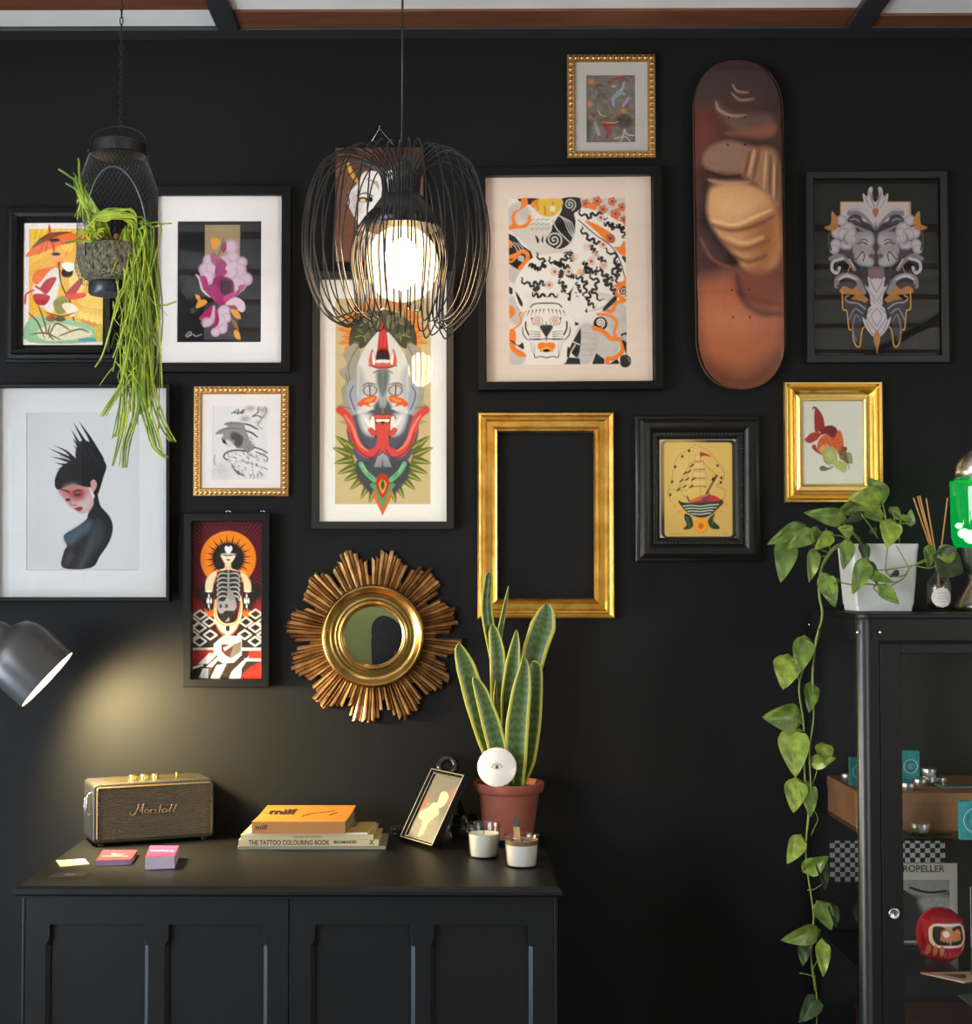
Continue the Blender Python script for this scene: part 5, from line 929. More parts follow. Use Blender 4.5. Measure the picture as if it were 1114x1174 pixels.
for i in range(26): b.sph(h3(rnd.uniform(114, 142), rnd.uniform(278, 291), rnd.uniform(-.06, -.02)), rnd.uniform(.004, .007), 6, 2)
b.obj('stems', [M_rh, M_rh2, mat('bark_brown', (104, 78, 52), .8)], pr_, smooth=True)
# ============================================================= ON THE SIDEBOARD
# --- speaker
FL = Hp(107, 972); a = math.radians(23.5); Wd = .272; Dp = .125; Ht = Wp(107, 899, -FL.y).z-TZ-.002
root = thing('radio_speaker', 'black leatherette retro speaker with ribbed grille and script logo at left of sideboard', 'speaker', FL, rz=a)
M_lea = mat('black_leatherette', (.020, .019, .017), .42, srgb=False, bump=.3, bscale=500)
b = B(); b.prism(rbox(0, Wd, .006, Ht, .010), 0.004, Dp); b.obj('case', M_lea, root, bevel=.004, seg=3)
b = B(); ring_o = rbox(.006, Wd-.006, .013, Ht-.006, .006); ring_i = rbox(.0085, Wd-.0085, .0155, Ht-.0085, .004); n = len(ring_o)
b.add([(x, -.0005, z) for x, z in ring_o]+[(x, -.002, z) for x, z in ring_i]+[(x, .003, z) for x, z in ring_i]+[(x, .005, z) for x, z in ring_o], [(i, (i+1) % n, n+(i+1) % n, n+i) for i in range(n)]+[(n+i, n+(i+1) % n, 2*n+(i+1) % n, 2*n+i) for i in range(n)]+[(3*n+i, 3*n+(i+1) % n, (i+1) % n, i) for i in range(n)])
b.obj('brass_trim', mat('brass_piping', (.26, .18, .09), .4, .9, srgb=False), root)
b = B(); nr = 23; zz0, zz1 = .016, Ht-.009; pts = []
for i in range(nr*4+1):
    z = zz0+(zz1-zz0)*i/(nr*4); y = .0015+[0, .0016, .0022, .0016][i % 4]; pts.append((y, z))
b.add([(x, y, z) for y, z in pts for x in (.008, Wd-.008)], [(2*i, 2*i+1, 2*i+3, 2*i+2) for i in range(len(pts)-1)], 0); b.obj('grille', mat('ribbed_grille', (94, 84, 66), .6, col2=(72, 63, 50), nscale=300), root)
b = B(); S = 1/6.553*kpp(-FL.y+.01)
def lg(u, v):     # crop coordinates of the script logo -> face plane
    xx = (u-190)/(990-190)*(Wd-.017)+.0085; zz = Ht-.009-((v-(202-(u-190)*.058))/(430))*(Ht-.025); return (xx, -.0016, zz)
for l in ([416, 400, 422, 422, 445, 420, 470, 360, 480, 330], [470, 335, 486, 395, 500, 345, 512, 330], [512, 330, 500, 400, 506, 412], [545, 380, 525, 378, 516, 402, 530, 408, 548, 384, 546, 408], [562, 378, 560, 408, 566, 385, 582, 376], [604, 376, 588, 384, 602, 396, 586, 406], [632, 336, 618, 404, 628, 382, 642, 378, 640, 404], [672, 376, 652, 376, 648, 400, 662, 404, 676, 380, 674, 402], [712, 336, 692, 392, 700, 402], [742, 334, 722, 392, 730, 402], [486, 340, 600, 345, 778, 330]):
    p = [(l[i], l[i+1]) for i in range(0, len(l), 2)]
    if p[0][0] == 486: continue
    b.tube([lg(*q) for q in smooth_path(p, 5)], .0013, 5)
b.obj('script_logo', mat('bronze_logo', (150, 122, 98), .35, .5), root, smooth=True)
b = B(); b.prism(rbox(.036, Wd-.03, .035, Dp-.03, .012), Ht-.0005, Ht+.0006, 'z'); b.obj('control_panel', mat('gold_panel', (.10, .075, .03), .35, .8, srgb=False), root)
for xk in (.096, .122, .148): b = B(); b.lathe([(.0085, 0), (.0085, .009), (.0075, .0105), (.0001, .0105)], 20, c=(xk, .055, Ht)); b.obj('knob', M_gold2, root, smooth=True, auto=40)
b = B(); b.lathe([(.003, 0), (.003, .01), (.001, .011)], 10, c=(.198, .055, Ht)); b.obj('power_switch', M_gold2, root, smooth=True)
b = B(); b.tube([(0, .03, Ht-.02), (-.008, .032, Ht-.026), (-.010, .036, Ht-.06), (-.003, .04, Ht-.072), (0, .04, Ht-.072)], .0024, 8)
b.tube([(-.008, .024, Ht-.03), (-.016, .022, Ht-.032), (-.0165, .022, Ht-.066)], .0018, 8); b.obj('strap_clip', M_silver, root, smooth=True)
b = B()
for fx in (.02, Wd-.02):
    for fy in (.02, Dp-.02): b.lathe([(.007, -.001), (.007, .007)], 12, c=(fx, fy, .001))
b.obj('feet', M_blkm, root)
# --- business cards
def card_box(name, lab, cat, quad, th, mtop, mside, grp=None):
    """quad: photo pixels of the top face FL, FR, BR, BL at height th"""
    pts = [Hp(px, py, TZ+th) for px, py in quad]; c_ = sum(pts, Vector())/4; r_ = thing(name, lab, cat, (c_.x, c_.y, TZ), group=grp)
    P2 = [(p.x-c_.x, p.y-c_.y) for p in pts]; return r_, P2
M_pap = mat('card_paper', (214, 208, 204), .7)
r_, P2 = card_box('business_card', 'single white card lying on the sideboard left corner', 'card', [(69, 994), (102.5, 990.5), (97, 984.5), (64, 986.5)], .0006, 0, 0)
b = B(); b.prism(P2, .0003, .0009, 'z'); b.obj('card', mat('cream_card', (226, 216, 190), .7), r_)
b = B(); b.box(-.02, .012, -.003, -.002, .0009, .0010); b.box(-.015, .018, .003, .004, .0009, .0010); b.obj('print_lines', mat('grey_print', (150, 140, 130), .7), r_)
r_, P2 = card_box('business_card', 'single dark brown card lying at the front of the sideboard', 'card', [(56, 1006.5), (95, 1005.5), (104, 999.5), (65, 999.5)], .0006, 0, 0)
b = B(); b.prism(P2, .0003, .0009, 'z'); b.obj('card', mat('dark_card', (52, 44, 36), .5), r_)
b = B(); b.lathe([(.010, .0009), (.010, .0011), (.007, .0011), (.007, .0009)], 24, cap=False); b.box(-.014, .014, -.001, .001, .0009, .0011); b.obj('round_emblem', mat('pale_print', (150, 142, 120), .6), r_)
r_, P2 = card_box('business_cards', 'low stack of maroon cards with a gold crest in front of the speaker', 'cards', [(109.5, 987), (150, 985.5), (157.5, 974.5), (118, 974.5)], .011, 0, 0)
b = B(); b.prism(P2, .0003, .0102, 'z'); b.obj('card_stack', mat('mauve_card_edge', (128, 100, 128), .7), r_); b = B(); b.prism(P2, .0103, .011, 'z'); b.obj('top_card', mat('maroon_card', (116, 36, 68), .5), r_)
b = B(); u = .0009
def cp(x, y): return (x, y, .0112)
for l in ([(-.014, .016), (-.008, .004), (0, -.004), (.008, .004), (.014, .016), (.007, .008), (0, .002), (-.007, .008), (-.014, .016)], [(-.01, .002), (0, -.009), (.01, .002)], [(-.005, .012), (0, .006), (.005, .012)], [(-.028, -.015), (.028, -.015)]): b.tube([cp(*q) for q in l], .0011, 4)
b.obj('gold_crest', mat('cream_gold_print', (226, 204, 150), .5), r_)
r_, P2 = card_box('business_cards', 'taller stack of cards with bright pink top printed WALL', 'cards', [(166.5, 982.5), (200, 981), (205, 969.5), (172, 969.5)], .026, 0, 0)
b = B(); b.prism(P2, .0003, .0252, 'z'); b.obj('card_stack', mat('lilac_card_edge', (172, 160, 178), .7, noise=.2, nscale=4, stretch=(.1, .1, 260)), r_); b = B(); b.prism(P2, .0253, .026, 'z'); b.obj('top_card', mat('pink_card', (226, 60, 120), .45), r_)
text('lettering', 'WALL', .017, mat('white_print', (240, 225, 225), .6), r_, Matrix.Translation((.001, -.002, .0263)) @ Matrix.Scale(1.15, 4, (1, 0, 0)), bold=.0003, depth=.0002)
# --- books
M_bp = mat('page_edges', (206, 196, 168), .8, noise=.3, nscale=3, stretch=(.2, .2, 400))
def book(label, fl, fr, zb0, th, depth, cov, spine=None, name='book', skew=0, curl=0, txt=None, tx=None, right_m=None):
    a_, c_ = Hp(*fl, zb0), Hp(*fr, zb0); w = (c_-a_).length; rz = math.atan2(c_.y-a_.y, c_.x-a_.x)
    r_ = thing(name, label, 'book', a_, rz=rz); t = .0012
    n = 8; vs = []; 
    def top(v): return th+curl*v*v
    b = B()
    b.add([(0, 0, 0), (w, 0, 0), (w+skew, depth, 0), (skew, depth, 0), (0, 0, t), (w, 0, t), (w+skew, depth, t), (skew, depth, t)], [(3, 2, 1, 0), (4, 5, 6, 7), (0, 1, 5, 4), (1, 2, 6, 5), (2, 3, 7, 6), (3, 0, 4, 7)])
    b.obj('cover', cov, r_)
    b = B()
    for j in range(n+1):
        v = j/n; s_ = skew*v; vs += [(s_, depth*v, top(v)-t), (w+s_, depth*v, top(v)-t), (w+s_, depth*v, top(v)), (s_, depth*v, top(v))]
    fs = [(0, 1, 2, 3)]+[(n*4+3, n*4+2, n*4+1, n*4)]
    for j in range(n): fs += [(j*4+q, j*4+(q+1) % 4, (j+1)*4+(q+1) % 4, (j+1)*4+q) for q in range(4)]
    b.add(vs, fs); b.obj('cover', cov, r_)
    b = B(); b.box(0, w, -.0006, .001, 0, th); b.obj('spine', spine or cov, r_)
    b = B(); vs = []; i_ = .003
    for j in range(n+1):
        v = j/n*.985; s_ = skew*v; vs += [(s_+i_, depth*v+.001, t), (w+s_-i_, depth*v+.001, t), (w+s_-i_, depth*v+.001, top(v)-t), (s_+i_, depth*v+.001, top(v)-t)]
    b.add(vs, fs); b.obj('pages', right_m or M_bp, r_)
    return r_, w, rz
D0 = DW+Hp(350, 974).y
zpx = lambda px, py, y: Wp(px, py, -y).z
yfr = Hp(350, 974).y; z0 = TZ+.0005
z1 = zpx(350, 970, yfr); z2 = zpx(350, 962.3, yfr); z3 = zpx(350, 956.5, yfr); 
M_ink = mat('black_ink', (36, 32, 30), .6)
r_, w, _ = book('wide pale grey-green book at the very bottom of the stack', (272, 974), (442, 973.5), z0, z1-z0-.0004, .165, mat('grey_green_cover', (132, 132, 112), .5), skew=.004)
r_, w, _ = book('cream book with black tattoo title spine, second from bottom', (273.5, 970.2), (434, 969.8), z1, z2-z1-.0004, .15, mat('yellow_cover', (186, 160, 104), .5), mat('cream_spine', (196, 180, 138), .5), skew=.006)
text('lettering', 'THE TATTOO COLOURING BOOK', .0145, M_ink, r_, Matrix.Translation((w*.36, -.0008, (z2-z1)/2)) @ Matrix.Rotation(PI/2, 4, 'X') @ Matrix.Scale(.78, 4, (1, 0, 0)), bold=.0003, depth=.0002)
text('lettering', 'MEGAMUNDEN', .009, M_ink, r_, Matrix.Translation((w*.76, -.0008, (z2-z1)/2+.001)) @ Matrix.Rotation(PI/2, 4, 'X') @ Matrix.Scale(.8, 4, (1, 0, 0)), bold=.0002, depth=.0002)
text('lettering', 'X', .014, M_ink, r_, Matrix.Translation((w*.95, -.0008, (z2-z1)/2)) @ Matrix.Rotation(PI/2, 4, 'X'), bold=.0003, depth=.0002)
r_, w, _ = book('thin cream book with small gold spine lettering, third from bottom', (276, 962.6), (428, 962.2), z2, z3-z2-.0004, .15, mat('tan_cover', (190, 158, 100), .5), mat('cream_spine', (196, 180, 138), .5), skew=.008)
text('lettering', 'THE ART OF TATTOO', .0065, mat('brown_ink', (120, 90, 60), .6), r_, Matrix.Translation((w*.5, -.0008, (z3-z2)/2)) @ Matrix.Rotation(PI/2, 4, 'X'), bold=.0001, depth=.0002)
zz = z3
z4 = zpx(350, 953.4, yfr+.012)
r_, w, _ = book('white paged magazine with green and tan cover under the orange book', (281, 956.9), (421, 956.9), z3, .0045, .145, mat('white_cover', (214, 208, 196), .5), skew=.014)
cw = w
b = B(); b.add([(w*.74, .0, .0047), (w-.001, .0, .0047), (w+.013, .142, .0047), (w*.74+.013, .142, .0047)], [(0, 1, 2, 3)]); 
b.add([(w*.6, .001, .0046), (w*.86, .001, .0046), (w*.86+.013, .142, .0048), (w*.6+.013, .142, .0048)], [(0, 1, 2, 3)], 1); b.obj('cover_print', [mat('tan_print', (196, 160, 84), .5), mat('green_print', (92, 108, 88), .5)], r_, fix=False)
zo = z3+.005; yo = Hp(290, 967, zo).y
r_, w, rz = book('thick orange book with black blackletter title, topmost of the stack', (288, 966.5), (396, 966), zo, 0, .15, M_ink) if 0 else (None, 0, 0)
fl_, fr_ = Hp(288.5, 955.8, zo), Hp(395.5, 955.8, zo)
M_or = mat('orange_cover', (176, 108, 38), .6, noise=.12, nscale=12)
thk = Wp(340, 942, -fl_.y).z-zo
r_, w, rz = book('thick orange book with black blackletter title, topmost of the stack', (288.5, 955.8), (395.5, 955.8), zo, thk, min(.17, -fl_.y-.006), M_or, mat('orange_spine', (166, 112, 56), .6), skew=.014, curl=.010, right_m=mat('grey_green_pages', (120, 118, 92), .8))
T1 = Matrix.Translation((w*.27, .105, thk+.0050)) @ Matrix.Rotation(math.atan2(.010, .17)*1.1, 4, 'X') @ Matrix.Scale(1.75, 4, (0, 1, 0))
text('lettering', 'milf', .040, M_ink, r_, T1, bold=.0007, depth=.0006)
text('lettering', 'milf', .014, M_ink, r_, Matrix.Translation((w*.10, -.0009, thk*.52)) @ Matrix.Rotation(PI/2, 4, 'X') @ Matrix.Scale(1.25, 4, (1, 0, 0)), bold=.0003, depth=.0002)
b = B(); 
for l in ([(w*.08, .098), (w*.16, .094)], [(w*.36, .125), (w*.42, .132), (w*.48, .118)], [(w*.5, .06), (w*.6, .09), (w*.75, .105), (w*.85, .12)], [(w*.8, .075), (w*.88, .10), (w*.93, .09)]):
    b.tube([(x, y, thk+.010*(y/.17)**2+.0006) for x, y in smooth_path(l, 4)], .0007, 4)
b.obj('cover_drawing', mat('brown_line_print', (120, 76, 34), .6), r_)
# --- little black object with silver glints
q = Hp(456, 957); r_ = thing('cable_connector', 'small black and silver connector lying between the books and the photo frame', 'connector', q, rz=.1)
b = B(); b.prism(rbox(-.016, .014, .0, .02, .004), -.012, .012); b.obj('body', M_blkm, r_, bevel=.001)
b = B(); b.box(-.013, -.005, -.014, -.012, .014, .017); b.box(0, .007, -.014, -.012, .014, .016); b.box(-.012, -.004, -.014, -.012, .004, .006); b.obj('contacts', M_silver, r_)
# --- standing photo frame
BLp, BRp = Hp(464, 963), Hp(501, 974); wv = (BRp-BLp); w = wv.length; wv.normalize(); nrm = Vector((wv.y, -wv.x, 0)); TLp = Wp(489.4, 882, .02)
hv = (TLp-BLp); hv = hv-wv*hv.dot(wv); hgt = hv.length; hv.normalize(); 
if nrm.y > 0: nrm = -nrm
n2 = wv.cross(hv).normalized()
MF = Matrix((wv, -n2, hv)).transposed().to_4x4(); MF.translation = BLp+Vector((0, 0, .001))
r_ = thing('photo_frame', 'small black tabletop frame with silver inner edge and pale relief picture, leaning back', 'photo frame', MF.translation); r_.rotation_euler = MF.to_euler()
b = B(); wf = .0085
vs = []; prof = [(0, 0), (0, .014), (.001, .0155), (.0028, .0155), (.0058, .011), (.0085, .009), (.0085, .002)]
frame_mesh(b, 0, w, 0, hgt, prof); b.obj('frame', M_blk, r_)
b = B(); frame_mesh(b, .0008, w-.0008, .0008, hgt-.0008, [(0, .0157), (.0002, .0163), (.0018, .0163), (.002, .0157)]); frame_mesh(b, .0075, w-.0075, .0075, hgt-.0075, [(0, .0092), (.0002, .0098), (.0012, .0098), (.0016, .0092)]); b.obj('silver_edging', mat('pale_gold_edge', (.62, .58, .48), .3, .9, srgb=False), r_)
b = B(); b.box(.004, w-.004, -.0032, -.0005, .004, hgt-.004); b.obj('backing', M_back, r_)
A = Art(0, 0, 1114, 1174, (128, 126, 118), 1.2, 9); A = Art(0, 0, 40, 84, (132, 130, 122), .5, .5); A.T(1, 0, 0)
A.f((160, 156, 146), [0, 60, 10, 40, 30, 50, 40, 84, 0, 84], fe=6); A.f((196, 130, 110), [30, 14, 40, 10, 40, 30, 33, 34], fe=3, a=.7); A.f((200, 110, 80), [0, 34, 4, 30, 6, 44, 0, 50], fe=2, a=.7)
rl = (232, 222, 188); A.f(rl, [18, 22, 24, 19, 30, 25, 29, 36, 24, 42, 27, 48, 20, 60, 19, 76, 14, 80, 13, 70, 10, 60, 4, 58, 3, 50, 10, 44, 14, 36, 19, 34])
for i in range(30): x_ = rnd.uniform(4, 26); y_ = rnd.uniform(38, 74); A.e((196, 186, 150), x_, y_, 1.3, .8, a=.6)
A.build('picture', r_, lambda px, py: (.0085+px/40*(w-.017), hgt-.0085-py/84*(hgt-.017)), .004)
b = B(); b.add([(.008, -.0075, .008), (w-.008, -.0075, .008), (w-.008, -.0075, hgt-.008), (.008, -.0075, hgt-.008)], [(0, 1, 2, 3)]); b.obj('glass', M_glass, r_, fix=False)
b = B(); inv = MF.inverted(); top_ = Vector((w/2, .0, hgt*.7)); ft = MF @ top_ + nrm*-.0; ft = Vector((ft.x, ft.y, 0)); gp = MF @ Vector((w/2, 0, 0)); back = -nrm; foot = Vector((gp.x, gp.y, TZ+.001))+back*(.052); foot.y = min(foot.y, -.01); fl2 = inv @ foot
b.tube([top_+Vector((0, .002, 0)), fl2], .0035, 6); b.obj('easel_back', M_blk, r_)
# --- black ringed stand behind it
q = Hp(517, 958.5); r_ = thing('ring_stand', 'glossy black stand with a doughnut ring on top, behind the small photo frame', 'stand', (Wp(530, 950, .05).x, -.05, TZ))
M_gb = mat('gloss_black', (.01, .01, .01), .12, srgb=False); zr = Wp(513, 879, .06).z-TZ
b = B(); b.lathe([(.001, 0), (.038, 0), (.040, .004), (.040, .026), (.036, .031), (.033, .033), (.033, .048), (.03, .053), (.001, .053)], 40); b.obj('base', M_gb, r_, smooth=True, auto=40)
b = B(); b.tube([(-.004, 0, .05), (-.012, 0, .08), (-.030, 0, zr-.03), (-.033, 0, zr-.008)], [.011, .009, .009, .013], 14); b.obj('stem', M_gb, r_, smooth=True)
b = B(); R2 = .0185; MR2 = Matrix.Translation((-.034, 0, zr)) @ Matrix.Rotation(math.radians(62), 4, 'X')
b.tube([MR2 @ Vector((R2*math.cos(t), R2*math.sin(t), 0)) for t in np.linspace(0, 2*PI, 33)[:-1]], .0085, 12, closed=True); b.obj('ring', M_gb, r_, smooth=True)
# --- snake plant
pc_d = .112; q = Wp(583, 960, pc_d); r_ = thing('snake_plant', 'tall yellow-edged snake plant in a terracotta pot on the sideboard', 'plant', (q.x, -pc_d, TZ)); kk = kpp(pc_d)
zrim = Wp(582, 896, pc_d).z-TZ; M_ter = mat('terracotta', (138, 72, 54), .75, noise=.15, nscale=20, bump=.1)
b = B(); b.lathe([(.001, .004), (.053, .004), (.0545, .008), (.069, zrim-.024), (.0765, zrim-.022), (.0785, zrim-.018), (.081, zrim-.004), (.080, zrim), (.0765, zrim), (.074, zrim-.006), (.07, zrim-.016), (.001, zrim-.016)], 56, cap=False); b.obj('pot', M_ter, r_, smooth=True, auto=50)
b = B(); b.lathe([(.001, 0), (.060, 0), (.070, .012), (.0715, .014), (.066, .010), (.056, .003), (.001, .003)], 48, cap=False); b.obj('saucer', M_blkm, r_, smooth=True)
b = B(); b.lathe([(.001, zrim-.012), (.072, zrim-.014)], 32, cap=False); b.obj('soil', mat('potting_soil', (58, 36, 28), .95, bump=1, bscale=120), r_)
# blade material: yellow margins, dark banded green centre
M_sn = mat('snake_leaf', (60, 92, 40), .38, sss=.05, coat=.15); nt = M_sn.node_tree; bs = nt.nodes['Principled BSDF']
uvn = nt.nodes.new('ShaderNodeUVMap'); sx = nt.nodes.new('ShaderNodeSeparateXYZ'); nt.links.new(uvn.outputs[0], sx.inputs[0])
m1 = nt.nodes.new('ShaderNodeMath'); m1.operation = 'SUBTRACT'; m1.inputs[1].default_value = .5; m2 = nt.nodes.new('ShaderNodeMath'); m2.operation = 'ABSOLUTE'; nt.links.new(sx.outputs[0], m1.inputs[0]); nt.links.new(m1.outputs[0], m2.inputs[0])
rp = nt.nodes.new('ShaderNodeValToRGB'); rp.color_ramp.interpolation = 'LINEAR'; rp.color_ramp.elements[0].position = .34; rp.color_ramp.elements[0].color = (0, 0, 0, 1); rp.color_ramp.elements[1].position = .40; rp.color_ramp.elements[1].color = (1, 1, 1, 1); nt.links.new(m2.outputs[0], rp.inputs[0])
wv_ = nt.nodes.new('ShaderNodeTexWave'); wv_.bands_direction = 'Y'; wv_.inputs['Scale'].default_value = 6; wv_.inputs['Distortion'].default_value = 5; wv_.inputs['Detail'].default_value = 3; nt.links.new(uvn.outputs[0], wv_.inputs['Vector'])
rg = nt.nodes.new('ShaderNodeValToRGB'); rg.color_ramp.elements[0].position = .1; rg.color_ramp.elements[0].color = (*lin((50, 72, 28)), 1); rg.color_ramp.elements[1].position = .9; rg.color_ramp.elements[1].color = (*lin((72, 96, 38)), 1); nt.links.new(wv_.outputs[0], rg.inputs[0])
mx_ = nt.nodes.new('ShaderNodeMix'); mx_.data_type = 'RGBA'; nt.links.new(rp.outputs[0], mx_.inputs['Factor']); nt.links.new(rg.outputs[0], mx_.inputs['A']); mx_.inputs['B'].default_value = (*lin((176, 172, 62)), 1); nt.links.new(mx_.outputs['Result'], bs.inputs['Base Color'])
def blade(path, widths, dy0, dy1, twist=0, fold=.25):
    """path in photo pixels from root to tip"""
    P_ = smooth_path([np.array(p, float) for p in path], 5); n = len(P_)-1; b = B()
    wd = np.interp(np.linspace(0, 1, n+1), np.linspace(0, 1, len(widths)), widths)
    def S_(u, v):
        i = min(n, int(round(v*n))); p = P_[i]; p2 = P_[min(i+1, n)]; p0 = P_[max(i-1, 0)]; t = (p2-p0); t = t/(np.linalg.norm(t)+1e-9); nn = np.array([t[1], -t[0]])*(-1)
        h = wd[i]/2*math.cos(twist*v); s = (u-.5)*2; y = dy0+(dy1-dy0)*v; px, py = p+nn*h*s
        w_ = Wp(px, py, pc_d-y); return (w_.x-r_.location.x, w_.y-r_.location.y+(abs(s)**1.5*fold*-1+.0)*wd[i]*kk*.5+math.sin(twist*v)*s*wd[i]*kk*.5, w_.z-r_.location.z)
    b.grid(S_, 8, n); o = b.obj('leaf', M_sn, r_, smooth=True); md = o.modifiers.new('thickness', 'SOLIDIFY'); md.thickness = .0022; md.offset = 0; return o
blade([(588, 897), (580, 860), (578, 800), (566, 745), (558, 700), (560, 662), (561, 658)], [10, 16, 15, 14, 14, 10, 1], .02, .02, .5)
blade([(586, 897), (577, 800), (572, 740), (578, 700), (583, 672)], [6, 8, 7, 6, .8], .03, .03, .6)
blade([(592, 897), (598, 850), (604, 800), (612, 750), (622, 718), (626, 700), (626, 691)], [12, 14, 20, 28, 30, 18, 1], .03, .035)
blade([(582, 897), (575, 840), (572, 790), (570, 750), (566, 725), (564, 716)], [14, 18, 20, 18, 12, 1], .01, .005)
blade([(578, 897), (560, 850), (546, 805), (534, 765), (527, 745), (526.5, 737)], [18, 24, 26, 22, 12, 1], -.01, -.03)
blade([(584, 897), (584, 850), (584, 800), (588, 760), (591, 735), (592, 722)], [14, 18, 20, 17, 9, 1], -.005, 0)
blade([(594, 900), (602, 870), (609, 830), (612, 790), (613, 765), (609, 760)], [14, 24, 22, 20, 16, 2], -.005, -.005)
blade([(582, 900), (572, 865), (563, 830), (552, 795), (545, 780), (543, 776)], [16, 22, 22, 16, 8, 1], -.03, -.045)
blade([(590, 902), (591, 870), (593, 830), (598, 790), (601, 765), (600, 752)], [20, 26, 27, 22, 12, 1], -.03, -.04)
blade([(584, 897), (571, 850), (568, 810), (568, 780)], [6, 8, 6, 1], 0, 0, .3)
# --- round eye medallion resting in the pot
q = Wp(569.5, 879.5, pc_d+.066); m_ = thing('eye_medallion', 'round white ceramic disc painted with an eye, leaning in the terracotta pot', 'ornament', q, rx=math.radians(-14)); rd = 22.3*kpp(pc_d+.07)
MRX = Matrix.Rotation(PI/2, 4, 'X')
b = B(); b.lathe([(.001, -.004), (rd-.002, -.004), (rd, -.002), (rd, .002), (rd-.0025, .004), (.001, .0046)], 56, M=MRX, cap=False); b.obj('disc', mat('ivory_ceramic', (232, 222, 212), .35, noise=.08, nscale=25, coat=.4), m_, smooth=True, auto=50)
b = B(); e = .0049; ew, eh = .0125, .0055
up = [(-ew+2*ew*i/14, math.sin(PI*i/14)*eh) for i in range(15)]
b.tube([(x, -e, z) for x, z in up], .0006, 4); b.tube([(x, -e, -z*.8) for x, z in up], .0005, 4); b.tube([(x*1.1, -e, z+.003) for x, z in up[1:-1]], .0004, 4); b.obj('eye_outline', mat('grey_glaze', (84, 80, 80), .4), m_)
b = B(); b.lathe([(.0001, .0), (.0042, 0), (.0042, .0004), (.0001, .0005)], 20, M=Matrix.Translation((0, -.0045, 0)) @ MRX); b.obj('iris', mat('grey_iris', (120, 124, 130), .3), m_); b = B(); b.lathe([(.0001, 0), (.002, 0), (.002, .0008), (.0001, .0009)], 16, M=Matrix.Translation((0, -.0045, 0)) @ MRX); b.obj('pupil', mat('black_glaze', (20, 20, 22), .2), m_)
# --- candles
M_wax = mat('white_wax', (226, 220, 214), .5, sss=.2)
def candle(lab, pxc, pyb, pyt, wt, wb, waxy, brown=False):
    q = Hp(pxc, pyb); r_ = thing('glass_candle', lab, 'candle', q); D = DW+q.y; k = D/F; H_ = Wp(pxc, pyt, -q.y).z-TZ; wz = Wp(pxc, waxy, -q.y).z-TZ; rt, rb = wt/2*k, wb/2*k; th = .0016
    b = B(); b.lathe([(.001, 0), (rb-.003, 0), (rb, .003), (rt-.0015, H_-.008), (rt, H_-.006), (rt, H_-.001), (rt-.001, H_), (rt-th-.0006, H_), (rt-th-.0014, H_-.008), (rb-th, .0035), (.001, .003)], 48, cap=False)
    b.obj('glass', glassmat('jar_glass', (.95, .96, .95), 0, 1.5, 1.3), r_, smooth=True)
    f = lambda z: rb-th-.0004+(rt-rb)*z/H_-.0004
    b = B(); b.lathe([(.001, .004), (rb-th-.001, .004), (f(.010), .010), (f(wz), wz), (f(wz)-.002, wz-.0015), (.001, wz-.003)], 40, cap=False); b.obj('wax', M_wax, r_, smooth=True, auto=50)
    b = B(); b.tube([(0, 0, wz-.003), (.0005, 0, wz+.004), (.0012, 0, wz+.009)], .0009, 6); b.obj('wick', mat('burnt_wick', (60, 40, 30), .9), r_)
    if brown: b = B(); b.lathe([(f(wz)-.0003, wz), (f(wz+.01)-.0003, wz+.0095)], 40, cap=False); b.obj('soot_ring', mat('amber_residue', (130, 96, 62), .6), r_, smooth=True)
    return r_, q, rt, wz, H_
candle('white candle in a clear glass, left one beside the terracotta pot', 554.5, 982.5, 943.5, 39, 33, 955)
_, q, rt, wz, H_ = candle('white candle in sooty amber rimmed glass with a burnt stick, right one', 598, 993, 956.5, 41, 36, 967.5, True)
base = q+Vector((-.008, -.006, wz-.002)); tp_ = Wp(590.5, 934.5, -base.y); r_ = thing('palo_santo_stick', 'short burnt wooden incense stick standing in the right candle glass', 'incense stick', base)
dv = tp_-base; sh = [(-.0065, -.004), (.0065, -.005), (.007, .004), (-.006, .005)]
def stick(b, t0, t1, m0, m1, mi):
    n = 5; vs = []
    for i in range(n+1):
        t = t0+(t1-t0)*i/n; s_ = m0+(m1-m0)*i/n; c_ = dv*t; vs += [(c_.x+x*s_, c_.y+y*s_, c_.z) for x, y in sh]
    b.add(vs, [(i*4+j, i*4+(j+1) % 4, (i+1)*4+(j+1) % 4, (i+1)*4+j) for i in range(n) for j in range(4)]+[(3, 2, 1, 0), (n*4, n*4+1, n*4+2, n*4+3)], mi)
b = B(); stick(b, 0, .62, .9, 1.0, 0); b.obj('wood', mat('palo_santo', (190, 146, 96), .7, noise=.3, nscale=20, stretch=(8, 8, 1)), r_)
b = B(); stick(b, .62, 1, 1.0, .35, 0); b.obj('burnt_tip', mat('charred_wood', (70, 66, 66), .9, bump=1, bscale=200), r_)
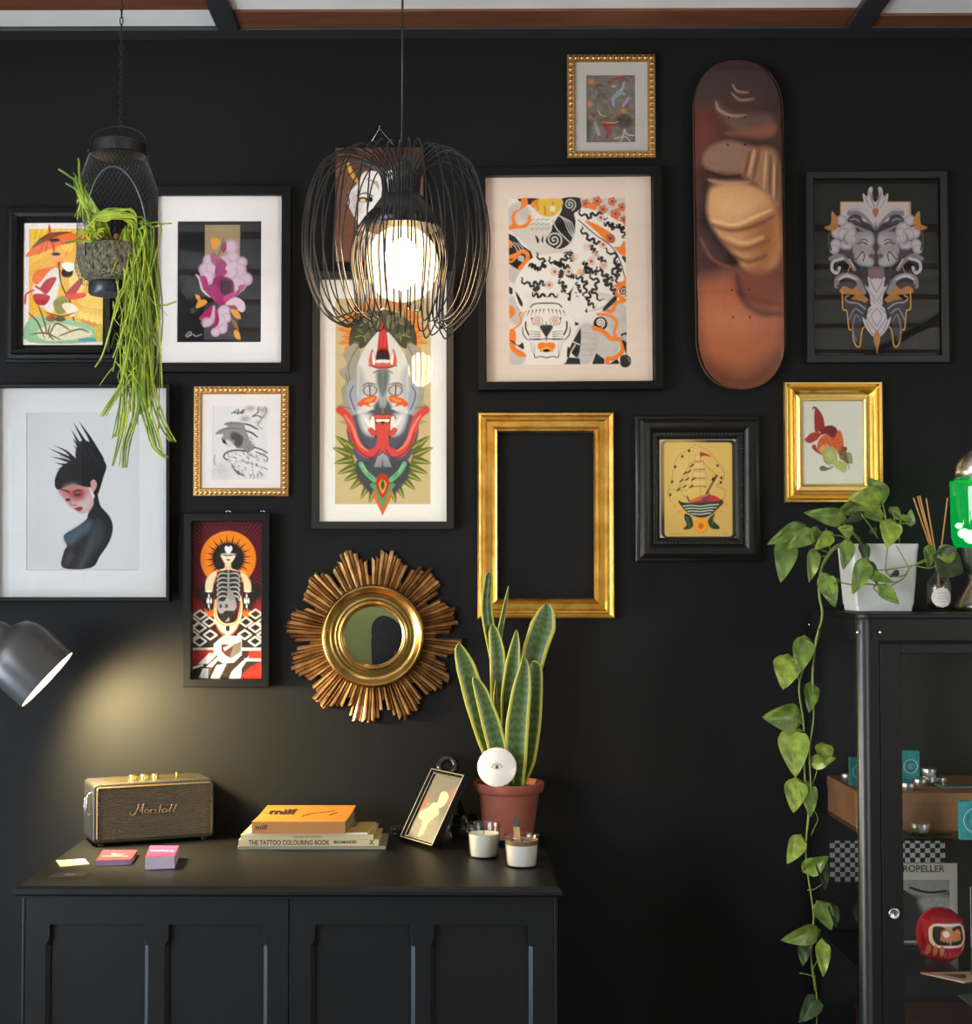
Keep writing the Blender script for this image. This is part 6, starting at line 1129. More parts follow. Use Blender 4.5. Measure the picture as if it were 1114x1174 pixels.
# ============================================================= GLASS CABINET
zt = Wp(1050, 703, .45).z; cyf = -.455; cyb = -.012
xL = Wp(984.5, 900, -cyf).x; cw = .57; xR = xL+cw
M_cab = mat('blue_black_steel', (.0035, .0037, .0042), .45, .0, srgb=False, spec=.3)
root = thing('display_cabinet', 'black metal and glass display cabinet at the right edge', 'cabinet', (xL+cw/2, (cyf+cyb)/2, 0)); ox, oy = xL+cw/2, (cyf+cyb)/2
dd = (cyb-cyf)/2; hw = cw/2
b = B(); b.prism(rbox(-hw, hw, -dd, dd, .03, 6), zt-.012, zt, 'z'); b.obj('top', M_cab, root, bevel=.003)
b = B(); b.prism(rbox(-hw+.001, hw-.001, -dd+.001, dd-.001, .03, 6), zt-.055, zt-.012, 'z'); b.obj('top_rail', M_cab, root)
b = B(); b.prism(rbox(-hw+.001, hw-.001, -dd+.001, dd-.001, .03, 6), .06, .12, 'z'); b.obj('bottom_rail', M_cab, root)
pr_ = .0155
for sx in (-1, 1):
    b = B(); b.lathe([(pr_, .0), (pr_, zt-.022), (pr_*.8, zt-.012), (.001, zt-.008)], 24, c=(sx*(hw-pr_), -dd+pr_-.004, 0)); b.obj('post', mat('satin_steel_post', (.02, .021, .024), .36, .2, srgb=False, spec=.7), root, smooth=True, auto=40)
    b = B(); b.box(sx*(hw-.008)-.008, sx*(hw-.008)+.008, dd-.02, dd, 0, zt-.012); b.obj('post', M_cab, root)
b = B(); b.box(-hw+.01, hw-.01, dd-.004, dd, .12, zt-.055); b.obj('back_panel', mat('black_back_panel', (.012, .012, .013), .6, srgb=False), root)
M_cg = glassmat('cabinet_glass', (.96, .97, .97), 0, 1.45, .6)
M_cs = glassmat('cabinet_side_glass', (.94, .95, .95), 0, 1.45, 1.0)
for sx in (-1, 1):
    b = B(); b.box(sx*(hw-.003)-.0015, sx*(hw-.003)+.0015, -dd+.028, dd-.02, .12, zt-.055); b.obj('side_glass', M_cs, root)
fx = lambda px: Wp(px, 950, -cyf+.004).x-ox
d_x0 = fx(1010.5); d_x1 = hw-.034; st = fx(1035)-d_x0; zdt = zt-.062; zdb = .13; yd = -dd-.004
for sx_ in ((-hw+pr_, d_x0-.0015), (d_x1+.0015, hw-pr_)): b = B(); b.box(sx_[0], sx_[1], -dd-.002, -dd+.012, .12, zt-.055); b.obj('front_frame', M_cab, root)
b = B(); b.box(d_x0, d_x0+st, yd, yd+.018, zdb, zdt); b.box(d_x1-st, d_x1, yd, yd+.018, zdb, zdt); b.box(d_x0+st, d_x1-st, yd, yd+.018, zdt-.02, zdt); b.box(d_x0+st, d_x1-st, yd, yd+.018, zdb, zdb+.04); dr = b.obj('door', M_cab, root, bevel=.0015)
b = B(); b.box(d_x0+st, d_x1-st, yd+.008, yd+.011, zdb+.04, zdt-.02); b.obj('door_glass', M_cg, dr)
lk = Wp(1024.3, 1047, -cyf+.006); b = B(); b.lathe([(.0115, 0), (.0115, .006), (.0095, .009), (.0085, .0075), (.0001, .0075)], 28, M=Matrix.Translation((lk.x-ox, yd, lk.z)) @ MRX, cap=False); b.obj('lock', M_silver, dr, smooth=True)
b = B(); b.box(lk.x-ox-.001, lk.x-ox+.001, yd-.0079, yd-.0077, lk.z-.004, lk.z+.004); b.obj('keyhole', M_blkm, dr)
for px, py, d_ in ((983, 725, -cyf+.001), (1008.5, 725, -cyf+.003)):
    q = Wp(px, py, d_); b = B(); b.sph((q.x-ox, q.y-oy, q.z), .004, 10); b.obj('bolt', M_silver, root, smooth=True)
q = Hp(0, 0, 1) if 0 else None; b = B(); b.sph((-hw-.001, dd-.02, Wp(929, 716, .03).z), .0032, 10); b.obj('bolt', M_silver, root, smooth=True)
# shelves: z from the photo
sh1 = Wp(1070, 962, -cyf-.02).z; sh2 = Wp(1070, 1118, -cyf-.02).z; sh3 = sh2-.30
M_sg = glassmat('shelf_glass', (.8, .88, .86), 0, 1.45, 1.0)
for z in (sh1, sh2, sh3): b = B(); b.box(-hw+.02, hw-.02, -dd+.03, dd-.012, z-.005, z); b.obj('glass_shelf', M_sg, root)
b = B(); b.box(-hw+.008, hw-.008, dd-.012, dd-.004, sh1-.012, sh1-.005); b.box(-hw+.008, hw-.008, dd-.012, dd-.004, sh2-.012, sh2-.005); b.box(-hw+.008, hw-.008, dd-.012, dd-.004, sh3-.012, sh3-.005); b.obj('shelf_support', M_cab, root)
# --- kraft box on the upper shelf
bx0 = Wp(949, 925, .05).x; by0 = -.05; z_b0 = sh1+.0005; byf = -.335
z_b1 = Wp(943, 889, .05).z
r_ = thing('kraft_box', 'long plain brown cardboard box on the upper cabinet shelf', 'box', (bx0, by0, z_b0)); hb = z_b1-z_b0; bw = xR-.03-bx0
M_kr = mat('kraft_cardboard', (152, 108, 76), .8, noise=.12, nscale=6)
b = B(); b.box(0, bw, byf-by0, 0, 0, hb*.9); b.obj('body', M_kr, r_); b = B(); b.box(-.002, bw+.002, byf-by0-.002, .002, hb*.72, hb); b.obj('lid', M_kr, r_, bevel=.001)
zb1 = z_b0+hb
# items on top of the box
M_teal = mat('teal_printed_card', (44, 148, 154), .5, noise=.35, nscale=60)
M_tin = mat('brushed_tin', (.75, .75, .74), .28, 1, srgb=False)
def on(px, py, z): return Hp(px, py, z)
def tealbox(lab, px, py, z, w, h, t=.014, rz=0, ringside=True, lean=0):
    q = on(px, py, z); r_ = thing('teal_box', lab, 'box', q+Vector((0, 0, .0005)), rz=rz, rx=-lean)
    b = B(); b.box(-w/2, w/2, 0, t, 0, h); b.obj('carton', M_teal, r_)
    if ringside:
        for rr, ww in ((.34*w*1.15, .0016), (.24*w*1.15, .0008)):
            b = B(); b.tube([(rr*math.cos(a), -.0003, h*.5+rr*math.sin(a)) for a in np.linspace(0, 2*PI, 33)[:-1]], ww/2, 4, closed=True); b.obj('printed_ring', mat('pale_teal_print', (190, 214, 212), .5) if rr > .3*w else mat('dark_teal_print', (20, 50, 56), .5), r_)
        b = B(); rr = w*.1; b.tube([(rr*math.cos(a), -.0004, h*.5+rr*math.sin(a)) for a in np.linspace(.7, 5.5, 16)], .0006, 4); b.obj('printed_letter', mat('pale_teal_print', (190, 214, 212), .5), r_)
    return r_
kb = kpp(.3)
tealbox('thin teal box seen through the cabinet side glass, beside the corner post', 986, 901, zb1, .042, .062, rz=math.radians(6))
tealbox('upright teal box with ring print standing on the kraft box', 1044, 897, zb1, .038, .070, rz=math.radians(-4))
def tin(lab, px, py, z, r=.0165, h=.016, tilt=0, grp=None):
    q = on(px, py, z); r_ = thing('metal_tin', lab, 'tin', q+Vector((0, 0, .0005)), group=grp, rx=tilt)
    b = B(); b.lathe([(.001, 0), (r-.002, 0), (r-.0012, .001), (r-.0012, h*.6)], 32, cap=False); b.obj('tin_body', M_tin, r_, smooth=True, auto=40)
    b = B(); b.lathe([(r, h*.55), (r, h-.0012), (r-.0012, h), (r-.003, h-.0006), (.001, h-.0006)], 32, cap=False); b.obj('tin_lid', M_tin, r_, smooth=True, auto=40)
    return r_
g_ = None
tin('small silver tin next to the thin teal box, seen through side glass', 972, 895, zb1)
tin('small silver tin at the left front of the kraft box lid', 1041, 906, zb1)
tin('silver tin standing second from left on the kraft box', 1055, 901, zb1)
tin('silver tin at right in the row on the kraft box', 1077, 899, zb1)
q = on(1064, 897, zb1); tin('silver tin stacked on top of the other tins', 1065, 889, zb1+.0168, r=.0165)
tin('silver tin behind, underneath the topmost stacked tin', 1065, 899.5, zb1)
r_ = thing('flat_tin', 'flat dark slab with a pale edge on the right of the kraft box', 'box', on(1094, 903, zb1)+Vector((.01, 0, .0004)), rz=.05); b = B(); b.box(-.045, .06, -.02, .035, 0, .005); b.obj('slab', mat('grey_green_slab', (92, 104, 104), .4), r_, bevel=.001)
# on the glass shelf in front of the box
tealbox('teal box with ring print standing at the far right edge of the upper shelf', 1119, 963, sh1, .064, .078, rz=0)
r_ = thing('glass_plate', 'small glass plate with pale edge on the upper shelf under a tin', 'plate', on(1058, 955, sh1)+Vector((0, 0, .0004))); b = B(); b.box(-.035, .055, -.018, .018, 0, .003); b.obj('plate', glassmat('plate_glass', (.75, .88, .86), 0, 1.5, 1.5), r_)
tin('single open silver tin on the glass plate in front of the kraft box', 1055, 954, sh1+.0036, r=.02, h=.019)
# checkered sheet at the back
cx0, cx1 = Wp(952.5, 980, .03).x, Wp(1085, 980, .03).x; cz1, cz0 = Wp(1020, 965, .03).z, Wp(1020, 1012, .03).z
M_ck = mat('checker_print', (180, 178, 172), .6); nt = M_ck.node_tree; ckn = nt.nodes.new('ShaderNodeTexChecker'); ckn.inputs['Color1'].default_value = (*lin((196, 194, 188)), 1); ckn.inputs['Color2'].default_value = (.012, .012, .012, 1); ckn.inputs['Scale'].default_value = 1
u2 = nt.nodes.new('ShaderNodeUVMap'); mp = nt.nodes.new('ShaderNodeMapping'); mp.inputs['Scale'].default_value = (23, 8.5, 1); nt.links.new(u2.outputs[0], mp.inputs[0]); nt.links.new(mp.outputs[0], ckn.inputs['Vector']); nt.links.new(ckn.outputs[0], nt.nodes['Principled BSDF'].inputs['Base Color'])
r_ = thing('checkered_sheet', 'black and white checkered sheet on the cabinet back panel', 'sheet', ((cx0+cx1)/2, -.018, cz0))
b = B(); wq = (cx1-cx0)/2; b.add([(-wq, -.0008, 0), (wq, -.0008, 0), (wq, -.0008, cz1-cz0), (-wq, -.0008, cz1-cz0), (-wq, .0004, 0), (wq, .0004, 0), (wq, .0004, cz1-cz0), (-wq, .0004, cz1-cz0)], [(0, 1, 2, 3), (5, 4, 7, 6), (0, 4, 5, 1), (3, 2, 6, 7), (1, 5, 6, 2), (4, 0, 3, 7)], 0, [(0, 0), (1, 0), (1, 1), (0, 1)]*2); b.obj('sheet', M_ck, r_, fix=False)
# PROPELLER magazine
md_ = .16; ma, mb_ = Wp(1014, 989.5, md_), Wp(1097, 989.5, md_); hm = ma.z-sh2-.001
r_ = thing('magazine', 'upright magazine titled PROPELLER with a dark photograph, behind the red doll', 'magazine', ((ma.x+mb_.x)/2, -md_, sh2+.0005)); wq = (mb_.x-ma.x)/2
b = B(); b.box(-wq, wq, 0, .004, 0, hm); b.obj('cover', mat('magazine_paper', (176, 170, 158), .5), r_)
A = Art(0, 0, 64, 78, (60, 58, 56), 1.5, .6); A.f((116, 114, 110), [0, 0, 64, 0, 64, 14, 30, 20, 0, 10], fe=2); A.f((40, 38, 38), [0, 14, 20, 18, 34, 40, 30, 78, 0, 78], fe=1); A.f((150, 148, 142), [30, 24, 64, 22, 64, 50, 44, 54], fe=4, a=.6); A.f((80, 76, 74), [40, 50, 64, 46, 64, 78, 40, 78], fe=2); A.s((30, 28, 28), [20, 10, 40, 16, 60, 14], 3); A.grain(.2, 2)
A.build('cover_photo', r_, lambda px, py: (-wq*.8+px/64*wq*1.58, hm*.86-.012-py/78*(hm*.86-.016)), .0004)
text('lettering', 'PROPELLER', .0205, M_ink, r_, Matrix.Translation((.000, -.0005, hm-.0125)) @ MRX, bold=.0002, depth=.0002)
# daruma
q = Hp(1079, 1103, sh2); qd = -q.y; c_ = Wp(1078, 1072, qd); r_ = thing('daruma_doll', 'round red papier-mache doll with white face panel, in front of the magazine', 'doll', (c_.x, -qd, sh2+.0005)); kd = kpp(qd); Rw = 27*kd; Hh = c_.z+31*kd-sh2; Rz = Hh/2
M_red = mat('red_lacquer', (172, 24, 46), .25, coat=.5, noise=.15, nscale=20)
def body(r_off):
    return [((Rw+r_off)*max(0.0001, math.sin(t))**.85, Rz-(Rz+r_off)*math.cos(t)) for t in np.linspace(0.02, PI-.001, 26)]
b = B(); b.lathe(body(0), 48, cap=True); b.obj('body', M_red, r_, smooth=True)
A = Art(1045, 1035, 1112, 1110, (172, 24, 46), 1.1, .4).T(5.239, 930, 950)
A.f((230, 216, 210), sum([[x, y] for x, y in rbox(672, 894, 545, 685, 52, 5)], []), 0); A.f((176, 140, 110), sum([[x, y] for x, y in rbox(690, 876, 560, 672, 44, 5)], []), 0)
A.f((48, 42, 38), [690, 600, 700, 565, 740, 560, 770, 580, 740, 600, 730, 640, 770, 650, 790, 665, 720, 668, 695, 640]); A.f((48, 42, 38), [875, 600, 868, 565, 830, 560, 800, 575, 820, 590, 850, 610, 860, 640, 800, 650, 800, 668, 850, 668, 878, 640])
A.e((224, 110, 40), 765, 605, 32, 30); A.e((236, 226, 218), 765, 603, 19); A.e((224, 110, 40), 838, 603, 22, 28); A.e((226, 190, 160), 838, 603, 9, 14); A.e((60, 40, 30), 838, 605, 5, 8); A.e((210, 120, 70), 800, 625, 14, 18)
for i in range(8): A.s((40, 34, 32), [720+i*20, 640, 716+i*21, 668], 4)
for x, dx in ((668, -6), (700, -4), (735, 0), (875, 4), (905, 6)): A.f((206, 130, 90), [x, 675, x+16, 680, x+20+dx, 720, x+8+dx, 745, x-4, 715])
for l in ([770, 715, 760, 740, 790, 750], [790, 715, 800, 745], [815, 715, 830, 745, 850, 715], [840, 725, 850, 745]): A.s((206, 90, 60), l, 7)
bp_ = body(.0007); zs_ = np.array([p[1] for p in bp_]); rs_ = np.array([p[0] for p in bp_])
def mk(X, Y): 
    return (np.abs(X-1078.5) < 24) & (Y > 1052) & (Y < 1094)
cxw, czw = c_.x, sh2+.0005
LD = lambda px, py: ((lambda w: (w.x-cxw, w.z-czw))(Wp(px, py, qd)))
def bd(X, Y, h):
    zz = np.interp(Y, [1035, 1110], [LD(1078, 1035)[1], LD(1078, 1110)[1]]); xx = np.interp(X, [1045, 1112], [LD(1045, 1070)[0], LD(1112, 1070)[0]]); rr = np.interp(zz, zs_, rs_); return -np.sqrt(np.clip(rr**2-xx**2, 1e-6, None))
A.build('painted_face', r_, LD, 0, rough=.35, mask=mk, bend=bd)
# magazines and papers lower down
def paper(lab, quad, z, m, th=.003):
    pts = [Hp(px, py, z+th) for px, py in quad]; c_ = sum(pts, Vector())/4; r_ = thing('magazine', lab, 'magazine', (c_.x, c_.y, z+.0005)); b = B(); b.prism([(p.x-c_.x, p.y-c_.y) for p in pts], 0, th, 'z'); b.obj('pages', m, r_); return r_, [(p.x-c_.x, p.y-c_.y) for p in pts]
r_, P2 = paper('flat open booklet with tan cover in front of the red doll', [(1055, 1115), (1105, 1126), (1116, 1124), (1112, 1114)], sh2, mat('booklet_tan', (158, 132, 108), .5))
b = B(); b.prism([(x*.45+.004, y*.4) for x, y in P2], .0031, .0036, 'z'); b.obj('cover_photo', mat('dark_brown_photo', (70, 48, 38), .5), r_)
kb_ = thing('dark_frame', 'edge of a dark picture card standing at the far right of the lower shelf', 'picture', (Wp(1128, 1050, .2).x, -.2, sh2+.0005)); q0 = Wp(1112, 1017, .2).x-kb_.location.x; b = B(); b.box(q0, -q0, 0, .006, 0, Wp(1112, 1017, .2).z-sh2); b.obj('card', M_blk, kb_); b = B(); b.box(q0, q0+.0016, -.0006, 0, 0, Wp(1112, 1017, .2).z-sh2); b.obj('white_border', M_pap, kb_)
r_ = thing('wooden_crate', 'reddish brown wooden box on the lowest visible cabinet shelf', 'box', ((xL+.30), -.24, sh3+.0005)); b = B(); M_rb = mat('red_brown_wood', (88, 54, 44), .55, noise=.4, nscale=5, stretch=(1, 8, 8)); b.box(-.22, .2, -.12, .14, 0, .14); b.obj('box_body', M_rb, r_, bevel=.002); b = B(); b.box(-.225, .205, -.125, .145, .14, .152); b.obj('box_lid', M_rb, r_, bevel=.002)
rp_, P2 = paper('small booklet with pale green cover on the wooden box', [(1098, 1141), (1122, 1158), (1150, 1156), (1120, 1139)], sh3+.1535, mat('booklet_green', (130, 136, 112), .5))
# ============================================================= ON TOP OF THE CABINET
# --- white faceted pot with pothos
pd_ = .30; q = Wp(1006, 700, pd_); kq = kpp(pd_)
rp = thing('trailing_pothos', 'trailing heart-leaved plant in a white square pot on the cabinet top', 'plant', (q.x, -pd_, zt)); ZT = zt
M_pot = mat('white_plastic_pot', (196, 196, 190), .4); rot_ = math.radians(-14)
hp = Wp(1006, 624, pd_).z-zt; s0, s1 = 36*kq, 41.5*kq
def sqr(s, z, r=.006): 
    return [(x, y, z) for x, y in rbox(-s, s, -s, s, r, 4)]
b = B(); lv = [sqr(s0*.86, .002), sqr(s0*.88, .014), sqr(s0*.885, .0145), sqr(s0*.90, .016), sqr(s1*.9, hp-.001), sqr(s1*.885, hp), sqr(s1*.85, hp-.001), sqr(s1*.8, hp-.02)]
n = len(lv[0]); MP = Matrix.Rotation(math.radians(-1), 4, 'Z'); vs = [MP @ Vector(p) for l in lv for p in l]; fs = [(j*n+i, j*n+(i+1) % n, (j+1)*n+(i+1) % n, (j+1)*n+i) for j in range(len(lv)-1) for i in range(n)]+[tuple(range(n))[::-1]]
b.add(vs, fs); b.obj('pot', M_pot, rp, smooth=True, auto=30)
b = B(); b.add([MP @ Vector(p) for p in sqr(s1*.82, hp-.012)], [tuple(range(n))]); b.obj('soil', mat('potting_soil', (58, 36, 28), .95), rp)
def leafmat(name, dark, light, var=0):
    m = mat(name, light, .4, sss=.1, coat=.1); nt = m.node_tree; bs = nt.nodes['Principled BSDF']
    tc = nt.nodes.new('ShaderNodeTexCoord'); n1 = nt.nodes.new('ShaderNodeTexNoise'); n1.inputs['Scale'].default_value = 60 if not var else 28; n1.inputs['Detail'].default_value = 3; nt.links.new(tc.outputs['Object'], n1.inputs['Vector'])
    r1 = nt.nodes.new('ShaderNodeValToRGB'); r1.color_ramp.elements[0].position = .35; r1.color_ramp.elements[0].color = (*lin(dark), 1); r1.color_ramp.elements[1].position = .65; r1.color_ramp.elements[1].color = (*lin(light), 1)
    if var:
        e = r1.color_ramp.elements.new(.72); e.color = (*lin((206, 206, 120)), 1)
    nt.links.new(n1.outputs['Fac'], r1.inputs[0]); nt.links.new(r1.outputs[0], bs.inputs['Base Color'])
    bs.inputs['Transmission Weight'].default_value = 0
    return m
M_l1 = leafmat('pothos_leaf', (74, 98, 28), (114, 138, 44)); M_l2 = leafmat('pothos_leaf_bright', (104, 126, 32), (150, 168, 56)); M_l3 = leafmat('pothos_leaf_variegated', (74, 98, 32), (114, 138, 50), 1); M_l4 = leafmat('pothos_leaf_dark', (32, 50, 22), (56, 80, 34)); M_st = mat('pothos_stem', (110, 128, 52), .5, sss=.1)
def leaf(base, tip, width, d0, d1, m, tilt=0.0, cup=.25, name='leaf'):
    """heart-shaped leaf; base and tip in photo pixels with distances in front of the wall, width in pixels"""
    a_ = Wp(base[0], base[1], d0); t_ = Wp(tip[0], tip[1], d1); ax_ = t_-a_; L_ = ax_.length; ax_.normalize(); view = Vector((0, -1, 0)); sd = ax_.cross(view); sd.normalize(); nn = sd.cross(ax_).normalized()
    if nn.y > 0: nn = -nn
    sd = (sd*math.cos(tilt)+nn*math.sin(tilt)).normalized(); nn = sd.cross(ax_).normalized(); 
    if nn.y > 0: nn = -nn
    wd = 1.14*width*kpp((d0+d1)/2)/2/max(.35, math.cos(tilt)); vs = []; uv = []; nv = 14; nu = 8
    def S_(u, v):
        s = (u-.5)*2; prof = (math.sin(PI*v**.5))**.72*(1-.18*v) if 0 < v < 1 else 0
        lobe = -.17*L_*math.sin(PI*abs(s))*(1-v)**3*1.1
        y = v*L_+lobe-(.08*L_*(abs(s)**1.5)*(1-v)**6)
        x = s*wd*max(prof, .02 if v < .5 else 0)
        h = abs(s)*wd*prof*cup-((v-.5)**2-.25)*L_*.12-v*v*L_*.06+math.sin(v*9+s*4)*.001
        p = a_+ax_*y+sd*x+nn*h; return (p.x-rp.location.x, p.y-rp.location.y, p.z-rp.location.z)
    b = B(); b.grid(S_, nu, nv); o = b.obj(name, m, rp, smooth=True); return o
c1 = lambda u, v: (860+u/4.386, 510+v/4.386)
mm = {1: M_l1, 2: M_l2, 3: M_l3, 4: M_l4}
rnd = random.Random(9)
LV = [(640, 255, 430, 348, 120, 1, .29, .31, .3), (655, 275, 597, 165, 110, 1, .27, .28, -.4), (640, 262, 492, 268, 100, 2, .33, .36, 0), (450, 370, 275, 340, 88, 1, .33, .36, 0), (248, 418, 88, 500, 84, 3, .34, .36, 0), (180, 500, 155, 690, 112, 3, .35, .37, 0), (300, 445, 185, 520, 85, 1, .36, .38, 0), (318, 543, 298, 692, 68, 3, .35, .36, .2), (400, 455, 325, 525, 70, 2, .36, .38, 0), (330, 425, 305, 505, 55, 1, .34, .35, .2), (505, 440, 440, 415, 62, 2, .35, .36, 0), (590, 325, 668, 385, 85, 1, .3, .31, .3), (712, 320, 755, 382, 50, 1, .29, .3, .2), (806, 398, 806, 322, 40, 1, .3, .3, .5), (705, 395, 690, 518, 108, 2, .37, .39, 0), (490, 495, 468, 628, 74, 1, .38, .39, 0), (565, 505, 582, 600, 60, 4, .37, .38, .3), (575, 595, 515, 752, 92, 1, .4, .41, 0), (590, 600, 640, 700, 60, 4, .39, .4, 0), (600, 650, 722, 692, 48, 1, .4, .41, 0), (660, 722, 748, 800, 72, 1, .4, .41, 0), (372, 670, 428, 818, 92, 1, .38, .39, 0), (405, 690, 455, 680, 30, 4, .38, .39, .5), (900, 520, 895, 622, 64, 1, .36, .37, .1), (945, 575, 1078, 640, 150, 4, .38, .36, .2), (960, 560, 1040, 520, 90, 1, .38, .37, .2), (560, 350, 475, 392, 44, 4, .31, .33, 0), (760, 360, 832, 402, 30, 1, .3, .3, 0), (610, 425, 635, 450, 40, 4, .3, .3, 0), (740, 640, 700, 665, 30, 4, .4, .41, 0), (945, 575, 960, 615, 40, 4, .36, .36, 0)]
for bu, bv, tu, tv, w_, m_, d0, d1, tl in LV: leaf(c1(bu, bv), c1(tu, tv), w_/4.386, d0+.02, d1+.02, mm[m_], tl)
c2 = lambda u, v: (860+u/2.4786, 700+v/2.4786)
LV2 = [(152, 88, 136, 182, 58, 1, 0), (105, 140, 94, 224, 76, 2, 0), (172, 215, 168, 290, 44, 1, .2), (130, 305, 36, 302, 76, 1, 0), (118, 350, 130, 474, 82, 2, 0), (178, 432, 242, 420, 40, 2, 0), (205, 385, 215, 440, 50, 2, .2), (128, 490, 123, 575, 62, 2, 0), (163, 500, 172, 588, 46, 1, .1), (138, 650, 106, 720, 50, 2, 0), (160, 735, 222, 700, 52, 1, 0), (198, 715, 215, 795, 36, 4, .4), (196, 838, 232, 908, 52, 3, .2), (232, 840, 245, 900, 30, 4, .4), (182, 915, 88, 938, 54, 1, 0), (204, 948, 208, 1042, 40, 2, 0), (150, 955, 150, 1010, 34, 4, 0), (185, 1105, 140, 1172, 54, 4, 0)]
for bu, bv, tu, tv, w_, m_, tl in LV2: leaf(c2(bu, bv), c2(tu, tv), w_/2.4786, .33, .35, mm[m_], tl)
b = B()
def stem(pts, r0, r1, d0=.34, d1=.34, cf=c1):
    P_ = smooth_path([np.array(cf(*p)) for p in pts], 5); n = len(P_); b.tube([Wp(p[0], p[1], d0+(d1-d0)*i/(n-1))-rp.location for i, p in enumerate(P_)], [r0+(r1-r0)*i/(n-1) for i in range(n)], 6)
stem([(520, 500), (450, 500), (400, 540), (358, 620), (345, 740), (362, 860), (330, 980), (318, 1096)], .0028, .0024, .34, .33)
stem([(520, 505), (430, 520), (380, 580), (352, 640), (350, 720)], .0022, .002)
stem([(205, 0), (190, 90), (140, 200), (152, 330), (155, 480), (165, 560), (158, 700), (180, 870), (172, 980), (185, 1080)], .0022, .0018, .33, .33, c2)
stem([(195, 50), (178, 160), (180, 300), (168, 400), (172, 520), (160, 640)], .002, .0016, .335, .335, c2)
stem([(180, 880), (170, 960), (188, 1090), (188, 1200)], .0016, .0014, .33, .33, c2)
for l in ([(183, 100), (165, 95), (152, 88)], [(140, 200), (125, 170), (105, 140)], [(176, 160), (174, 200), (172, 215)], [(150, 325), (140, 315), (130, 305)], [(153, 400), (140, 370), (118, 350)], [(165, 520), (185, 470), (192, 440)], [(158, 500), (140, 495), (128, 490)], [(158, 690), (150, 680), (138, 655)], [(162, 795), (185, 790), (212, 765), (200, 730)], [(172, 640), (180, 620), (192, 590), (175, 560)], [(178, 880), (190, 860), (196, 840)], [(185, 1040), (165, 1035), (140, 1030)], [(176, 1020), (192, 990), (204, 950)]): stem(l, .0013, .001, .33, .33, c2)
for l in ([(680, 470), (690, 400), (640, 300), (630, 285)], [(690, 470), (680, 360), (660, 280)], [(640, 470), (610, 420), (560, 350)], [(560, 500), (520, 450), (460, 385)], [(520, 500), (460, 460), (390, 450), (320, 430), (250, 420)], [(400, 530), (395, 480), (380, 420)], [(380, 560), (330, 560), (318, 545)], [(390, 540), (340, 520), (320, 500)], [(700, 480), (730, 420), (715, 330)], [(750, 470), (745, 400), (806, 398)], [(750, 490), (745, 440), (760, 365)], [(550, 480), (540, 460), (500, 430)], [(250, 418), (210, 470), (180, 500)]): stem(l, .0016, .0012, .32, .34)
for l in ([(690, 510), (680, 620), (700, 655), (760, 660), (795, 630), (770, 570), (735, 510)], [(590, 600), (640, 630), (740, 620), (840, 600), (890, 580)], [(600, 650), (680, 690), (760, 680), (800, 620), (880, 575)], [(450, 690), (520, 705), (600, 700), (680, 715), (740, 690), (790, 650)], [(690, 720), (640, 700), (620, 720), (640, 740), (660, 722)], [(840, 610), (900, 620), (945, 600)]): stem(l, .0015, .0012, .40, .40)
b.obj('stems', M_st, rp, smooth=True)
# --- reed diffuser
dr_ = .33; q = Wp(1076, 700, dr_); r_ = thing('reed_diffuser', 'clear bottle reed diffuser with white label beside the potted plant', 'diffuser', (q.x, -dr_, zt+.0005)); kr = kpp(dr_); z_ = lambda py: Wp(1076, py, dr_).z-zt
b = B(); b.lathe([(.001, 0), (12.5*kr, 0), (13.5*kr, .002), (13.5*kr, z_(671)), (12*kr, z_(665)), (6*kr, z_(659)), (4.6*kr, z_(655)), (4.6*kr, z_(649)), (5.4*kr, z_(648)), (3.8*kr, z_(648)), (3.6*kr, z_(656)), (5*kr, z_(660)), (11*kr, z_(666)), (12.4*kr, z_(672)), (12.2*kr, .005), (.001, .005)], 40, cap=False); b.obj('bottle', glassmat('bottle_glass', (.93, .93, .92), 0, 1.5, 1.4), r_, smooth=True)
b = B(); b.lathe([(.001, .006), (12*kr, .006), (12*kr, z_(690)), (.001, z_(690))], 32, cap=False); b.obj('oil', glassmat('diffuser_oil', (.8, .45, .2), 0, 1.4), r_, smooth=True)
b = B(); n = 20; vs = []; 
for j in range(13):
    for i in range(n+1):
        t = -1+2*i/n; v = -1+2*j/12; rr = 13.7*kr; hx_ = math.sqrt(max(0, 1-v*v))*11*kr; x = t*hx_; vs.append((x, -math.sqrt(max(1e-8, rr*rr-x*x)), z_(685)+v*11.5*kr))
b.add(vs, [(j*(n+1)+i, j*(n+1)+i+1, (j+1)*(n+1)+i+1, (j+1)*(n+1)+i) for j in range(12) for i in range(n)]); b.obj('label', mat('label_paper', (216, 210, 200), .6), r_, fix=False)
b = B()
for j, (w_, dz) in enumerate(((5, 5), (4, 1.5), (6, -1.5), (3, -5))): 
    rr = 13.85*kr; b.tube([(x*kr, -math.sqrt(rr*rr-(x*kr)**2), z_(685)+dz*kr) for x in np.linspace(-w_, w_, 7)], .0005, 4)
b.obj('label_print', mat('grey_print', (150, 140, 130), .7), r_)
for i, (px, py) in enumerate(((1047, 571), (1051.5, 569), (1054, 568.5), (1061.5, 571.5), (1086, 571))):
    tq = Wp(px, py, dr_+(-.01+.005*i)); b = B(); b.tube([(rnd.uniform(-.002, .002)+(-.003 if px > 1070 else .002), 0, .008), (0, 0, z_(655)), (tq.x-q.x, tq.y+dr_, tq.z-zt)], .0016, 6); b.obj('reed', mat('rattan_reed', (196, 142, 84), .6), r_, smooth=True)
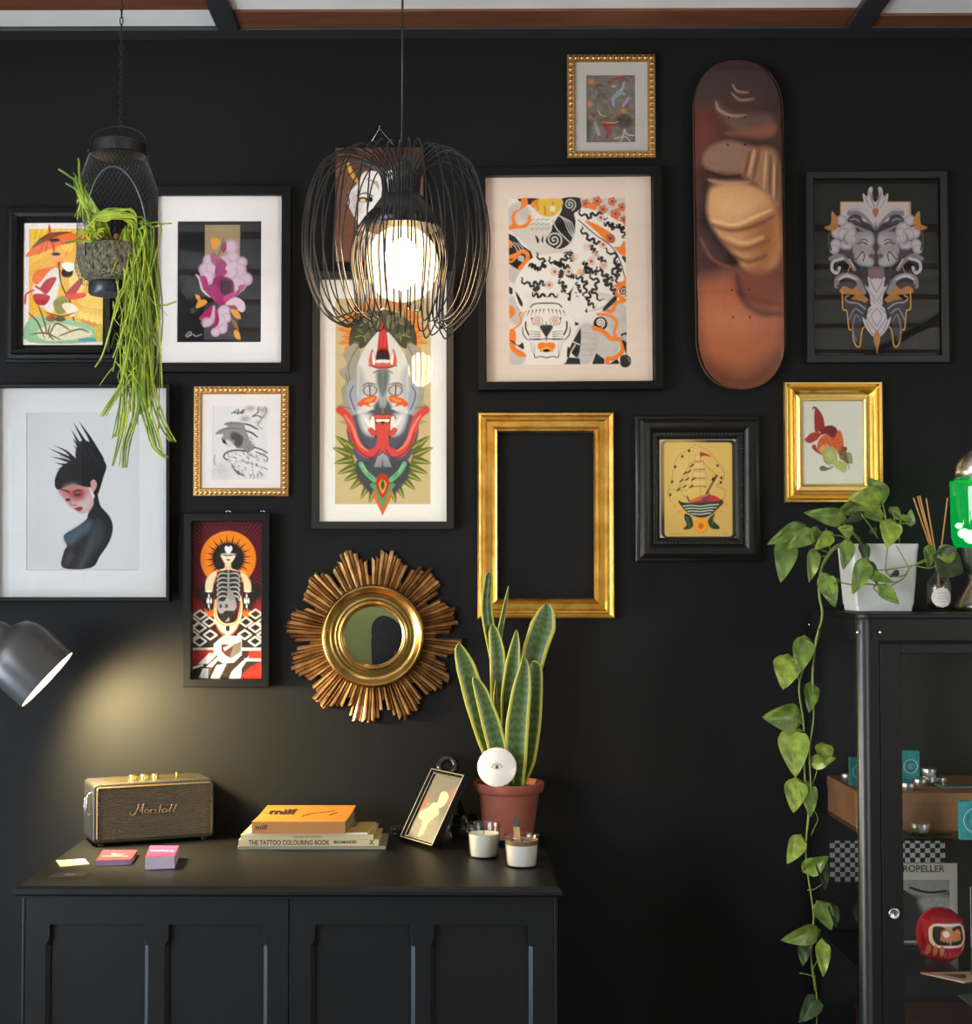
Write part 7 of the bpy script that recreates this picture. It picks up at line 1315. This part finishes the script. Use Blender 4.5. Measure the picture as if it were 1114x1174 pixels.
# --- lava lamp
dlv = .25; kv = kpp(dlv); q = Wp(1127, 700, dlv); r_ = thing('lava_lamp', 'silver lava lamp glowing green at the right edge of the cabinet top', 'lava lamp', (q.x, -dlv, zt+.0005)); z_ = lambda py: Wp(1127, py, dlv).z-zt
M_al = mat('brushed_aluminium', (.62, .6, .58), .26, 1, srgb=False)
b = B(); b.lathe([(.001, z_(512)), (8*kv, z_(513)), (20*kv, z_(520)), (28*kv, z_(533)), (31*kv, z_(552)), (30*kv, z_(552)), (.001, z_(550))], 48, cap=False); b.obj('cap', M_al, r_, smooth=True)
b = B(); b.lathe([(26*kv, z_(628)), (24*kv, z_(640)), (20*kv, z_(656)), (17*kv, z_(664)), (20*kv, z_(672)), (32*kv, z_(690)), (38*kv, 0), (.001, 0)], 48, cap=False); b.obj('base', M_al, r_, smooth=True)
M_gr2 = bpy.data.materials.new('green_liquid'); M_gr2.use_nodes = True; nt = M_gr2.node_tree; nt.nodes.clear(); o_ = nt.nodes.new('ShaderNodeOutputMaterial'); t_ = nt.nodes.new('ShaderNodeBsdfTransparent'); e_ = nt.nodes.new('ShaderNodeEmission'); a_ = nt.nodes.new('ShaderNodeAddShader'); g_ = nt.nodes.new('ShaderNodeBsdfGlossy'); g_.inputs['Roughness'].default_value = .02; x_ = nt.nodes.new('ShaderNodeMixShader'); x_.inputs[0].default_value = .06
t_.inputs[0].default_value = (.12, .8, .3, 1); e_.inputs[0].default_value = (0, .2, .04, 1); e_.inputs[1].default_value = .7
nt.links.new(t_.outputs[0], a_.inputs[0]); nt.links.new(e_.outputs[0], a_.inputs[1]); nt.links.new(a_.outputs[0], x_.inputs[1]); nt.links.new(g_.outputs[0], x_.inputs[2]); nt.links.new(x_.outputs[0], o_.inputs[0])
b = B(); b.lathe([(.001, z_(627)), (28*kv, z_(628)), (31*kv, z_(626)), (34*kv, z_(616)), (35*kv, z_(560)), (35.5*kv, z_(552)), (.001, z_(552))], 48, cap=False); b.obj('glass_vessel', M_gr2, r_, smooth=True)
M_lava = mat('glowing_wax', (180, 255, 210), .5, emis=(255, 220, 165), es=7)
b = B(); 
for x, y, zpx_, rr in ((-22, -4, 612, 7), (-14, -8, 616, 10), (-2, -6, 614, 12), (8, 0, 612, 14), (-26, 2, 603, 4), (-12, -14, 588, 5), (-8, -10, 576, 7)): b.sph((x*kv, y*kv, z_(zpx_)), rr*kv, 14, sc3=(1, 1, .8 if zpx_ > 600 else 1.5))
b.obj('wax_blobs', M_lava, r_, smooth=True)
r_ = thing('silhouette_cupboard', 'black arched cupboard added across the room for the dark shape in the round mirror', 'cupboard', (.12, YF+.26, 0))  # added to give the mirror its dark rounded silhouette
def arch(w_, h_, r): return [(-w_, 0), (w_, 0), (w_, h_-r)]+[(w_-r+r*math.cos(a), h_-r+r*math.sin(a)) for a in np.linspace(0, PI/2, 8)[1:]]+[(-w_+r+r*math.cos(a), h_-r+r*math.sin(a)) for a in np.linspace(PI/2, PI, 8)]
b = B(); b.prism(arch(.66, 1.55, .34), -.22, .22); b.obj('body', M_blkm, r_)
for sx in (-1, 1): b = B(); b.box(min(sx*.005, sx*.6), max(sx*.005, sx*.6), .221, .24, .08, 1.18); d_ = b.obj('door', M_blkm, r_, bevel=.003); b = B(); b.tube([(sx*.05, .25, .6), (sx*.05, .26, .62), (sx*.05, .26, .74), (sx*.05, .25, .76)], .006, 8); b.obj('handle', M_silver, d_, smooth=True)
# ============================================================= LIGHT
def area(name, loc, rot, sx, sy, e, col):
    l = bpy.data.lights.new(name, 'AREA'); l.shape = 'RECTANGLE'; l.size = sx; l.size_y = sy; l.energy = e; l.color = col; o = bpy.data.objects.new(name, l); COL.objects.link(o); o.location = loc; o.rotation_euler = rot; return o
area('daylight_left', (XL-.16, -3.0, 1.57), (0, -PI/2, 0), 1.5, 2.55, 105, (.86, .92, 1))
area('ceiling_fill_left', (XL-.2, -3.0, 1.3), (0, -math.radians(128), 0), 1.0, 2.5, 45, (.9, .95, 1))  # up-tilted fill added outside the left window to brighten the ceiling
area('daylight_far_left', (XL-.16, -4.92, 1.1), (0, -PI/2, 0), 1.95, .6, 10, (.8, .9, 1))
area('daylight_low_left', (XL-.16, -.78, .53), (0, -PI/2, 0), .8, .9, 44, (.66, .82, 1))
area('fill_right', (XR+.16, -4.4, 1.65), (0, PI/2, 0), 1.5, 2.4, 75, (1, .95, .9))  # added fill behind the unseen right window, evens out the right side
w = bpy.data.worlds.new('world'); sc.world = w; w.use_nodes = True; bg = w.node_tree.nodes['Background']; bg.inputs[0].default_value = (.75, .85, 1, 1); bg.inputs[1].default_value = 1.0
sc.view_settings.view_transform = 'Standard'; sc.view_settings.look = 'None'; sc.view_settings.exposure = .5; sc.view_settings.gamma = 1; sc.view_settings.use_curve_mapping = False
